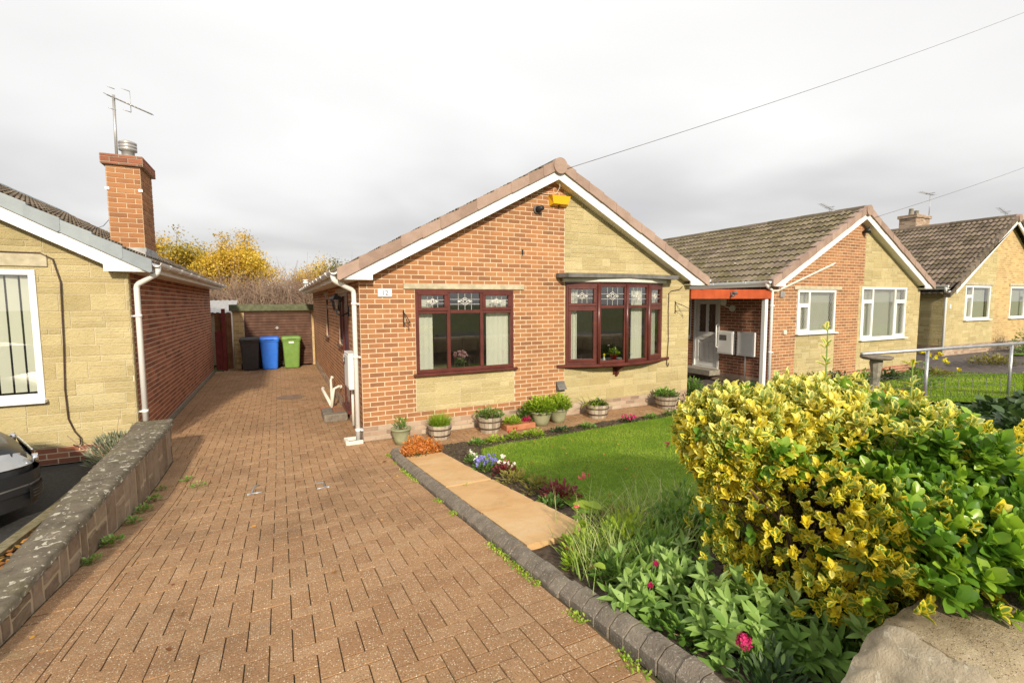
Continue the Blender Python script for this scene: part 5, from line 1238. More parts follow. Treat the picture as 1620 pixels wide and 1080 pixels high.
for k in range(n+1): x = -4.2+1.75*k/n; z = 2.0+.012*math.sin(k*1.2); V += [(x, 11.6, z-.18), (x, 13.6, z+.25)]
mb.add(V, [(2*k, 2*k+2, 2*k+3, 2*k+1) for k in range(n)]); mb.build('roof', 'alu', t)
mb = MB().world(); mb.box(-4.1, -2.55, 11.75, 13.5, 0, 1.82); mb.build('walls', 'grey_wood', t)
# bins
def bin_(name, x, y, mat, label, rz=0.0):
    t = thing('wheelie_bin', (x, y, 0), label, 'wheelie bin', 'wheelie bins in front of the garage')
    W_, D_ = .56, .70
    def ring(z, w, d, cy=0, r=.06):
        P = []
        for (sx, sy, a0) in ((1, 1, 0), (-1, 1, PI/2), (-1, -1, PI), (1, -1, 3*PI/2)):
            for k in range(5):
                a = a0+k*PI/8; P.append((x+sx*(w/2-r)+r*math.cos(a), y+cy+sy*(d/2-r)+r*math.sin(a), z))
        return P
    def loft(mb, rings, mi=0):
        V = [p for r_ in rings for p in r_]; n = 20
        F = [(i*n+k, i*n+(k+1) % n, (i+1)*n+(k+1) % n, (i+1)*n+k) for i in range(len(rings)-1) for k in range(n)]+[tuple(range(n))[::-1], tuple(range((len(rings)-1)*n, len(rings)*n))]
        mb.add(V, F, mi)
    mb = MB().world(); loft(mb, [ring(.02, .42, .48, .02), ring(.06, .44, .50, .02), ring(.55, .49, .60), ring(.9, .53, .66), ring(.905, .565, .70), ring(.955, .57, .71)]); mb.build('body', mat, t)
    mb = MB().world(); loft(mb, [ring(.958, .58, .73), ring(.985, .59, .74), ring(1.02, .57, .72), ring(1.05, .48, .6)]); mb.box(x-.13, x+.13, y-.40, y-.34, .965, 1.0, bev=.01); mb.build('lid', mat, t)
    mb = MB().world(); mb.tube([(x-.24, y+.38, 1.0), (x+.24, y+.38, 1.0)], .016, 8, world=True); [mb.box(x+s*.22-.012, x+s*.22+.012, y+.3, y+.39, .97, 1.01) for s in (-1, 1)]; mb.build('handle', mat, t)
    for s in (-1, 1):
        mb = MB().world(); mb.tube([(x+s*.24, y+.26, .1), (x+s*.28, y+.26, .1)], .1, 16, world=True); mb.build('wheel', 'black_metal', t)
    return t
b1 = bin_('b', -1.93, 9.86, 'bin_grey', 'dark grey wheelie bin, leftmost in front of the garage door')
b2 = bin_('b', -1.38, 9.88, 'bin_blue', 'blue wheelie bin with a white label between the grey and green bins')
b3 = bin_('b', -.74, 9.92, 'bin_green', 'green wheelie bin with a small white sticker')
mb = MB().world(); mb.box(-1.47, -1.26, 9.56, 9.572, .80, .84); mb.box(-1.45, -1.28, 9.565, 9.578, .735, .775); 
mb.build('label', 'white', b2)
mb = MB().world()
for k in range(8): mb.box(-1.455+k*.024, -1.44+k*.024, 9.556, 9.56, .812, .828)
for k in range(6): mb.box(-1.435+k*.024, -1.42+k*.024, 9.561, 9.565, .747, .763)
mb.build('label_print', 'bin_blue', b2)
mb = MB().world(); mb.box(-.82, -.67, 9.58, 9.60, .83, .89); mb.build('sticker', 'white', b3)
# ================================================================== garden walls
def rubble_face(mb, u0, u1, topf, botf, mi, g, size=.2, depth=.03):
    """vertical face of irregular upright stones; u along, top/bottom by function"""
    u = u0
    while u < u1-.02:
        w = min(g.uniform(.08, .26), u1-u); bot = botf(u+w/2); top = topf(u+w/2); H_ = top-bot
        cuts = [0, 1] if (H_ < .16 or g.random() < .35) else [0, g.uniform(.35, .65), 1]
        for a, b in zip(cuts[:-1], cuts[1:]):
            j = .013; z0 = bot+H_*a+j; z1 = bot+H_*b-j
            if z1-z0 < .03: continue
            q = lambda s: g.uniform(-s, s)
            P = [(u+j+q(.008), z0+q(.005)), (u+w/2+q(.02), z0+q(.006)), (u+w-j+q(.008), z0+q(.005)), (u+w-j+q(.01), (z0+z1)/2+q(.02)), (u+w-j+q(.01), z1+q(.006)), (u+w/2+q(.02), z1+q(.006)), (u+j+q(.01), z1+q(.006)), (u+j+q(.008), (z0+z1)/2)]
            d = depth*g.uniform(.72, 1.0); cx = u+w/2; cz = (z0+z1)/2; n = 8
            V = [(p[0], p[1], -.01) for p in P]+[(p[0], p[1], d*.5) for p in P]+[(cx+(p[0]-cx)*.82, cz+(p[1]-cz)*.85, d+q(.004)) for p in P]+[(cx, cz, d+q(.006))]
            F = [(k, (k+1) % n, n+(k+1) % n, n+k) for k in range(n)]+[(n+k, n+(k+1) % n, 2*n+(k+1) % n, 2*n+k) for k in range(n)]+[(2*n+k, 2*n+(k+1) % n, 3*n) for k in range(n)]
            mb.add(V, F, mi, g.random(), smooth=False)
        u += w
def low_wall():
    g = np.random.default_rng(17); t = thing('garden_wall', (-2.65, -3, .2), 'low lichened stone wall with flat coping along the left side of the driveway', 'wall')
    ya, yb = -6.9, .24; top = lambda y: .535+(.06 if False else 0)+max(0, -(y+5.2))*.10+.03*math.exp(-((y+2.5)/1.2)**2)
    xl = lambda y: float(np.interp(y, [-5, -3.5, -2.9, -1.4, .3], [-2.63, -2.66, -2.69, -2.78, -2.86]))
    mb = MB().world(); n = 40; V = []
    for k in range(n+1):
        y = ya+(yb-ya)*k/n; V += [(xl(y)+.03, y, -.1), (-2.456, y, -.1), (-2.456, y, top(y)-.055), (xl(y)+.03, y, top(y)-.055)]
    mb.add(V, [(4*k+j, 4*k+(j+1) % 4, 4*k+4+(j+1) % 4, 4*k+4+j) for k in range(n) for j in range(4)]+[(4*n, 4*n+1, 4*n+2, 4*n+3), (0, 1, 2, 3)])
    mb.frame((-2.47, ya, 0), (0, 1, 0), (1, 0, 0)); rubble_face(mb, 0, yb-ya, lambda u: top(ya+u)-.06, lambda u: gzf(-2.4, ya+u)-.02, 1, g, depth=.027)
    mb.frame((-2.845, yb, 0), (0, -1, 0), (-1, 0, 0)); 0 and rubble_face(mb, 0, yb-ya, lambda u: top(yb-u)-.06, lambda u: -.02+.6*.12*max(0, -(yb-u+1.1)), 1, g)
    mb.frame((-2.47, yb, 0), (-1, 0, 0), (0, 1, 0)); rubble_face(mb, 0, .37, lambda u: .48, lambda u: 0, 1, g)
    mb.frame((-2.845, yb+.0, 0), (1, 0, 0), (0, -1, 0))
    mb.build('stonework', ['mortar_tan', 'rubble'], t)
    mb = MB().world(); n = 150; m = 9; V = []; T = []
    for k in range(n+1):
        y = ya+(yb+.02-ya)*k/n
        for j in range(m):
            x = xl(y)+(-2.43-xl(y))*j/(m-1); e = (j in (0, m-1)); V.append((x+(g.normal()*.007 if e else 0), y, top(y)+g.normal()*.0035-(.014 if e else 0)))
    b = len(V)
    F = [(k*m+j, k*m+j+1, (k+1)*m+j+1, (k+1)*m+j) for k in range(n) for j in range(m-1)]
    for k in range(n+1):
        y = ya+(yb+.02-ya)*k/n; V += [(xl(y)+.007, y, top(y)-.06+g.normal()*.003), (-2.436+g.normal()*.003, y, top(y)-.06+g.normal()*.003)]
    F += [(k*m, (k+1)*m, b+2*(k+1), b+2*k) for k in range(n)]+[(k*m+m-1, b+2*k+1, b+2*(k+1)+1, (k+1)*m+m-1) for k in range(n)]+[(b+2*k, b+2*k+1, b+2*k+3, b+2*k+2) for k in range(n)]
    F += [tuple(range(n*m, n*m+m))+(b+2*n+1, b+2*n)]
    mb.bulk(np.array(V), np.array([f for f in F if len(f) == 4]), 0, g.random(sum(len(f) == 4 for f in F))*.2+.4, smooth=True)
    mb.add(np.array(V)[list(F[-1])], [tuple(range(len(F[-1])))], 0)
    mb.build('coping', 'coping', t)
low_wall()
t = thing('stone_pier', (-2.75, .5, 0), 'short brick pier joining the low wall to the corner of the left bungalow', 'wall')
mb = MB(); brick_box(mb, -2.88, -2.50, .28, .50, 0, .45); mb.build('brickwork', ['mortar_grey', 'plinth'], t)
mb = MB().world(); mb.box(-2.885, -2.46, .262, .52, .452, .53, bev=.012); mb.build('cap', 'coping', t)
t = thing('timber_edging', (-3.2, -1.2, 0), 'mossy timber edging board beside the dark tarmac on the left', 'edging')
mb = MB().world(); 
for k in range(12):
    y0 = .3-k*.25; y1 = y0-.25
    if y0 < -2.45: break
    z = gzf(-3.2, y0); z1 = gzf(-3.2, y1); mb.add([(-3.25, y0, z+.06), (-3.15, y0, z+.06), (-3.15, y1, z1+.06), (-3.25, y1, z1+.06), (-3.25, y0, z-.05), (-3.15, y0, z-.05), (-3.15, y1, z1-.05), (-3.25, y1, z1-.05)], [(0, 1, 2, 3), (0, 3, 7, 4), (1, 5, 6, 2), (2, 6, 7, 3), (0, 4, 5, 1)], 0, R())
mb.build('board', 'grey_wood_m', t)
# front boundary wall (right foreground)
def front_wall():
    g = np.random.default_rng(23); t = thing('garden_wall', (2.5, -6.7, .55), 'pitched sandstone boundary wall under the variegated shrub in the right foreground', 'wall')
    mb = MB().world(); mb.box(.56, 8, -6.86, -6.57, .3, .93, 0)
    mb.build('wall_core', 'pitched', t)
    # broad rough blocks with rounded tops
    x = .66; k = 0; Ls = [.62, .55, .7, .5, .6, .4, .5, .38, .42, .36, .45, .4, .4, .4, .4, .4, .4, .4]
    mb = MB().world()
    while x < 7.9:
        L = Ls[k % len(Ls)]; nx, nm = 12, 16; V = []
        top = 1.05+g.normal()*.012; yf, yb = -6.905+g.normal()*.01, -6.545+g.normal()*.01
        prof = []
        for (y, z) in [(yf-.01, .62), (yf-.025, .75), (yf-.02, .86), (yf, .97), (yf+.02, 1.03), (yf+.06, top-.015), (yf+.12, top), (yf+.2, top+.005), (yf+.27, top-.005), (yb-.03, top-.02), (yb, top-.06), (yb+.01, .97), (yb+.01, .85), (yb+.01, .7), (yb, .62), (yb, .5)]: prof.append((y, z))
        ph = g.random(4)*6
        for i in range(nx+1):
            f = i/nx; xx = x+.003+(L-.006)*f; e = min(f, 1-f)*L; rd = max(0, .022-e)*.9
            for j, (y, z) in enumerate(prof):
                cy, cz = (yf+yb)/2, .85; d = np.array([y-cy, z-cz]); r_ = np.linalg.norm(d); w = .008*math.sin(xx*23+j*1.3+ph[0])+.008*math.sin(xx*51+j*2.1+ph[1])+g.normal()*.0035
                s_ = 1-(rd*.45-w*.7)/r_; V.append((xx+(g.normal()*.002), cy+d[0]*s_, cz+d[1]*s_))
        n = len(prof); F = [(i*n+j, i*n+j+1, (i+1)*n+j+1, (i+1)*n+j) for i in range(nx) for j in range(n-1)]
        tt = g.random(); mb.bulk(np.array(V), np.array(F), 0, [tt]*len(F), smooth=True)
        V0 = [V[j] for j in range(n)]; V1 = [V[nx*n+j] for j in range(n)]
        mb.add(V0, [tuple(range(n))], 0, tt); mb.add(V1, [tuple(range(n))], 0, tt)
        x += L; k += 1
    mb.build('stonework', 'pitched', t)
    # lichened, bevelled end stone
    mb = MB().world(); nx, ny = 14, 16; V = []
    for i in range(nx+1):
        f = i/nx
        for j in range(ny+1):
            h = j/ny; yy = -6.90+.35*h; xx = .475+.19*f+.02*math.sin(yy*30)*(1-f); zz = 1.052-.17*(1-f)**1.2-(.10*max(0, .15-h)/.15)*1.0-(.05*max(0, h-.85)/.15)+.006*math.sin(f*19+h*11)+g.normal()*.003; V.append((xx, yy, zz))
    mb.bulk(np.array(V), np.array([(i*(ny+1)+j, i*(ny+1)+j+1, (i+1)*(ny+1)+j+1, (i+1)*(ny+1)+j) for i in range(nx) for j in range(ny)]), 0)
    B = [V[j] for j in range(ny+1)]; mb.add(B+[(p[0]-.01, p[1], .5) for p in B], [(j, j+1, ny+2+j, ny+1+j) for j in range(ny)], 0, smooth=True)
    B = [V[i*(ny+1)] for i in range(nx+1)]; mb.add(B+[(p[0], p[1]-.01, .5) for p in B], [(j, j+1, nx+2+j, nx+1+j) for j in range(nx)], 0, smooth=True)
    mb.build('end_stone', 'coping_pale', t)
front_wall()
# ================================================================== plants
def gpts(xs, ys, off=0.02): return np.column_stack([xs, ys, gz(xs, ys)+off])
def clump(name, x, y, r, h, n, tpl, size, mats, label, cat='plant', up=.6, z=None, g=None, flowers=None, group=None, sy=1.0, thing_obj=None, partname='foliage', droop=0, wh=1):
    g = g or np.random.default_rng(int(abs(x*131+y*977)*10) % 99991)
    z0 = gzf(x, y)+.01 if z is None else z
    t = thing_obj or thing(name, (x, y, z0), label, cat, group)
    d = rdir(n, 0, g); d[:, 2] = np.abs(d[:, 2]); rr = g.random(n)**.45
    P = np.column_stack([x+d[:, 0]*r*rr, y+d[:, 1]*r*sy*rr, z0+d[:, 2]*h*rr*g.uniform(.55, 1.05, n)])
    D = d*np.array([1, 1, .6])+np.array([0, 0, up]); D += g.normal(size=(n, 3))*.25; D /= np.linalg.norm(D, axis=1, keepdims=True)
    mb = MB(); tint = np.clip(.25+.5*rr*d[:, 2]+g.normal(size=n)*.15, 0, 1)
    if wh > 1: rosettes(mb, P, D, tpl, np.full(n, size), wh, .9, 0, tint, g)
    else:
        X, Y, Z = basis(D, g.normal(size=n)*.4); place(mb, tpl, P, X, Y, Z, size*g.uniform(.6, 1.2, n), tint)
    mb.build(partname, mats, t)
    mb = MB().world(); k = min(14, max(4, n//40))
    for i in range(k): mb.tube([(x+g.normal()*r*.08, y+g.normal()*r*.08, z0-.01), (x+(P[i][0]-x)*.5, y+(P[i][1]-y)*.5, z0+(P[i][2]-z0)*.65), tuple(P[i])], [.004, .003, .0015], 4, world=True)
    mb.build('stems', 'straw' if 'leaf_grey' not in mats else 'twig', t)
    return t, P, D
def flower_heads(t, P, size, mat, npet=5, name='flowers', g=rng, cup=1.1):
    if 1 < len(P) <= 16:
        for p in P: flower_heads(t, np.array([p]), size, mat, npet, 'flower', g, cup)
        return
    mb = MB(); A = rdir(len(P), 1.6, g); rosettes(mb, P, A, leaf_template(.8, (0, .5, 1), (.3, 1, .5), .05, .1), np.full(len(P), size), npet, cup, 0, g.random(len(P)), g)
    mb.build(name, mat, t)
LT = leaf_template(.55); LN = leaf_template(.32); SLF = simple_leaf(.5); SLN = simple_leaf(.28)
def pot_thing(x, y, kind, r, h, label):
    t = thing('potted_plant', (x, y, .004), label, 'potted plant', 'potted plants along the front wall of the bungalow')
    mb = MB().world()
    if kind == 'tub':
        n = 18; V = []; g = np.random.default_rng(int(x*100))
        for k in range(n):
            a0 = 2*PI*k/n+.012; a1 = 2*PI*(k+1)/n-.012; am = (a0+a1)/2; dd = g.normal()*.002
            Q = [(rr+dd, zz, a) for rr, zz in ((r*.78, .006), (r*.9, h*.4), (r, h*.97+g.normal()*.002)) for a in (a0, am, a1)]
            V = [(x+q[0]*math.cos(q[2]), y+q[0]*math.sin(q[2]), q[1]) for q in Q]+[(x+(r-.02)*math.cos(a), y+(r-.02)*math.sin(a), h*.97) for a in (a0, am, a1)]
            mb.add(V, [(0, 1, 4, 3), (1, 2, 5, 4), (3, 4, 7, 6), (4, 5, 8, 7), (6, 7, 10, 9), (7, 8, 11, 10)], 0, g.random())
        mb.lathe((x, y, 0), [(r*.75, .01), (r*.93, h*.9), (0, h*.86)], 24)
        mb.build('pot', 'grey_wood', t)
        for zz, f in ((.72, .975), (.3, .885)):
            m2 = MB().world(); m2.lathe((x, y, 0), [(r*f+.002, h*zz-.012), (r*f+.006, h*zz-.01), (r*(f+.015)+.006, h*zz+.01), (r*(f+.015), h*zz+.012)], 28); m2.build('hoop', 'dark_brown' if zz < .5 else 'bark', t)
    else:
        mb.lathe((x, y, 0), [(0, .004), (r*.62, .004), (r*.72, h*.3), (r*.9, h*.75), (r*.95, h*.88), (r*1.02, h*.9), (r*1.02, h), (r*.93, h), (r*.9, h*.93), (0, h*.92)], 30); mb.build('pot', 'pot_green', t)
    m3 = MB().world(); m3.lathe((x, y, 0), [(r*.92, h*.90), (0, h*.93)], 20); m3.build('soil', 'soil', t)
    return t
Yp = -.36
t = pot_thing(.49, Yp, 'glazed', .15, .245, 'small green glazed pot with a thin leafy plant at the brick corner')
clump('', .49, Yp, .12, .22, 90, LN, .06, 'leaf_mid', '', z=.23, thing_obj=t, up=1.2)
t = pot_thing(1.09, Yp, 'tub', .185, .235, 'slatted wooden tub overflowing with bright green grassy plant, left of the stone panel')
mb = MB(); g = np.random.default_rng(2); n = 800; a = g.random(n)*2*PI; rr = np.sqrt(g.random(n))*.14
blades(mb, np.column_stack([1.09+rr*np.cos(a), Yp+rr*np.sin(a), np.full(n, .215)]), .23, .010, 1.1, 0, None, g); mb.build('foliage', 'grass', t)
t = pot_thing(1.94, Yp, 'tub', .195, .27, 'slatted wooden tub with trailing leaves and dry stems under the stone panel')
clump('', 1.94, Yp, .25, .15, 330, LT, .05, 'leaf_mid', '', z=.26, thing_obj=t, up=.3)
mb = MB(); g = np.random.default_rng(3); blades(mb, np.column_stack([1.94+g.normal(size=26)*.06, Yp+g.normal(size=26)*.05, np.full(26, .25)]), .36, .006, .5, 0, None, g); mb.build('dry_stems', 'straw', t)
t = pot_thing(2.90, Yp-.02, 'glazed', .19, .25, 'large green pot full of bright yellow green leaves, left of the pair')
clump('', 2.90, Yp-.02, .27, .26, 900, LT, .065, 'leaf_lime', '', z=.25, thing_obj=t, up=.5)
t = pot_thing(3.27, Yp+.03, 'glazed', .18, .25, 'large green pot with leafy yellow green plant under the flue vent, right of the pair')
clump('', 3.27, Yp+.03, .24, .27, 700, LT, .065, 'leaf_lime', '', z=.25, thing_obj=t, up=.6)
t = pot_thing(4.10, Yp, 'tub', .21, .255, 'slatted wooden tub with long arching strap leaves under the bow window')
mb = MB(); g = np.random.default_rng(4); n = 46; blades(mb, np.column_stack([4.10+g.normal(size=n)*.08, Yp+g.normal(size=n)*.06, np.full(n, .23)]), .32, .03, 1.5, 0, None, g, .7); mb.build('foliage', 'leaf_lime', t)
clump('', 4.10, Yp, .17, .09, 160, LT, .045, 'leaf_dark', '', z=.24, thing_obj=t, partname='low_foliage')
t = pot_thing(5.78, Yp, 'tub', .225, .255, 'slatted wooden tub with green leaves at the right end of the yellow stone wall')
clump('', 5.78, Yp, .25, .17, 380, LT, .055, 'leaf_mid', '', z=.24, thing_obj=t, up=.5)
clump('bedding_plant', 2.72, -.22, .2, .42, 520, LT, .06, 'leaf_mid', 'darker green bush behind the left green pot', up=.5, z=0)
t = thing('planting_trough', (2.42, -.40, 0), 'low terracotta trough with lime green leaves and red flowers between the tubs', 'trough')
mb = MB().world(); mb.box(2.18, 2.72, -.52, -.28, .004, .10, bev=.012); mb.build('trough', 'terracotta', t)
clump('', 2.33, -.40, .15, .13, 240, LT, .05, 'leaf_lime', '', z=.10, thing_obj=t)
clump('', 2.62, -.38, .09, .10, 110, LT, .035, 'magenta', '', z=.09, thing_obj=t, partname='red_flowers')
# orange heather
t, P, D = clump('heather', .56, -1.03, .25, .28, 900, SLN, .042, 'leaf_orange', 'pair of bright orange heathers at the start of the slab path', 'shrub', up=.9, wh=3)
clump('', .72, -1.05, .20, .22, 600, SLN, .035, 'leaf_orange', '', up=.9, wh=3, thing_obj=t, partname='second_mound')
clump('', .52, -1.16, .28, .08, 420, LT, .035, 'leaf_dark', '', thing_obj=t, partname='low_green')
# bedding along the beds
bed = [
 (1.02, -1.95, .13, .10, 'leaf_mid', 'whitef', 8, 'small green bedding plant with a white flower beside the longest slab', 120),
 (1.00, -2.42, .18, .13, 'leaf_mid', 'blue', 34, 'clump of blue and violet pansies beside the slab path', 170),
 (1.10, -2.72, .14, .15, 'leaf_red', 'whitef', 6, 'maroon leaved plant with cream blooms beside the blue pansies', 220),
 (1.02, -3.1, .18, .13, 'leaf_olive', None, 0, 'olive brown fading plant beside the joint of the slab path', 200),
 (1.08, -3.5, .18, .16, 'leaf_olive', None, 0, 'dry olive tuft between the lawn and the slab path', 220),
 (1.12, -3.85, .2, .17, 'leaf_red', None, 0, 'dark maroon fading plant at the lower lawn edge', 300),
 (.95, -3.95, .12, .07, 'leaf_mid', None, 0, 'small fresh green seedling patch beside the third slab', 120),
 (1.45, -1.02, .13, .09, 'leaf_mid', None, 0, 'low green plant in the bed nearest the wooden tubs', 130),
 (1.75, -1.02, .16, .10, 'leaf_lime', None, 0, 'lime green low plant in the bed below the stone panel', 170),
 (2.08, -1.0, .13, .13, 'grass', 'redf', 5, 'spiky green plant with a dark red bloom in the back bed', 130),
 (2.42, -1.0, .18, .12, 'leaf_lime', None, 0, 'bright leafy plant right of the dark red bloom', 220),
 (2.95, -.98, .18, .07, 'leaf_dark', None, 0, 'dark low ground plant in the bed below the pair of green pots', 150),
 (3.45, -.96, .16, .07, 'leaf_mid', None, 0, 'low leafy plant left of the magenta cyclamen', 130),
 (4.30, -1.0, .17, .10, 'leaf_dark', 'magenta', 26, 'magenta pink cyclamen at the back edge of the lawn', 140),
 (4.85, -.98, .16, .08, 'leaf_mid', None, 0, 'green leaves between the magenta and pale pink flowers', 130),
 (5.35, -.97, .18, .13, 'leaf_mid', 'palepink', 9, 'pale pink cyclamen in the bed before the last tub', 200),
 (5.85, -.95, .2, .18, 'leaf_mid', 'whitef', 8, 'green bedding plant with white blooms at the right end of the back bed', 260),
 (6.25, -.5, .22, .30, 'leaf_dark', None, 0, 'dark leafy plant at the corner of the yellow stone wall', 320),
 (6.6, -1.3, .3, .35, 'leaf_mid', None, 0, 'leafy green plant beyond the right end of the lawn', 420),
]
for (x, y, r, h, lm, fm, nf, lb, n) in bed:
    t, P, D = clump('bedding_plant', x, y, r, h, n, LT, .045, lm, lb, 'plant', up=.5, group='bedding plants round the lawn')
    if fm:
        g = np.random.default_rng(int(x*50)); k = min(nf, len(P)); a = g.random(nf)*2*PI; q = np.sqrt(g.random(nf))*r*.8
        F_ = np.column_stack([x+q*np.cos(a), y+q*np.sin(a), gzf(x, y)+h*(.75+.5*g.random(nf))]); flower_heads(t, F_, .028 if fm != 'whitef' else .033, fm, 5, g=g)
# scattered small bits on the soil: crumbs, dead leaves
g = np.random.default_rng(77)
def litter(name, n, reg, size, mats, label, off=.03, kind='stuff', cat='litter', exc=None):
    xs = g.uniform(reg[0], reg[1], n); ys = g.uniform(reg[2], reg[3], n)
    if exc is not None: k = np.array([not inpoly(a, b, exc) for a, b in zip(xs, ys)]); xs, ys = xs[k], ys[k]
    n = len(xs); P = gpts(xs, ys, off); D = rdir(n, 0, g); D[:, 2] *= .3; D /= np.linalg.norm(D, axis=1, keepdims=True); X, Y, Z = basis(D, g.normal(size=n)*.5)
    mb = MB(); place(mb, LT, P, X, Y, Z, size*g.uniform(.5, 1.3, n), g.random(n)); o = mb.build(name, mats); tag(o, label, cat, kind=kind)
litter('ground_leaves', 1500, (.86, 6.4, -4.7, -.8), .028, 'leaf_olive', 'small withered leaves and weeds scattered over the garden soil', .02, exc=LAWN)
litter('seedlings', 1300, (.86, 6.4, -4.4, -.8), .026, 'leaf_mid', 'tiny green seedlings scattered over the garden soil', .03, exc=LAWN)
litter('fallen_leaves', 520, (-3.13, -2.9, -3.2, .2), .06, 'fallen', 'orange fallen leaves between the timber edging and the low stone wall', .04)
litter('driveway_litter', 90, (-2.4, .15, -5.5, 9.5), .035, 'fallen', 'small dead leaves and bits scattered over the driveway', .008)
litter('lawn_litter', 60, (1.3, 6.2, -4.2, -1.4), .04, 'fallen', 'small fallen leaves scattered over the lawn', .065)
# soil crumbs
mb = MB(); n = 9000; xs = g.uniform(.86, 6.4, n); ys = g.uniform(-6.3, -.78, n); P = gpts(xs, ys, .015); s_ = g.uniform(.006, .022, n)
o8 = np.array([(1, 0, 0), (-1, 0, 0), (0, 1, 0), (0, -1, 0), (0, 0, .8), (0, 0, -.8)]); f8 = np.array([(0, 2, 4), (2, 1, 4), (1, 3, 4), (3, 0, 4), (2, 0, 5), (1, 2, 5), (3, 1, 5), (0, 3, 5)])
V = (P[:, None]+(o8[None]*(s_[:, None, None])*g.uniform(.6, 1.3, (n, 6, 1)))).reshape(-1, 3); mb.bulk(V, (f8[None]+np.arange(n)[:, None, None]*6).reshape(-1, 3), smooth=False)
tag(mb.build('soil_crumbs', 'soil'), 'loose crumbs of dark garden soil', 'soil', kind='stuff')
# weeds along the wall and the kerb
for i, (x, y, r, n, lb) in enumerate([(-2.36, -.95, .07, 40, 'small weed at the wall foot near its far end'), (-2.35, -1.35, .09, 60, 'round green weed at the wall foot, second from its far end'), (-2.36, -1.72, .11, 90, 'leafy weed tuft in the middle of the wall foot'),
        (-2.36, -2.1, .08, 70, 'green weed just left of the middle tuft at the wall foot'), (-2.38, -2.65, .11, 110, 'largest weed tuft at the foot of the low stone wall'), (-2.39, -3.05, .08, 60, 'weed tuft at the wall foot nearest the camera'), (-2.15, -.75, .09, 50, 'loose weed growing between the driveway blocks near the far wall end'), (-2.0, -1.05, .12, 60, 'spreading weed between the driveway blocks beside the stone wall')]):
    clump('weed', x, y, r*.7, .055, int(n*.8), LT, .034, 'leaf_val', lb, 'weed', up=.5, group='weeds on the driveway')
mb = MB(); n = 2600; t_ = g.random(n); xs = .185+g.normal(size=n)*.018; ys = -.8-t_*5.3; k = (np.sin(ys*5.1)+np.sin(ys*13.7+1)+np.sin(ys*2.3)) > .15; xs, ys = xs[k], ys[k]; n = len(xs)
D = rdir(n, .5, g); X, Y, Z = basis(D); place(mb, LT, gpts(xs, ys, .002), X, Y, Z, .016*g.uniform(.5, 1.4, n), g.random(n)); tag(mb.build('moss', 'leaf_lime'), 'tiny moss and weeds in the joint between the kerb and the driveway', 'moss', kind='stuff')
mb = MB(); n = 1500; xs = np.concatenate([g.normal(-1.55, .35, n//2), g.normal(-.55, .5, n//2)]); ys = np.concatenate([g.normal(-1.6, .6, n//2), g.normal(.2, 1.2, n//2)]); i_ = np.round(xs*10)/10; xs = i_+g.normal(size=len(xs))*.004
k = (np.sin(xs*7)+np.sin(ys*4+xs*3)+g.normal(size=len(xs))*.3) > .75; xs, ys = xs[k], ys[k]; n = len(xs); D = rdir(n, .5, g); X, Y, Z = basis(D); place(mb, LT, gpts(xs, ys, -.004), X, Y, Z, .013*g.uniform(.5, 1.4, n), g.random(n)); tag(mb.build('joint_moss', 'leaf_olive'), 'moss growing in the joints of the driveway blocks', 'moss', kind='stuff')
# moss on path joints
clump('weed', .53, -3.02, .05, .05, 60, LT, .03, 'leaf_lime', 'small lime green weed on the slab path beside the kerb', 'weed'); clump('weed', .68, -2.9, .05, .03, 40, LT, .025, 'leaf_mid', 'tiny green weed in the middle of the slab path joint', 'weed')
# lavender against the left bungalow
t = thing('lavender', (-3.05, .35, 0), 'grey green lavender bush behind the end of the low stone wall', 'shrub')
mb = MB(); n = 1500; g = np.random.default_rng(8); d = rdir(n, 0, g); d[:, 2] = abs(d[:, 2]); P = np.array((-3.02, .30, .08))+d*np.array((.33, .28, .36))*(g.random((n, 1))**.4); D = d+np.array((0, 0, .7)); D /= np.linalg.norm(D, axis=1, keepdims=True)
X, Y, Z = basis(D, g.normal(size=n)); place(mb, simple_leaf(.16), P, X, Y, Z, .085*g.uniform(.6, 1.3, n), g.random(n)); mb.build('foliage', 'leaf_grey', t)
mb = MB().world(); [mb.tube([(-3.02, .30, .02), tuple(np.array((-3.02, .30, .05))+d[i]*(.38, .32, .43))], .0022, 4, world=True) for i in range(34)]; mb.build('stalks', 'twig', t)
mb = MB().world(); a0 = np.array((-3.62, .45, .05)); mb.tube([(-3.2, .4, .1), (-3.4, .5, .2), (-3.62, .6, .42)], .006, 5, world=True); mb.tube([(-3.1, .4, .2), (-3.05, .5, .62)], .004, 5, world=True); mb.build('bare_stems', 'twig', t)
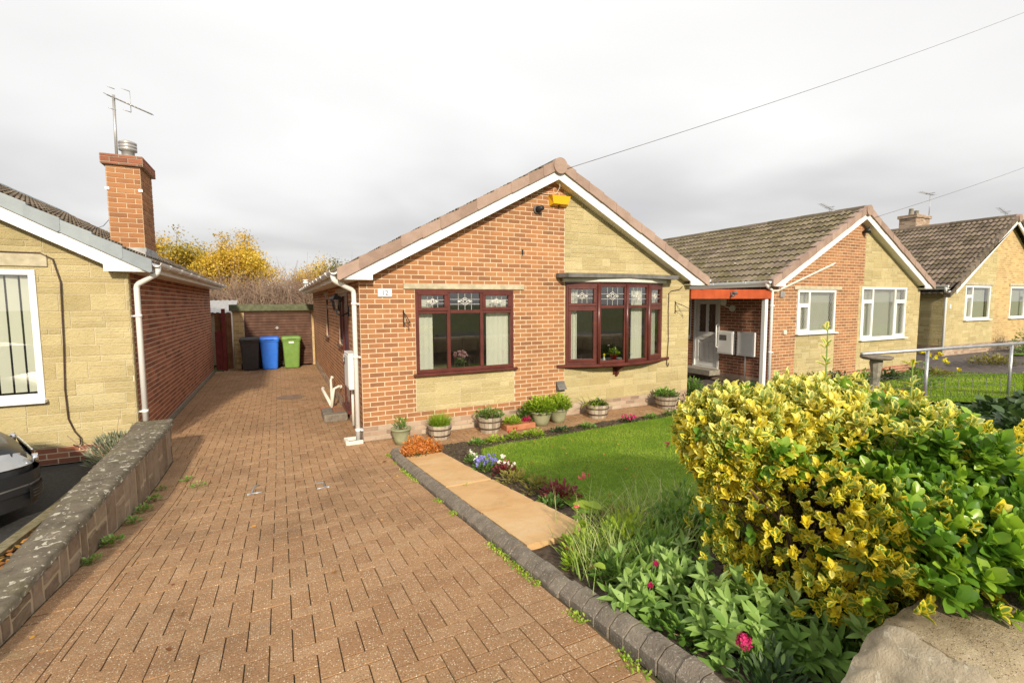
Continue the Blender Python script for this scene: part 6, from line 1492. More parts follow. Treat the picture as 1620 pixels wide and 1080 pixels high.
# ---------------------------------------------------------------- big variegated shrub
def shrub():
    g = np.random.default_rng(31); base = (1.55, -5.95, gzf(1.5, -5.95))
    t = thing('variegated_shrub', base, 'large yellow variegated shrub with plain green patches spilling over the front wall', 'shrub')
    C0 = np.array((1.86, -6.07, 1.09)); RR = np.array((1.14, .70, .60))
    N_ = 8600; d = rdir(N_, 0, g); rr = 1-.34*g.random(N_)**1.5
    lump = 1+.10*np.sin(d[:, 0]*5+d[:, 2]*4)+.08*np.sin(d[:, 1]*7+d[:, 0]*9+1)+.05*np.sin(d[:, 2]*13+d[:, 0]*6); lump = np.clip(lump, .8, 1.05)*np.where(g.random(N_) < .05, 1.10, 1.0)
    dd = np.sign(d)*np.abs(d)**.85; P = C0+dd*RR*(rr*lump)[:, None]; P[:, 0] += .18*np.clip(1.15-P[:, 2], 0, 1)*(P[:, 0] < 1.6)
    m0 = 1100; q = rdir(m0, 0, g); PL = np.array((.84, -5.87, 1.46))+q*np.array((.27, .30, .24))*(1-.4*g.random((m0, 1))**1.5); P = np.concatenate([P, PL]); d = np.concatenate([d, q]); N_ += m0
    m0 = 700; q = rdir(m0, 0, g); PL = np.array((1.22, -5.98, 1.55))+q*np.array((.28, .28, .17))*(1-.4*g.random((m0, 1))**1.5); P = np.concatenate([P, PL]); d = np.concatenate([d, q]); N_ += m0
    s0 = P[:, 0]*.897-P[:, 1]*.44; P[:, 2] -= .34*np.clip(s0-4.1, 0, .8)*np.clip((P[:, 2]-1.0)/.6, 0, 1)
    # front overhang over the wall, keep clear of the wall itself and of the ground
    keep = (P[:, 2] > .66)
    inwall = (P[:, 1] < -6.5) & (P[:, 2] < 1.09) & (P[:, 0] > .45); keep &= ~inwall
    # hollow where the old wood shows
    hole = (np.hypot((P[:, 0]-.95)/.26, (P[:, 2]-1.16)/.24) < 1) & (P[:, 1] < -5.9); keep &= ~(hole & (g.random(N_) < .6))
    P = P[keep]; d = d[keep]; n0 = 1900; ox = g.uniform(.72, 3.1, n0); oe = np.maximum(-6.88, -6.60-.60*(ox-.62)); oy = oe+g.random(n0)**1.3*(-6.35-oe); oz = 1.09+g.random(n0)*.30+np.clip(oy+6.6, 0, 1)*.3
    P = np.concatenate([P, np.column_stack([ox, oy, oz])]); d = np.concatenate([d, np.column_stack([np.full(n0, .1), np.full(n0, -.9), np.full(n0, .1)])]); n = len(P)
    A = d*np.array([.8, .8, .5])+np.array((0, 0, .75)); A += g.normal(size=(n, 3))*.22; A /= np.linalg.norm(A, axis=1, keepdims=True)
    x, y, z = P.T
    # reverted green patch in the middle and right, variegated elsewhere
    sl = x*.897-y*.44; f = -1.7*np.exp(-((sl-4.12)/.34)**2-((z-1.33)/.24)**2)-1.6*np.exp(-((sl-4.36)/.36)**2-((z-.98)/.26)**2)+.8*np.clip((z-1.5)/.12, 0, 1)+.15-1.2*np.exp(-((y+6.75)/.22)**2-((z-1.2)/.25)**2-((x-1.1)/.55)**2)-1.2*np.exp(-(((x-1.4)/.13)**2+((z-1.60)/.10)**2))+.62+.60*np.sin(x*9+z*7)*np.sin(z*11-x*4+y*6)+g.normal(size=n)*.42
    var = f > 0
    mb = MB(); iv = np.where(var)[0]; ig = np.where(~var)[0]
    tv = leaf_template(.50, (0, .2, .5, .8, 1), (.12, .62, 1, .85, .16), .30, .16); tg = leaf_template(.56, (0, .2, .5, .8, 1), (.12, .6, 1, .9, .25), .22, .18)
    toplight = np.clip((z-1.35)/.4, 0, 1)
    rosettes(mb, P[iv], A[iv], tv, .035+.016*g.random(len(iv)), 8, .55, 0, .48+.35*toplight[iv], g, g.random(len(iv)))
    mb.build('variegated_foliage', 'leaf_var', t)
    mb = MB(); yg = g.random(len(ig)) < .27
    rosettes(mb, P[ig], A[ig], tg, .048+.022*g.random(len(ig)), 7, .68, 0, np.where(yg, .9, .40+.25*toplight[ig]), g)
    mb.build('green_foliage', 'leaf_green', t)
    # woody stems
    mb = MB().world()
    for i in range(170):
        k = g.integers(n); a = np.array(base)+np.array((g.normal()*.28-.15, g.normal()*.15, 0)); b = P[k]; m1 = a*.6+b*.4+np.array((0, 0, .12))+g.normal(size=3)*.05; m2 = a*.25+b*.75+g.normal(size=3)*.04
        r0 = g.uniform(.003, .008); mb.tube([a, m1, m2, b], [r0, r0*.7, r0*.4, .002], 5, 0, g.random(), world=True)
    for i in range(6):
        a = np.array((1.15+g.normal()*.22, -6.1+g.normal()*.08, .55)); mb.tube([a, a+(g.normal()*.08, g.normal()*.05, .3), a+(g.normal()*.2, g.normal()*.1, .75)], [.015, .011, .005], 7, 0, g.random(), world=True)
    mb.build('branches', 'bark', t)
    # tall water shoots above the crown
    for (bx, by, z0, z1, s_, k) in ((1.28, -6.0, 1.55, 1.98, .05, 0), (1.65, -6.19, 1.5, 1.80, .05, 1)):
        m = max(3, int((z1-z0)/.07)); Q = np.column_stack([bx+.012*np.sin(np.arange(m)*1.1), np.full(m, by), np.linspace(z0, z1, m)]); A_ = np.tile((0., 0, 1.), (m, 1))+g.normal(size=(m, 3))*.1; A_ /= np.linalg.norm(A_, axis=1, keepdims=True)
        mb = MB(); rosettes(mb, Q, A_, tv, np.full(m, s_), 4, .8, 0, np.full(m, .75), g, np.full(m, .5)); 
        mb.tube([(bx, by, z0-.3), (bx, by, z1)], [.006, .003], 5, 0, .6, world=True); mb.build('shoot', 'leaf_var', t)
shrub()
# ---------------------------------------------------------------- foreground flower bed
def valerian(x, y, r, h, n, label, heads=()):
    t, P, D = clump('valerian', x, y, r, h, n, leaf_template(.36, wid=(.2, .8, 1, .6, .05), fold=.15, curl=.2), .088, 'leaf_val', label, 'plant', up=.9, wh=6)
    for (fx, fy, fz, fr) in heads:
        mb = MB(); g = np.random.default_rng(int(fx*1000)); q = rdir(150, .3, g)*fr*g.uniform(.6, 1, (150, 1)); PP = np.array((fx, fy, fz))+q; A = q/np.linalg.norm(q, axis=1, keepdims=True)
        rosettes(mb, PP, A, simple_leaf(.6), np.full(150, .009), 5, 1.1, 0, g.random(150), g); mb.build('flower_head', 'magenta', t); mb = MB(); mb.tube([(fx+.02, fy+.05, fz-.25), (fx, fy, fz)], .0025, 5, 0, .4, world=True); mb.build('flower_stalk', 'leaf_mid', t)
valerian(.66, -6.02, .24, .34, 120, 'fresh green valerian with a magenta flower head nearest the camera', [(.46, -6.22, .80, .030)])
valerian(.52, -5.62, .22, .24, 62, 'green valerian without open flowers beside the kerb', [(.42, -5.75, .78, .008), (.50, -5.70, .84, .008)])
valerian(.66, -5.38, .15, .2, 30, 'grey green valerian clump behind the two nearest ones')
valerian(.95, -6.42, .15, .42, 42, 'dark valerian rosettes growing up between the shrub and the stone wall end')
valerian(.82, -6.22, .16, .24, 60, 'dark leafy valerian at the foot of the shrub behind the nearest magenta flower')
valerian(.86, -5.55, .2, .30, 60, 'valerian clump under the left edge of the variegated shrub')
def grassy(x, y, n, h, w, label, mats='grass_long', lean=.8, sp=.12, z=None):
    g = np.random.default_rng(int(abs(x*313+y*17)*10)); mb = MB(); P = gpts(x+g.normal(size=n)*sp, y+g.normal(size=n)*sp); blades(mb, P, h, w, lean, 0, None, g); o = mb.build('grass_clump', mats); tag(o, label, 'grass', 'long grassy clumps in the front bed'); return o
grassy(.66, -5.28, 170, .26, .010, 'loose grass clump between the valerian and the kerb')
clump('garden_plant', .92, -5.28, .2, .26, 300, LN, .06, 'leaf_mid', 'narrow leaved green plant rising behind the valerian', 'plant', up=.9, group='mixed plants in the front bed')
grassy(.98, -4.72, 130, .40, .009, 'tall thin grass clump leaning over the end of the slab path')
grassy(1.30, -4.85, 150, .42, .009, 'tall grass clump between the slab path and the variegated shrub')
grassy(.72, -5.02, 260, .26, .010, 'short fine grass clump behind the kerb')
grassy(1.62, -4.75, 120, .40, .009, 'grass clump at the lower lawn corner')
grassy(1.15, -5.15, 150, .32, .009, 'dense grass clump touching the shrub')
o = grassy(1.15, -4.8, 26, .55, .006, 'dry straw coloured stalks standing out of the grass', 'straw', .6, .25)
for (x, y, r, h, n, m, lb) in ((.62, -4.92, .16, .16, 260, 'leaf_lime', 'yellow green feathery plant just past the end of the slab path'), (.88, -5.0, .2, .24, 330, 'leaf_lime', 'mid green leafy plant between slab path and grass'), (.56, -5.3, .13, .18, 220, 'leaf_mid', 'spurge like green plant beside the kerb'),
        (1.0, -4.95, .2, .26, 380, 'leaf_lime', 'bright lime plant with small leaves among the grass'), (1.28, -5.05, .2, .32, 420, 'leaf_mid', 'green leafy plant in front of the lawn'), (1.5, -4.95, .22, .36, 430, 'leaf_mid', 'bushy green plant beside the variegated shrub'),
        (1.15, -4.6, .14, .14, 200, 'leaf_olive', 'withered brown green plant at the lawn edge'), (1.75, -5.1, .25, .32, 420, 'leaf_dark', 'dark plant hidden between lawn and shrub'), (.8, -5.35, .18, .2, 260, 'leaf_mid', 'low green ground plant beneath the grass clumps'), (.48, -5.05, .09, .08, 110, 'leaf_lime', 'small yellow green weed against the kerb'), (.5, -5.92, .12, .12, 160, 'leaf_mid', 'low green weed against the kerb near the valerian'), (.52, -6.3, .14, .2, 200, 'leaf_dark', 'dark low weed at the end of the stone wall')):
    clump('garden_plant', x, y, r, h, n, LN if m != 'leaf_mid' else LT, .05, m, lb, 'plant', up=.7, group='mixed plants in the front bed')
def stalk_flower(name, x, y, zt, lean, label, mat, fs=.02, k=4, leaves=0, mats='leaf_lime', lsize=.07):
    g = np.random.default_rng(int(x*977)); z0 = gzf(x, y); t = thing(name, (x, y, z0), label, 'flower'); tip = np.array((x+lean[0], y+lean[1], zt)); mb = MB().world()
    mid = np.array((x+lean[0]*.3, y+lean[1]*.3, (z0+zt)/2)); mb.tube([(x, y, z0), mid, tip], [.004, .0035, .0025], 5, 0, .5, world=True); mb.build('stem', 'grass_long', t)
    P = tip+g.normal(size=(k, 3))*fs*.55; mb = MB(); rosettes(mb, P, rdir(k, .8, g), leaf_template(.6, (0, .5, 1), (.4, 1, .3), .1, .05), np.full(k, fs*.8), 6, .7, 0, g.random(k), g); mb.build('petals', mat, t)
    if leaves:
        f = g.random(leaves); P = np.array((x, y, z0))*(1-f[:, None])+tip*f[:, None]; D = rdir(leaves, .2, g); X, Y, Z = basis(D); mb = MB(); place(mb, leaf_template(.8), P, X, Y, Z, lsize*g.uniform(.6, 1.2, leaves), g.random(leaves)); mb.build('leaves', mats, t)
    return t
stalk_flower('kaffir_lily', 1.05, -4.55, .84, (-.20, -.03), 'coral red lily on a leaning stem above the slab path', 'coral', .028, 5)
stalk_flower('kaffir_lily', 1.62, -4.55, .96, (.05, -.02), 'pale coral lily on an upright stem against the lawn', 'coral', .026, 5)
stalk_flower('columbine', .80, -4.78, .72, (-.14, .02), 'pink snapdragon like flower with yellow leaves at the end of the slab path', 'coral', .024, 4, 16)
# big autumn leaves lying near the slab end
for (x, y, s_, m, lb) in ((.55, -4.86, .11, 'fallen', 'large orange fallen leaf at the end of the slab path'), (.50, -5.2, .06, 'fallen', 'small orange fallen leaf beside the kerb'), (.86, -4.5, .16, 'leaf_lime', 'large yellow green drooping leaf over the last slab'), (.92, -4.56, .14, 'leaf_lime', 'upright yellow green lobed leaf over the last slab'), (.43, -5.35, .07, 'leaf_lime', 'yellow leaf lying on the kerb')):
    g = np.random.default_rng(int(x*999)); mb = MB(); D = np.array([(.3, -.8, .1)])/np.linalg.norm((.3, -.8, .1)); X, Y, Z = basis(D); place(mb, leaf_template(.8, wid=(.2, .9, 1, .8, .1)), np.array([(x, y+.05, gzf(x, y)+(.04 if m == 'fallen' else .18 if x > .6 else .14))]), X, Y, Z, s_, np.array([.6])); tag(mb.build('leaf', m), lb, 'leaf')
# spiky yellow sprig and long leaf whorl in front of the shrub
t = thing('spurge', (1.0, -6.45, .6), 'pale green whorl of long leaves in front of the variegated shrub', 'plant')
mb = MB(); g = np.random.default_rng(5); tp = leaf_template(.26, wid=(.5, .8, 1, .7, .05), fold=.1, curl=.2); Q = np.array([(.92, -6.40, 1.12), (.92, -6.40, 1.09)]); rosettes(mb, Q, np.array([(-.1, -.5, .86), (-.1, -.5, .86)]), tp, np.array([.10, .12]), 8, 1.2, 0, np.array([.8, .6]), g); mb.build('leaf_whorl', 'leaf_val', t)
mb = MB().world(); mb.tube([(.95, -6.3, .6), (.92, -6.40, 1.1)], .005, 6, world=True); mb.build('stem', 'grass_long', t)
# ---------------------------------------------------------------- right hand gardens
rail = thing('handrail', (11.03, -3.64, .3), 'galvanised steel handrail on posts beside the second bungalow', 'handrail')
rb = np.array((11.03, -3.64)); dr = np.array((-.9966, .082)); zr = lambda s_: 1.30
mb = MB().world(); mb.tube([(rb[0]+.6*-dr[0]*1.5, rb[1]-.6*dr[1]*1.5, 1.30), (rb[0]+4.2*dr[0], rb[1]+4.2*dr[1], 1.30)], .026, 10, world=True); mb.build('rail', 'galv', rail)
for s_ in (0.0, 2.55):
    p = rb+dr*s_; mb = MB().world(); mb.tube([(p[0], p[1], gzf(*p)-.05), (p[0], p[1], 1.28)], .026, 10, world=True); mb.build('post', 'galv', rail)
nf = thing('wire_fence', (10, -2.6, .1), 'low dark hooped wire mesh fence in front of the neighbouring lawn', 'fence')
mb = MB().world(); a = np.array((11.1, -3.70)); b = np.array((8.0, -1.3)); L = np.linalg.norm(b-a); n = int(L/.11)
pf = lambda k: a+(b-a)*k/n
for k in range(n+1): p = pf(k); z = gzf(*p); mb.tube([(p[0], p[1], z), (p[0], p[1], z+.34)], .004, 4, world=True)
for k in range(0, n-1):
    p, q = pf(k), pf(k+2); z = gzf(*p)+.34; mb.tube([(p[0]+(q[0]-p[0])*(1-math.cos(t))/2, p[1]+(q[1]-p[1])*(1-math.cos(t))/2, z+.12*math.sin(t)) for t in np.linspace(0, PI, 7)], .0035, 4, world=True)
for h_ in (.06, .24, .34): mb.tube([(*pf(k), gzf(*pf(k))+h_) for k in range(0, n+1, 4)], .0035, 4, world=True)
mb.build('mesh', 'lead', nf)
t = thing('bird_bath', (10.6, -1.66, 0), 'weathered stone bird bath behind the variegated shrub', 'bird bath')
z = gzf(10.6, -1.66); mb = MB().world(); mb.lathe((10.6, -1.66, z), [(.17, 0), (.17, .05), (.10, .12), (.085, .3), (.10, .5), (.13, .68), (.12, .74)], 8, smooth=False); mb.build('pedestal', 'concrete', t)
mb = MB().world(); mb.lathe((10.6, -1.66, z), [(.12, .74), (.26, .76), (.30, .79), (.30, .83), (.26, .83), (.2, .80), (0, .79)], 28); mb.build('bowl', 'kerb', t)
t, P, D = clump('rose_bush', 11.5, -2.1, .42, .78, 500, LT, .06, 'leaf_mid', 'rose bush with yellow blooms in front of the neighbouring lawn', 'shrub', up=.5)
g = np.random.default_rng(12); q = np.array([(11.15, -2.35, .98), (11.3, -2.3, .93), (11.5, -2.35, .88), (11.55, -2.4, .95), (11.75, -2.45, .78), (11.6, -2.7, .66), (11.2, -2.2, 1.0), (11.45, -2.5, .85)]); q = np.repeat(q, 2, 0)+g.normal(size=(16, 3))*.012; flower_heads(t, q, .062, 'yellowf', 7, g=g, cup=.8)
t = thing('timber_planter', (11.25, -3.95, .3), 'small dark timber box planter at the foot of the handrail post', 'planter'); z = gzf(11.2, -3.95)
mb = MB().world(); mb.box(11.08, 11.42, -4.08, -3.82, z, z+.42, bev=.006); mb.build('box', 'dark_brown', t); mb = MB().world(); mb.box(11.05, 11.45, -4.11, -3.79, z+.421, z+.45, bev=.006); mb.build('lid', 'grey_wood', t); mb = MB().world(); mb.box(11.40, 11.44, -4.10, -4.04, z, z+.42); mb.build('batten', 'grey_wood', t)
far = [(9.6, -.45, .3, .4, 'leaf_olive', 'straw coloured shrub under the small white window next door'), (10.3, -.5, .35, .45, 'leaf_olive', 'brown green shrub against the second bungalow behind the bird bath'), (11.2, -.5, .4, .4, 'leaf_dark', 'dark shrub right of the bird bath'), (12.2, -.6, .4, .35, 'leaf_mid', 'green border plant under the wide diamond window'), (13.4, -.6, .4, .3, 'leaf_dark', 'low dark border plant right of the wide diamond window'),
       (21.6, -1.3, 1.0, 1.15, 'leaf_mid', 'round green bush in front of the farthest bungalow'), (14.8, -1.0, .5, .25, 'leaf_olive', 'tufty plants at the far edge of the neighbouring lawn'), (16.8, -1.5, .6, .3, 'leaf_olive', 'tufty verge plants beside the far tarmac driveway'), (18.8, -2.0, .7, .4, 'leaf_mid', 'leafy verge plants at the right edge'),
       (8.3, -3.2, .25, .3, 'coralish', 'small pink flowering plant at the foot of the wire fence'), (9.4, -2.4, .18, .3, 'coralish', 'reddish plant in front of the wire fence, left of the first'), (7.4, .5, .35, .4, 'leaf_mid', 'green shrub in the gap between the two bungalows'), (8.2, -.4, .3, .35, 'leaf_dark', 'dark low shrub in front of the neighbour step')]
for (x, y, r, h, m, lb) in far: clump('border_plant', x, y, r, h, 520 if r < .9 else 2600, LT, .07, 'leaf_orange' if m == 'coralish' else m, lb, 'plant', up=.5, group='border plants of the neighbouring gardens')
for (x, y, r, h, lb) in ((7.0, -4.4, .5, .28, 'dark strawberry like ground plants between the gardens'), (8.0, -4.6, .55, .3, 'leafy dark ground plants right of the strawberry patch'), (6.6, -5.2, .5, .3, 'leafy ground plants behind the right end of the shrub'), (9.3, -4.7, .5, .35, 'leafy ground plants at the right edge beside the planter'), (8.6, -5.4, .5, .3, 'ground plants at the right edge beyond the shrub')):
    clump('ground_plant', x, y, r, h, 420, leaf_template(.9), .12, 'leaf_dark', lb, 'plant', up=.3, group='leafy plants between the gardens')
# ---------------------------------------------------------------- background trees and thicket
def thicket(name, x, y, w, h, label, seed, leafm=None, nl=0, mats='twig'):
    g = np.random.default_rng(seed); t = thing(name, (x, y, 0), label, 'shrub', 'bare hedge shrubs behind the garage'); mb = MB().world()
    for i in range(150):
        a = np.array((x+g.normal()*w*.22, y+g.normal()*.5, 0)); hh = h*g.uniform(.6, 1.08); tip = a+np.array((g.normal()*w*.28, g.normal()*.5, hh)); mid = (a+tip)/2+g.normal(size=3)*.12
        tt = g.random(); mb.tube([a, mid, tip], [.022, .014, .005], 3, 0, tt, cap=False, world=True)
        for j in range(12):
            f = g.uniform(.25, .98); p = a+(tip-a)*f; q = p+np.array((g.normal()*.35, g.normal()*.25, abs(g.normal())*.45+.08)); mb.tube([p, (p+q)/2+g.normal(size=3)*.04, q], [.009, .007, .004], 3, 0, tt, cap=False, world=True)
    mb.build('twigs', mats, t)
    if nl:
        d = rdir(nl, 0, g); P = np.array((x, y, h*.55))+d*np.array((w*.5, .6, h*.45))*g.random((nl, 1))**.4; D = rdir(nl, .3, g); X, Y, Z = basis(D, g.normal(size=nl)); mb = MB(); place(mb, SLF, P, X, Y, Z, .10*g.uniform(.6, 1.3, nl), g.random(nl)); mb.build('foliage', leafm, t)
TH = [(-8.6, 3.6), (-7.3, 3.3), (-6.2, 3.4), (-5.1, 3.2), (-4.1, 3.3), (-3.1, 3.35), (-2.1, 3.5), (-1.1, 3.35), (-.1, 3.5), (.9, 3.6), (1.9, 3.6), (2.9, 3.8), (3.9, 3.7)]
nm = ['far left', 'second', 'third', 'fourth', 'fifth', 'sixth', 'seventh', 'eighth', 'ninth', 'tenth', 'eleventh', 'twelfth', 'rightmost']
for i, (x, h) in enumerate(TH):
    h *= .94
    sub = 'brown bare twiggy hedge shrub behind the garage, %s from the left end of the thicket' % nm[i] if i not in (0, 12) else 'brown bare twiggy hedge shrub at the %s end of the thicket' % ('left' if i == 0 else 'right')
    gr = (i == 7); thicket('hedge_shrub', x, 19+(i % 3)*.5, 2.0, h*.97, sub if not gr else 'hedge shrub with a patch of green leaves among the bare thicket behind the garage', 200+i, 'leaf_olive' if not gr else 'leaf_mid', 500 if gr else 260)
def tree(x, y, h, cw, label, seed, mats='leaf_yellow', n=5200, leaf=.13, dens=1.0):
    n = int(n*3.2)
    g = np.random.default_rng(seed); t = thing('autumn_tree', (x, y, 0), label, 'tree', 'trees behind the garage'); mb = MB().world()
    mb.tube([(x, y, 0), (x+.1, y, h*.35), (x+g.normal()*.1, y, h*.7), (x, y, h*.97)], [.16, .12, .07, .02], 8, world=True); tips = []
    for i in range(34):
        f = g.uniform(.28, .95); p = np.array((x, y, h*f)); a = g.random()*2*PI; L = cw*(.35+.75*math.sin(PI*min(1, (1.02-f)*1.25)))*g.uniform(.6, 1.1)*.62; q = p+np.array((math.cos(a)*L, math.sin(a)*L, L*g.uniform(.35, .9)))
        mid = (p+q)/2+np.array((0, 0, -.05)); mb.tube([p, mid, q], [.045, .025, .008], 5, world=True); tips += [q, mid, (q+mid)/2]
        for j in range(3): s_ = mid+(q-mid)*g.random(); r_ = s_+g.normal(size=3)*.3+np.array((0, 0, .2)); mb.tube([s_, r_], [.012, .004], 4, world=True); tips.append(r_)
    mb.build('trunk', 'bark', t); tips = np.array(tips); k = g.integers(len(tips), size=n); P = tips[k]+g.normal(size=(n, 3))*np.array((.24, .24, .2)); cl = g.random(len(tips))[k]
    D = rdir(n, -.1, g); X, Y, Z = basis(D, g.normal(size=n)); mb = MB(); place(mb, SLF, P, X, Y, Z, 1.02*leaf*g.uniform(.5, 1.3, n), np.clip(cl*.7+g.random(n)*.4, 0, 1)); mb.build('crown', mats, t)
tree(-6.7, 22.5, 5.25, 2.0, 'small yellow autumn tree beside the left chimney', 1, n=4200)
tree(-5.35, 22.3, 5.0, 1.6, 'narrow yellow olive tree between the chimney and the biggest yellow tree', 2, 'leaf_olive2', n=2800)
tree(-3.45, 22.0, 4.65, 3.0, 'biggest bright yellow autumn tree behind the garage', 3, n=8200)
tree(-4.6, 23.5, 4.1, 2.3, 'low yellow tree behind the two small yellow trees', 6, n=3600)
tree(-2.3, 22.6, 3.95, 1.9, 'lower orange yellow tree right of the biggest one', 4, n=3200)
tree(1.0, 22.5, 3.75, 1.9, 'low yellow tree near the corner of the central roof', 5, n=3400)
tree(2.4, 22.4, 4.0, 1.8, 'olive green leaved tree beside the gutter of the central bungalow', 7, 'leaf_olive', n=3000)
tree(-8.6, 23, 4.8, 2.2, 'yellow tree hidden behind the left chimney', 8, n=2600)
# ---------------------------------------------------------------- things on the driveway
for (x, y, s_, lb) in ((-1.43, -1.72, 1, 'left grey metal lifting corner of the driveway drain cover'), (-.72, -1.98, -1, 'right grey metal lifting corner of the driveway drain cover')):
    mb = MB().world(); q = lambda a, b: (a, b, gzf(a, b)+.004)
    if s_ > 0: mb.tube([q(x+.06, y+.34), q(x+.01, y+.30), q(x, y), q(x+.10, y-.0)], .009, 6, world=True); mb.tube([q(x, y+.02), q(x-.04, y-.03)], .012, 6, world=True)
    else: mb.tube([q(x-.09, y+.26), q(x, y+.26), q(x+.01, y+.02), q(x-.08, y+.0)], .008, 6, world=True); mb.tube([q(x+.01, y+.03), q(x+.05, y+.0)], .011, 6, world=True)
    tag(mb.build('drain_cover_corner', 'galv'), lb, 'drain cover', 'corners of the drain cover in the driveway')
mb = MB().world(); n = 28; V = [(-.92+.30*math.cos(2*PI*k/n)*(1 if abs(math.cos(2*PI*k/n)) < .9 else 1), 4.37+.26*math.sin(2*PI*k/n), .006) for k in range(n)]; mb.add(V, [tuple(range(n))]); tag(mb.build('manhole_cover', 'tarmac_patch'), 'faint round grey manhole cover flush with the driveway', 'manhole cover')
t = thing('door_step', (-.28, 1.9, 0), 'grey block step with a red brick infill below the side door', 'step')
mb = MB().world(); mb.box(-.44, -.04, 1.5, 1.68, 0, .14, bev=.012); mb.box(-.44, -.26, 1.682, 2.15, 0, .14, bev=.012); mb.build('edge_blocks', 'kerb', t); mb = MB().world(); mb.box(-.255, -.04, 1.685, 2.15, 0, .133, bev=.006); mb.build('infill', 'paver_brick', t)
mb = MB().world(); mb.box(-.42, -.12, 2.45, 2.68, 0, .055, bev=.008); tag(mb.build('loose_paver', 'terracotta'), 'loose orange paving block beside the grey step', 'paver')
for (P, lb) in (([(-.22, 2.5, .04), (-.16, 2.55, .42), (-.06, 2.58, .46), (-.02, 2.6, .44)], 'bent cream drain pipe standing nearest the step'), ([(-.18, 2.75, .03), (-.12, 3.6, .44), (-.08, 3.65, .50)], 'cream drain pipe leaning back against the brick wall behind the bent one'), ([(-.2, 2.65, .05), (-.28, 3.7, .22), (-.27, 3.78, .24)], 'thicker cream drain pipe lying low against the wall')):
    mb = MB().world(); mb.tube(P, .026 if 'thick' not in lb else .033, 10, world=True); p = np.array(P[-1]); q = p-(p-np.array(P[-2]))*.3; mb.tube([q, p], .038, 10, world=True); tag(mb.build('drain_pipe', 'cream_white'), lb, 'pipe', 'cream drain pipes beside the side door')
g = np.random.default_rng(41)
for i, (x, y) in enumerate([(-1.1, 5.9), (-1.72, 1.7), (-1.3, 8.1), (-.6, 8.3), (-2.2, 7.4), (.05, -1.2)]):
    mb = MB(); D = rdir(1, 0, g); D[:, 2] = .15; X, Y, Z = basis(D); place(mb, LT, gpts(np.array([x]), np.array([y]), .01), X, Y, Z, .06, np.array([.1])); tag(mb.build('fallen_leaf', 'fallen'), ['dark fallen leaf lying in the sunny patch of the driveway', 'dark fallen leaf lying in the middle of the driveway', 'fallen leaf near the blue bin', 'fallen leaf near the green bin', 'fallen leaf near the left brick wall', 'fallen leaf beside the start of the kerb'][i], 'leaf')
# ---------------------------------------------------------------- window sill things
def sillplant(x, y, z, pr, ph, potm, leafm, fl, fm, label, fh=.12):
    t = thing('potted_flower', (x, y, z), label, 'potted plant'); mb = MB().world(); mb.lathe((x, y, z), [(0, 0), (pr*.7, 0), (pr, ph), (pr*1.05, ph), (pr*.9, ph*.95), (0, ph*.9)], 16); mb.build('pot', potm, t)
    clump('', x, y, pr*1.5, fh, 70, LT, .05, leafm, '', z=z+ph, thing_obj=t)
    if fl: g = np.random.default_rng(1); q = np.array((x, y, z+ph+fh*1.25))+rdir(fl, .2, g)*np.array((.11, .06, .06)); flower_heads(t, q, .035, fm, 6, g=g)
sillplant(1.62, .10, .99, .055, .10, 'black_metal', 'leaf_mid', 34, 'palepink', 'pale pink flowering pot plant standing inside the three light window')
sillplant(4.64, -.13, .99, .07, .11, 'red_pot', 'leaf_lime', 0, None, 'leafy plant in a red pot on the bow window sill', .16)
for (x, y, lb, m) in ((4.40, -.15, 'small white and yellow ornament on the bow window sill', 'yellowf'), (5.03, -.17, 'white china figure left of the long curtain in the bow window', 'white'), (5.13, -.10, 'second white china figure behind the first in the bow window', 'white')):
    mb = MB().world(); mb.lathe((x, y, .985), [(0, 0), (.03, 0), (.025, .05), (.015, .08), (.012, .10)], 12, 0); mb.lathe((x, y, .985), [(.005, .09), (.022, .11), (.026, .13), (.018, .155), (0, .16)], 12, 1); tag(mb.build('ornament', ['white', m]), lb, 'ornament')
t = thing('dining_chair', (2.3, 1.6, .1), 'dark chair with curved back seen inside the three light window', 'chair')
mb = MB().world(); mb.box(2.0, 2.4, 1.5, 1.9, .52, .56, bev=.01); mb.build('seat', 'dark_brown', t)
mb = MB().world(); mb.tube([(2.0, 1.5, 1.02), (2.2, 1.45, 1.07), (2.4, 1.5, 1.02)], .03, 8, world=True); [mb.tube([(x_, 1.48, .54), (x_, 1.48, 1.03)], .012, 6, world=True) for x_ in (2.0, 2.1, 2.2, 2.3, 2.4)]; mb.build('backrest', 'dark_brown', t)
for x_ in (2.02, 2.38):
    for y_ in (1.52, 1.88): mb = MB().world(); mb.tube([(x_, y_, .06), (x_, y_, .52)], .018, 6, world=True); mb.build('leg', 'dark_brown', t)
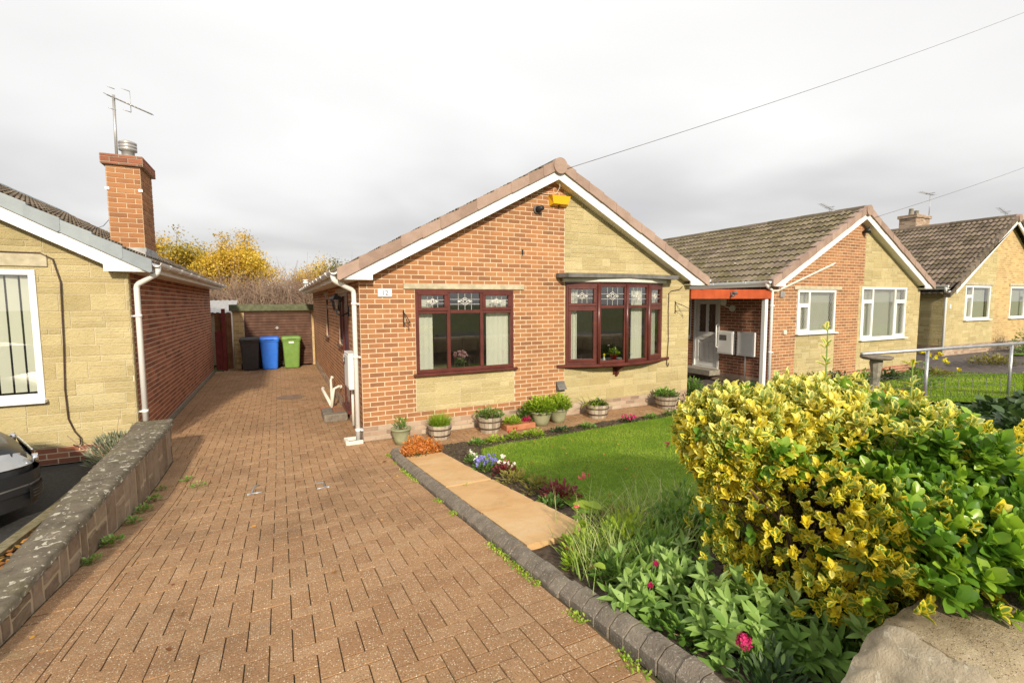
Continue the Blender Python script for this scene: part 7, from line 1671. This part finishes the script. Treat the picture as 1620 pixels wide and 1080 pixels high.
# ---------------------------------------------------------------- parked car (nose just inside the left edge)
def car():
    ang = math.radians(27); nose = np.array((-3.56, -.72)); z0 = gzf(-4.5, -1)
    t = thing('parked_car', (-5.4, -1.2, z0), 'dark grey hatchback parked at the left edge in front of the yellow stone wall', 'car')
    F_ = np.array((math.cos(ang), math.sin(ang))); S_ = np.array((-math.sin(ang), math.cos(ang)))   # forward, left
    def W(l, s, z): p = nose-F_*l+S_*s; return (p[0], p[1], z0+z)         # l metres back from nose, s to the car's left, z up
    # cross sections: (l, halfwidth, z_bottom, z_belt, z_top, top halfwidth, bulge)
    secs = [(0.0, .50, .30, .52, .60, .40), (.05, .66, .22, .56, .68, .52), (.16, .78, .19, .64, .77, .58), (.35, .85, .18, .72, .85, .62), (.7, .87, .18, .80, .93, .64), (1.05, .88, .18, .86, 1.0, .66), (1.12, .88, .18, .88, 1.02, .68), (1.75, .88, .18, .91, 1.42, .60), (2.2, .88, .18, .92, 1.47, .60), (3.0, .88, .18, .94, 1.45, .59), (3.55, .87, .19, .96, 1.36, .57), (3.85, .84, .22, .97, 1.02, .66), (4.0, .74, .30, .90, .95, .60), (4.03, .60, .36, .8, .85, .5)]
    def ring(sec):
        l, hw, zb, zt, zr, tw = sec; P = []
        prof = [(hw*.86, zb), (hw*.98, zb+(zt-zb)*.22), (hw, zb+(zt-zb)*.55), (hw*.985, zb+(zt-zb)*.85), (hw*.95, zt), ((hw*.95+tw)/2+.01, (zt+zr)/2+(zr-zt)*.12), (tw, zr-(zr-zt)*.10), (tw*.7, zr-.003), (tw*.3, zr+.012)]
        for s_, z in prof: P.append(W(l+(.0 if l > .3 else (s_/hw)**2*.0), -s_, z))
        for s_, z in prof[::-1]: P.append(W(l, s_, z))
        return P
    rs = []
    for a, b in zip(secs[:-1], secs[1:]):
        for k in range(3): f = k/3; rs.append(tuple(a[i]*(1-f)+b[i]*f for i in range(6)))
    rs.append(secs[-1])
    rr = []
    for i, s_ in enumerate(rs):       # curve the nose in plan
        l, hw = s_[0], s_[1]; rr.append(s_)
    V = []; m = 18
    for s_ in rr:
        P = ring(s_)
        for j, p in enumerate(P): V.append(p)
    V = np.array(V); n = len(rr)
    F = [(i*m+j, i*m+j+1, (i+1)*m+j+1, (i+1)*m+j) for i in range(n-1) for j in range(m-1)]
    win = []; body = []
    for f in F:
        i, j = divmod(f[0], m); l = rr[i][0]; side = j in (4, 5) or j in (11, 12); top = j in (6, 7, 8, 9, 10)
        isw = (1.1 <= l < 3.8 and side and j in (4, 12)) or (1.12 <= l < 1.74 and j in (5, 6, 7, 8, 9, 10, 11)) or (3.5 <= l < 3.84 and j in (5, 6, 7, 8, 9, 10, 11)) or (1.2 <= l < 3.6 and j in (5, 11))
        (win if isw else body).append(f)
    mb = MB(); mb.bulk(V, np.array(body)); mb.add(V[:m], [tuple(range(m))], raw=True); mb.add(V[-m:], [tuple(range(m))], raw=True)
    bo = mb.build('body', 'car_paint', t)
    mb = MB(); mb.bulk(V, np.array(win)); mb.build('windows', 'car_glass', t)
    # lower grille opening with bars, on the car's right front corner and centre
    def patch(name, mat, pts, par=None, off=.012):
        mb = MB().world(); mb.add(pts, [tuple(range(len(pts)))]); return mb.build(name, mat, par or t)
    mb = MB().world()
    def on(l, s_, z, off=0.0): return np.array(W(l-off, s_, z))
    def nosel(s_): s_ = abs(s_); return float(np.interp(s_, [0, .5, .66, .78, .85, .87], [-.0, .0, .05, .16, .35, .7]))
    def strip(s0, s1, z0_, z1_, off, mi=0, n=14, lb=0.0):
        V = []; 
        for k in range(n+1):
            s_ = s0+(s1-s0)*k/n; l = nosel(s_)-off
            V += [W(l, s_*(1+off*.35), z0_), W(l+.02*0+lb, s_*(1+off*.35), z1_)]
        mb.add(V, [(2*k, 2*k+2, 2*k+3, 2*k+1) for k in range(n)], mi, smooth=True)
    strip(-.84, .84, .20, .33, .030); strip(-.85, .85, .33, .52, .045); mb.build('bumper', 'car_paint', t)
    mb = MB().world(); strip(-.74, -.28, .25, .37, .052, n=8); strip(-.2, .2, .24, .37, .052, n=6); strip(.28, .74, .25, .37, .052, n=8); g_ = mb.build('lower_grille', 'black_metal', t)
    for z in (.275, .305, .335):
        mb = MB().world(); strip(-.72, -.30, z, z+.008, .060, n=8); strip(.30, .72, z, z+.008, .060, n=8); mb.build('grille_bar', 'lead', g_)
    mb = MB().world(); strip(-.84, .84, .395, .41, .05); mb.build('bumper_trim', 'lead', t)
    mb = MB().world(); strip(-.42, .42, .535, .655, .03, n=12, lb=.03); mb.build('grille', 'black_metal', t)
    mb = MB().world()
    mb.tube([W(nosel(s_)-.035, s_, .53) for s_ in np.linspace(-.43, .43, 12)], .011, 6, world=True); mb.tube([W(nosel(s_)-.01, s_, .66) for s_ in np.linspace(-.43, .43, 12)], .011, 6, world=True); mb.build('grille_surround', 'chrome', t)
    for sg in (-1, 1):
        mb = MB().world(); V = []; n = 8
        for k in range(n+1):
            s_ = sg*(.46+.39*k/n); l = nosel(s_)-.018; h = .05+.07*k/n; V += [W(l, s_*1.012, .565+.03*k/n), W(l+.05+.12*k/n, s_*1.005, .565+.03*k/n+h+.04)]
        mb.add(V, [(2*k, 2*k+2, 2*k+3, 2*k+1) for k in range(n)], smooth=True); hl = mb.build('headlight', 'lamp_lens', t)
        mb = MB().world(); mb.tube([W(.02, sg*.62, .62), W(-.02, sg*.62, .62)], .045, 14, world=True); mb.build('reflector', 'chrome', hl)
    mb = MB().world(); mb.box(0, 0, 0, 0, 0, 0) if False else None; mb.add([W(-.062, -.26, .43), W(-.062, .26, .43), W(-.062, .26, .53), W(-.062, -.26, .53), W(-.05, -.26, .43), W(-.05, .26, .43), W(-.05, .26, .53), W(-.05, -.26, .53)], [(0, 1, 2, 3), (4, 5, 6, 7), (0, 1, 5, 4), (1, 2, 6, 5), (2, 3, 7, 6), (3, 0, 4, 7)]); mb.build('number_plate', 'white', t)
    for l in (.78, 3.3):
        for sg in (-1, 1):
            mb = MB().world(); a = np.array(W(l, sg*.70, .31)); b = np.array(W(l, sg*.895, .31)); mb.tube([a, b], .31, 28, world=True); wh = mb.build('wheel', 'tyre', t)
            mb = MB().world(); mb.tube([b-(b-a)*.03, b+(b-a)*.03], .21, 20, world=True); mb.build('rim', 'alu', wh)
    for sg in (-1, 1):
        mb = MB().world(); a = np.array(W(1.45, sg*.93, .98)); mb.tube([a, a+np.array((0, 0, .001))+np.array((*(-F_*.02), .09))], [.06, .045], 10, world=True); mb.build('wing_mirror', 'car_paint', t)
car()
for o in bpy.data.objects:
    for k in ('_o', '_net'):
        if k in o: del o[k]
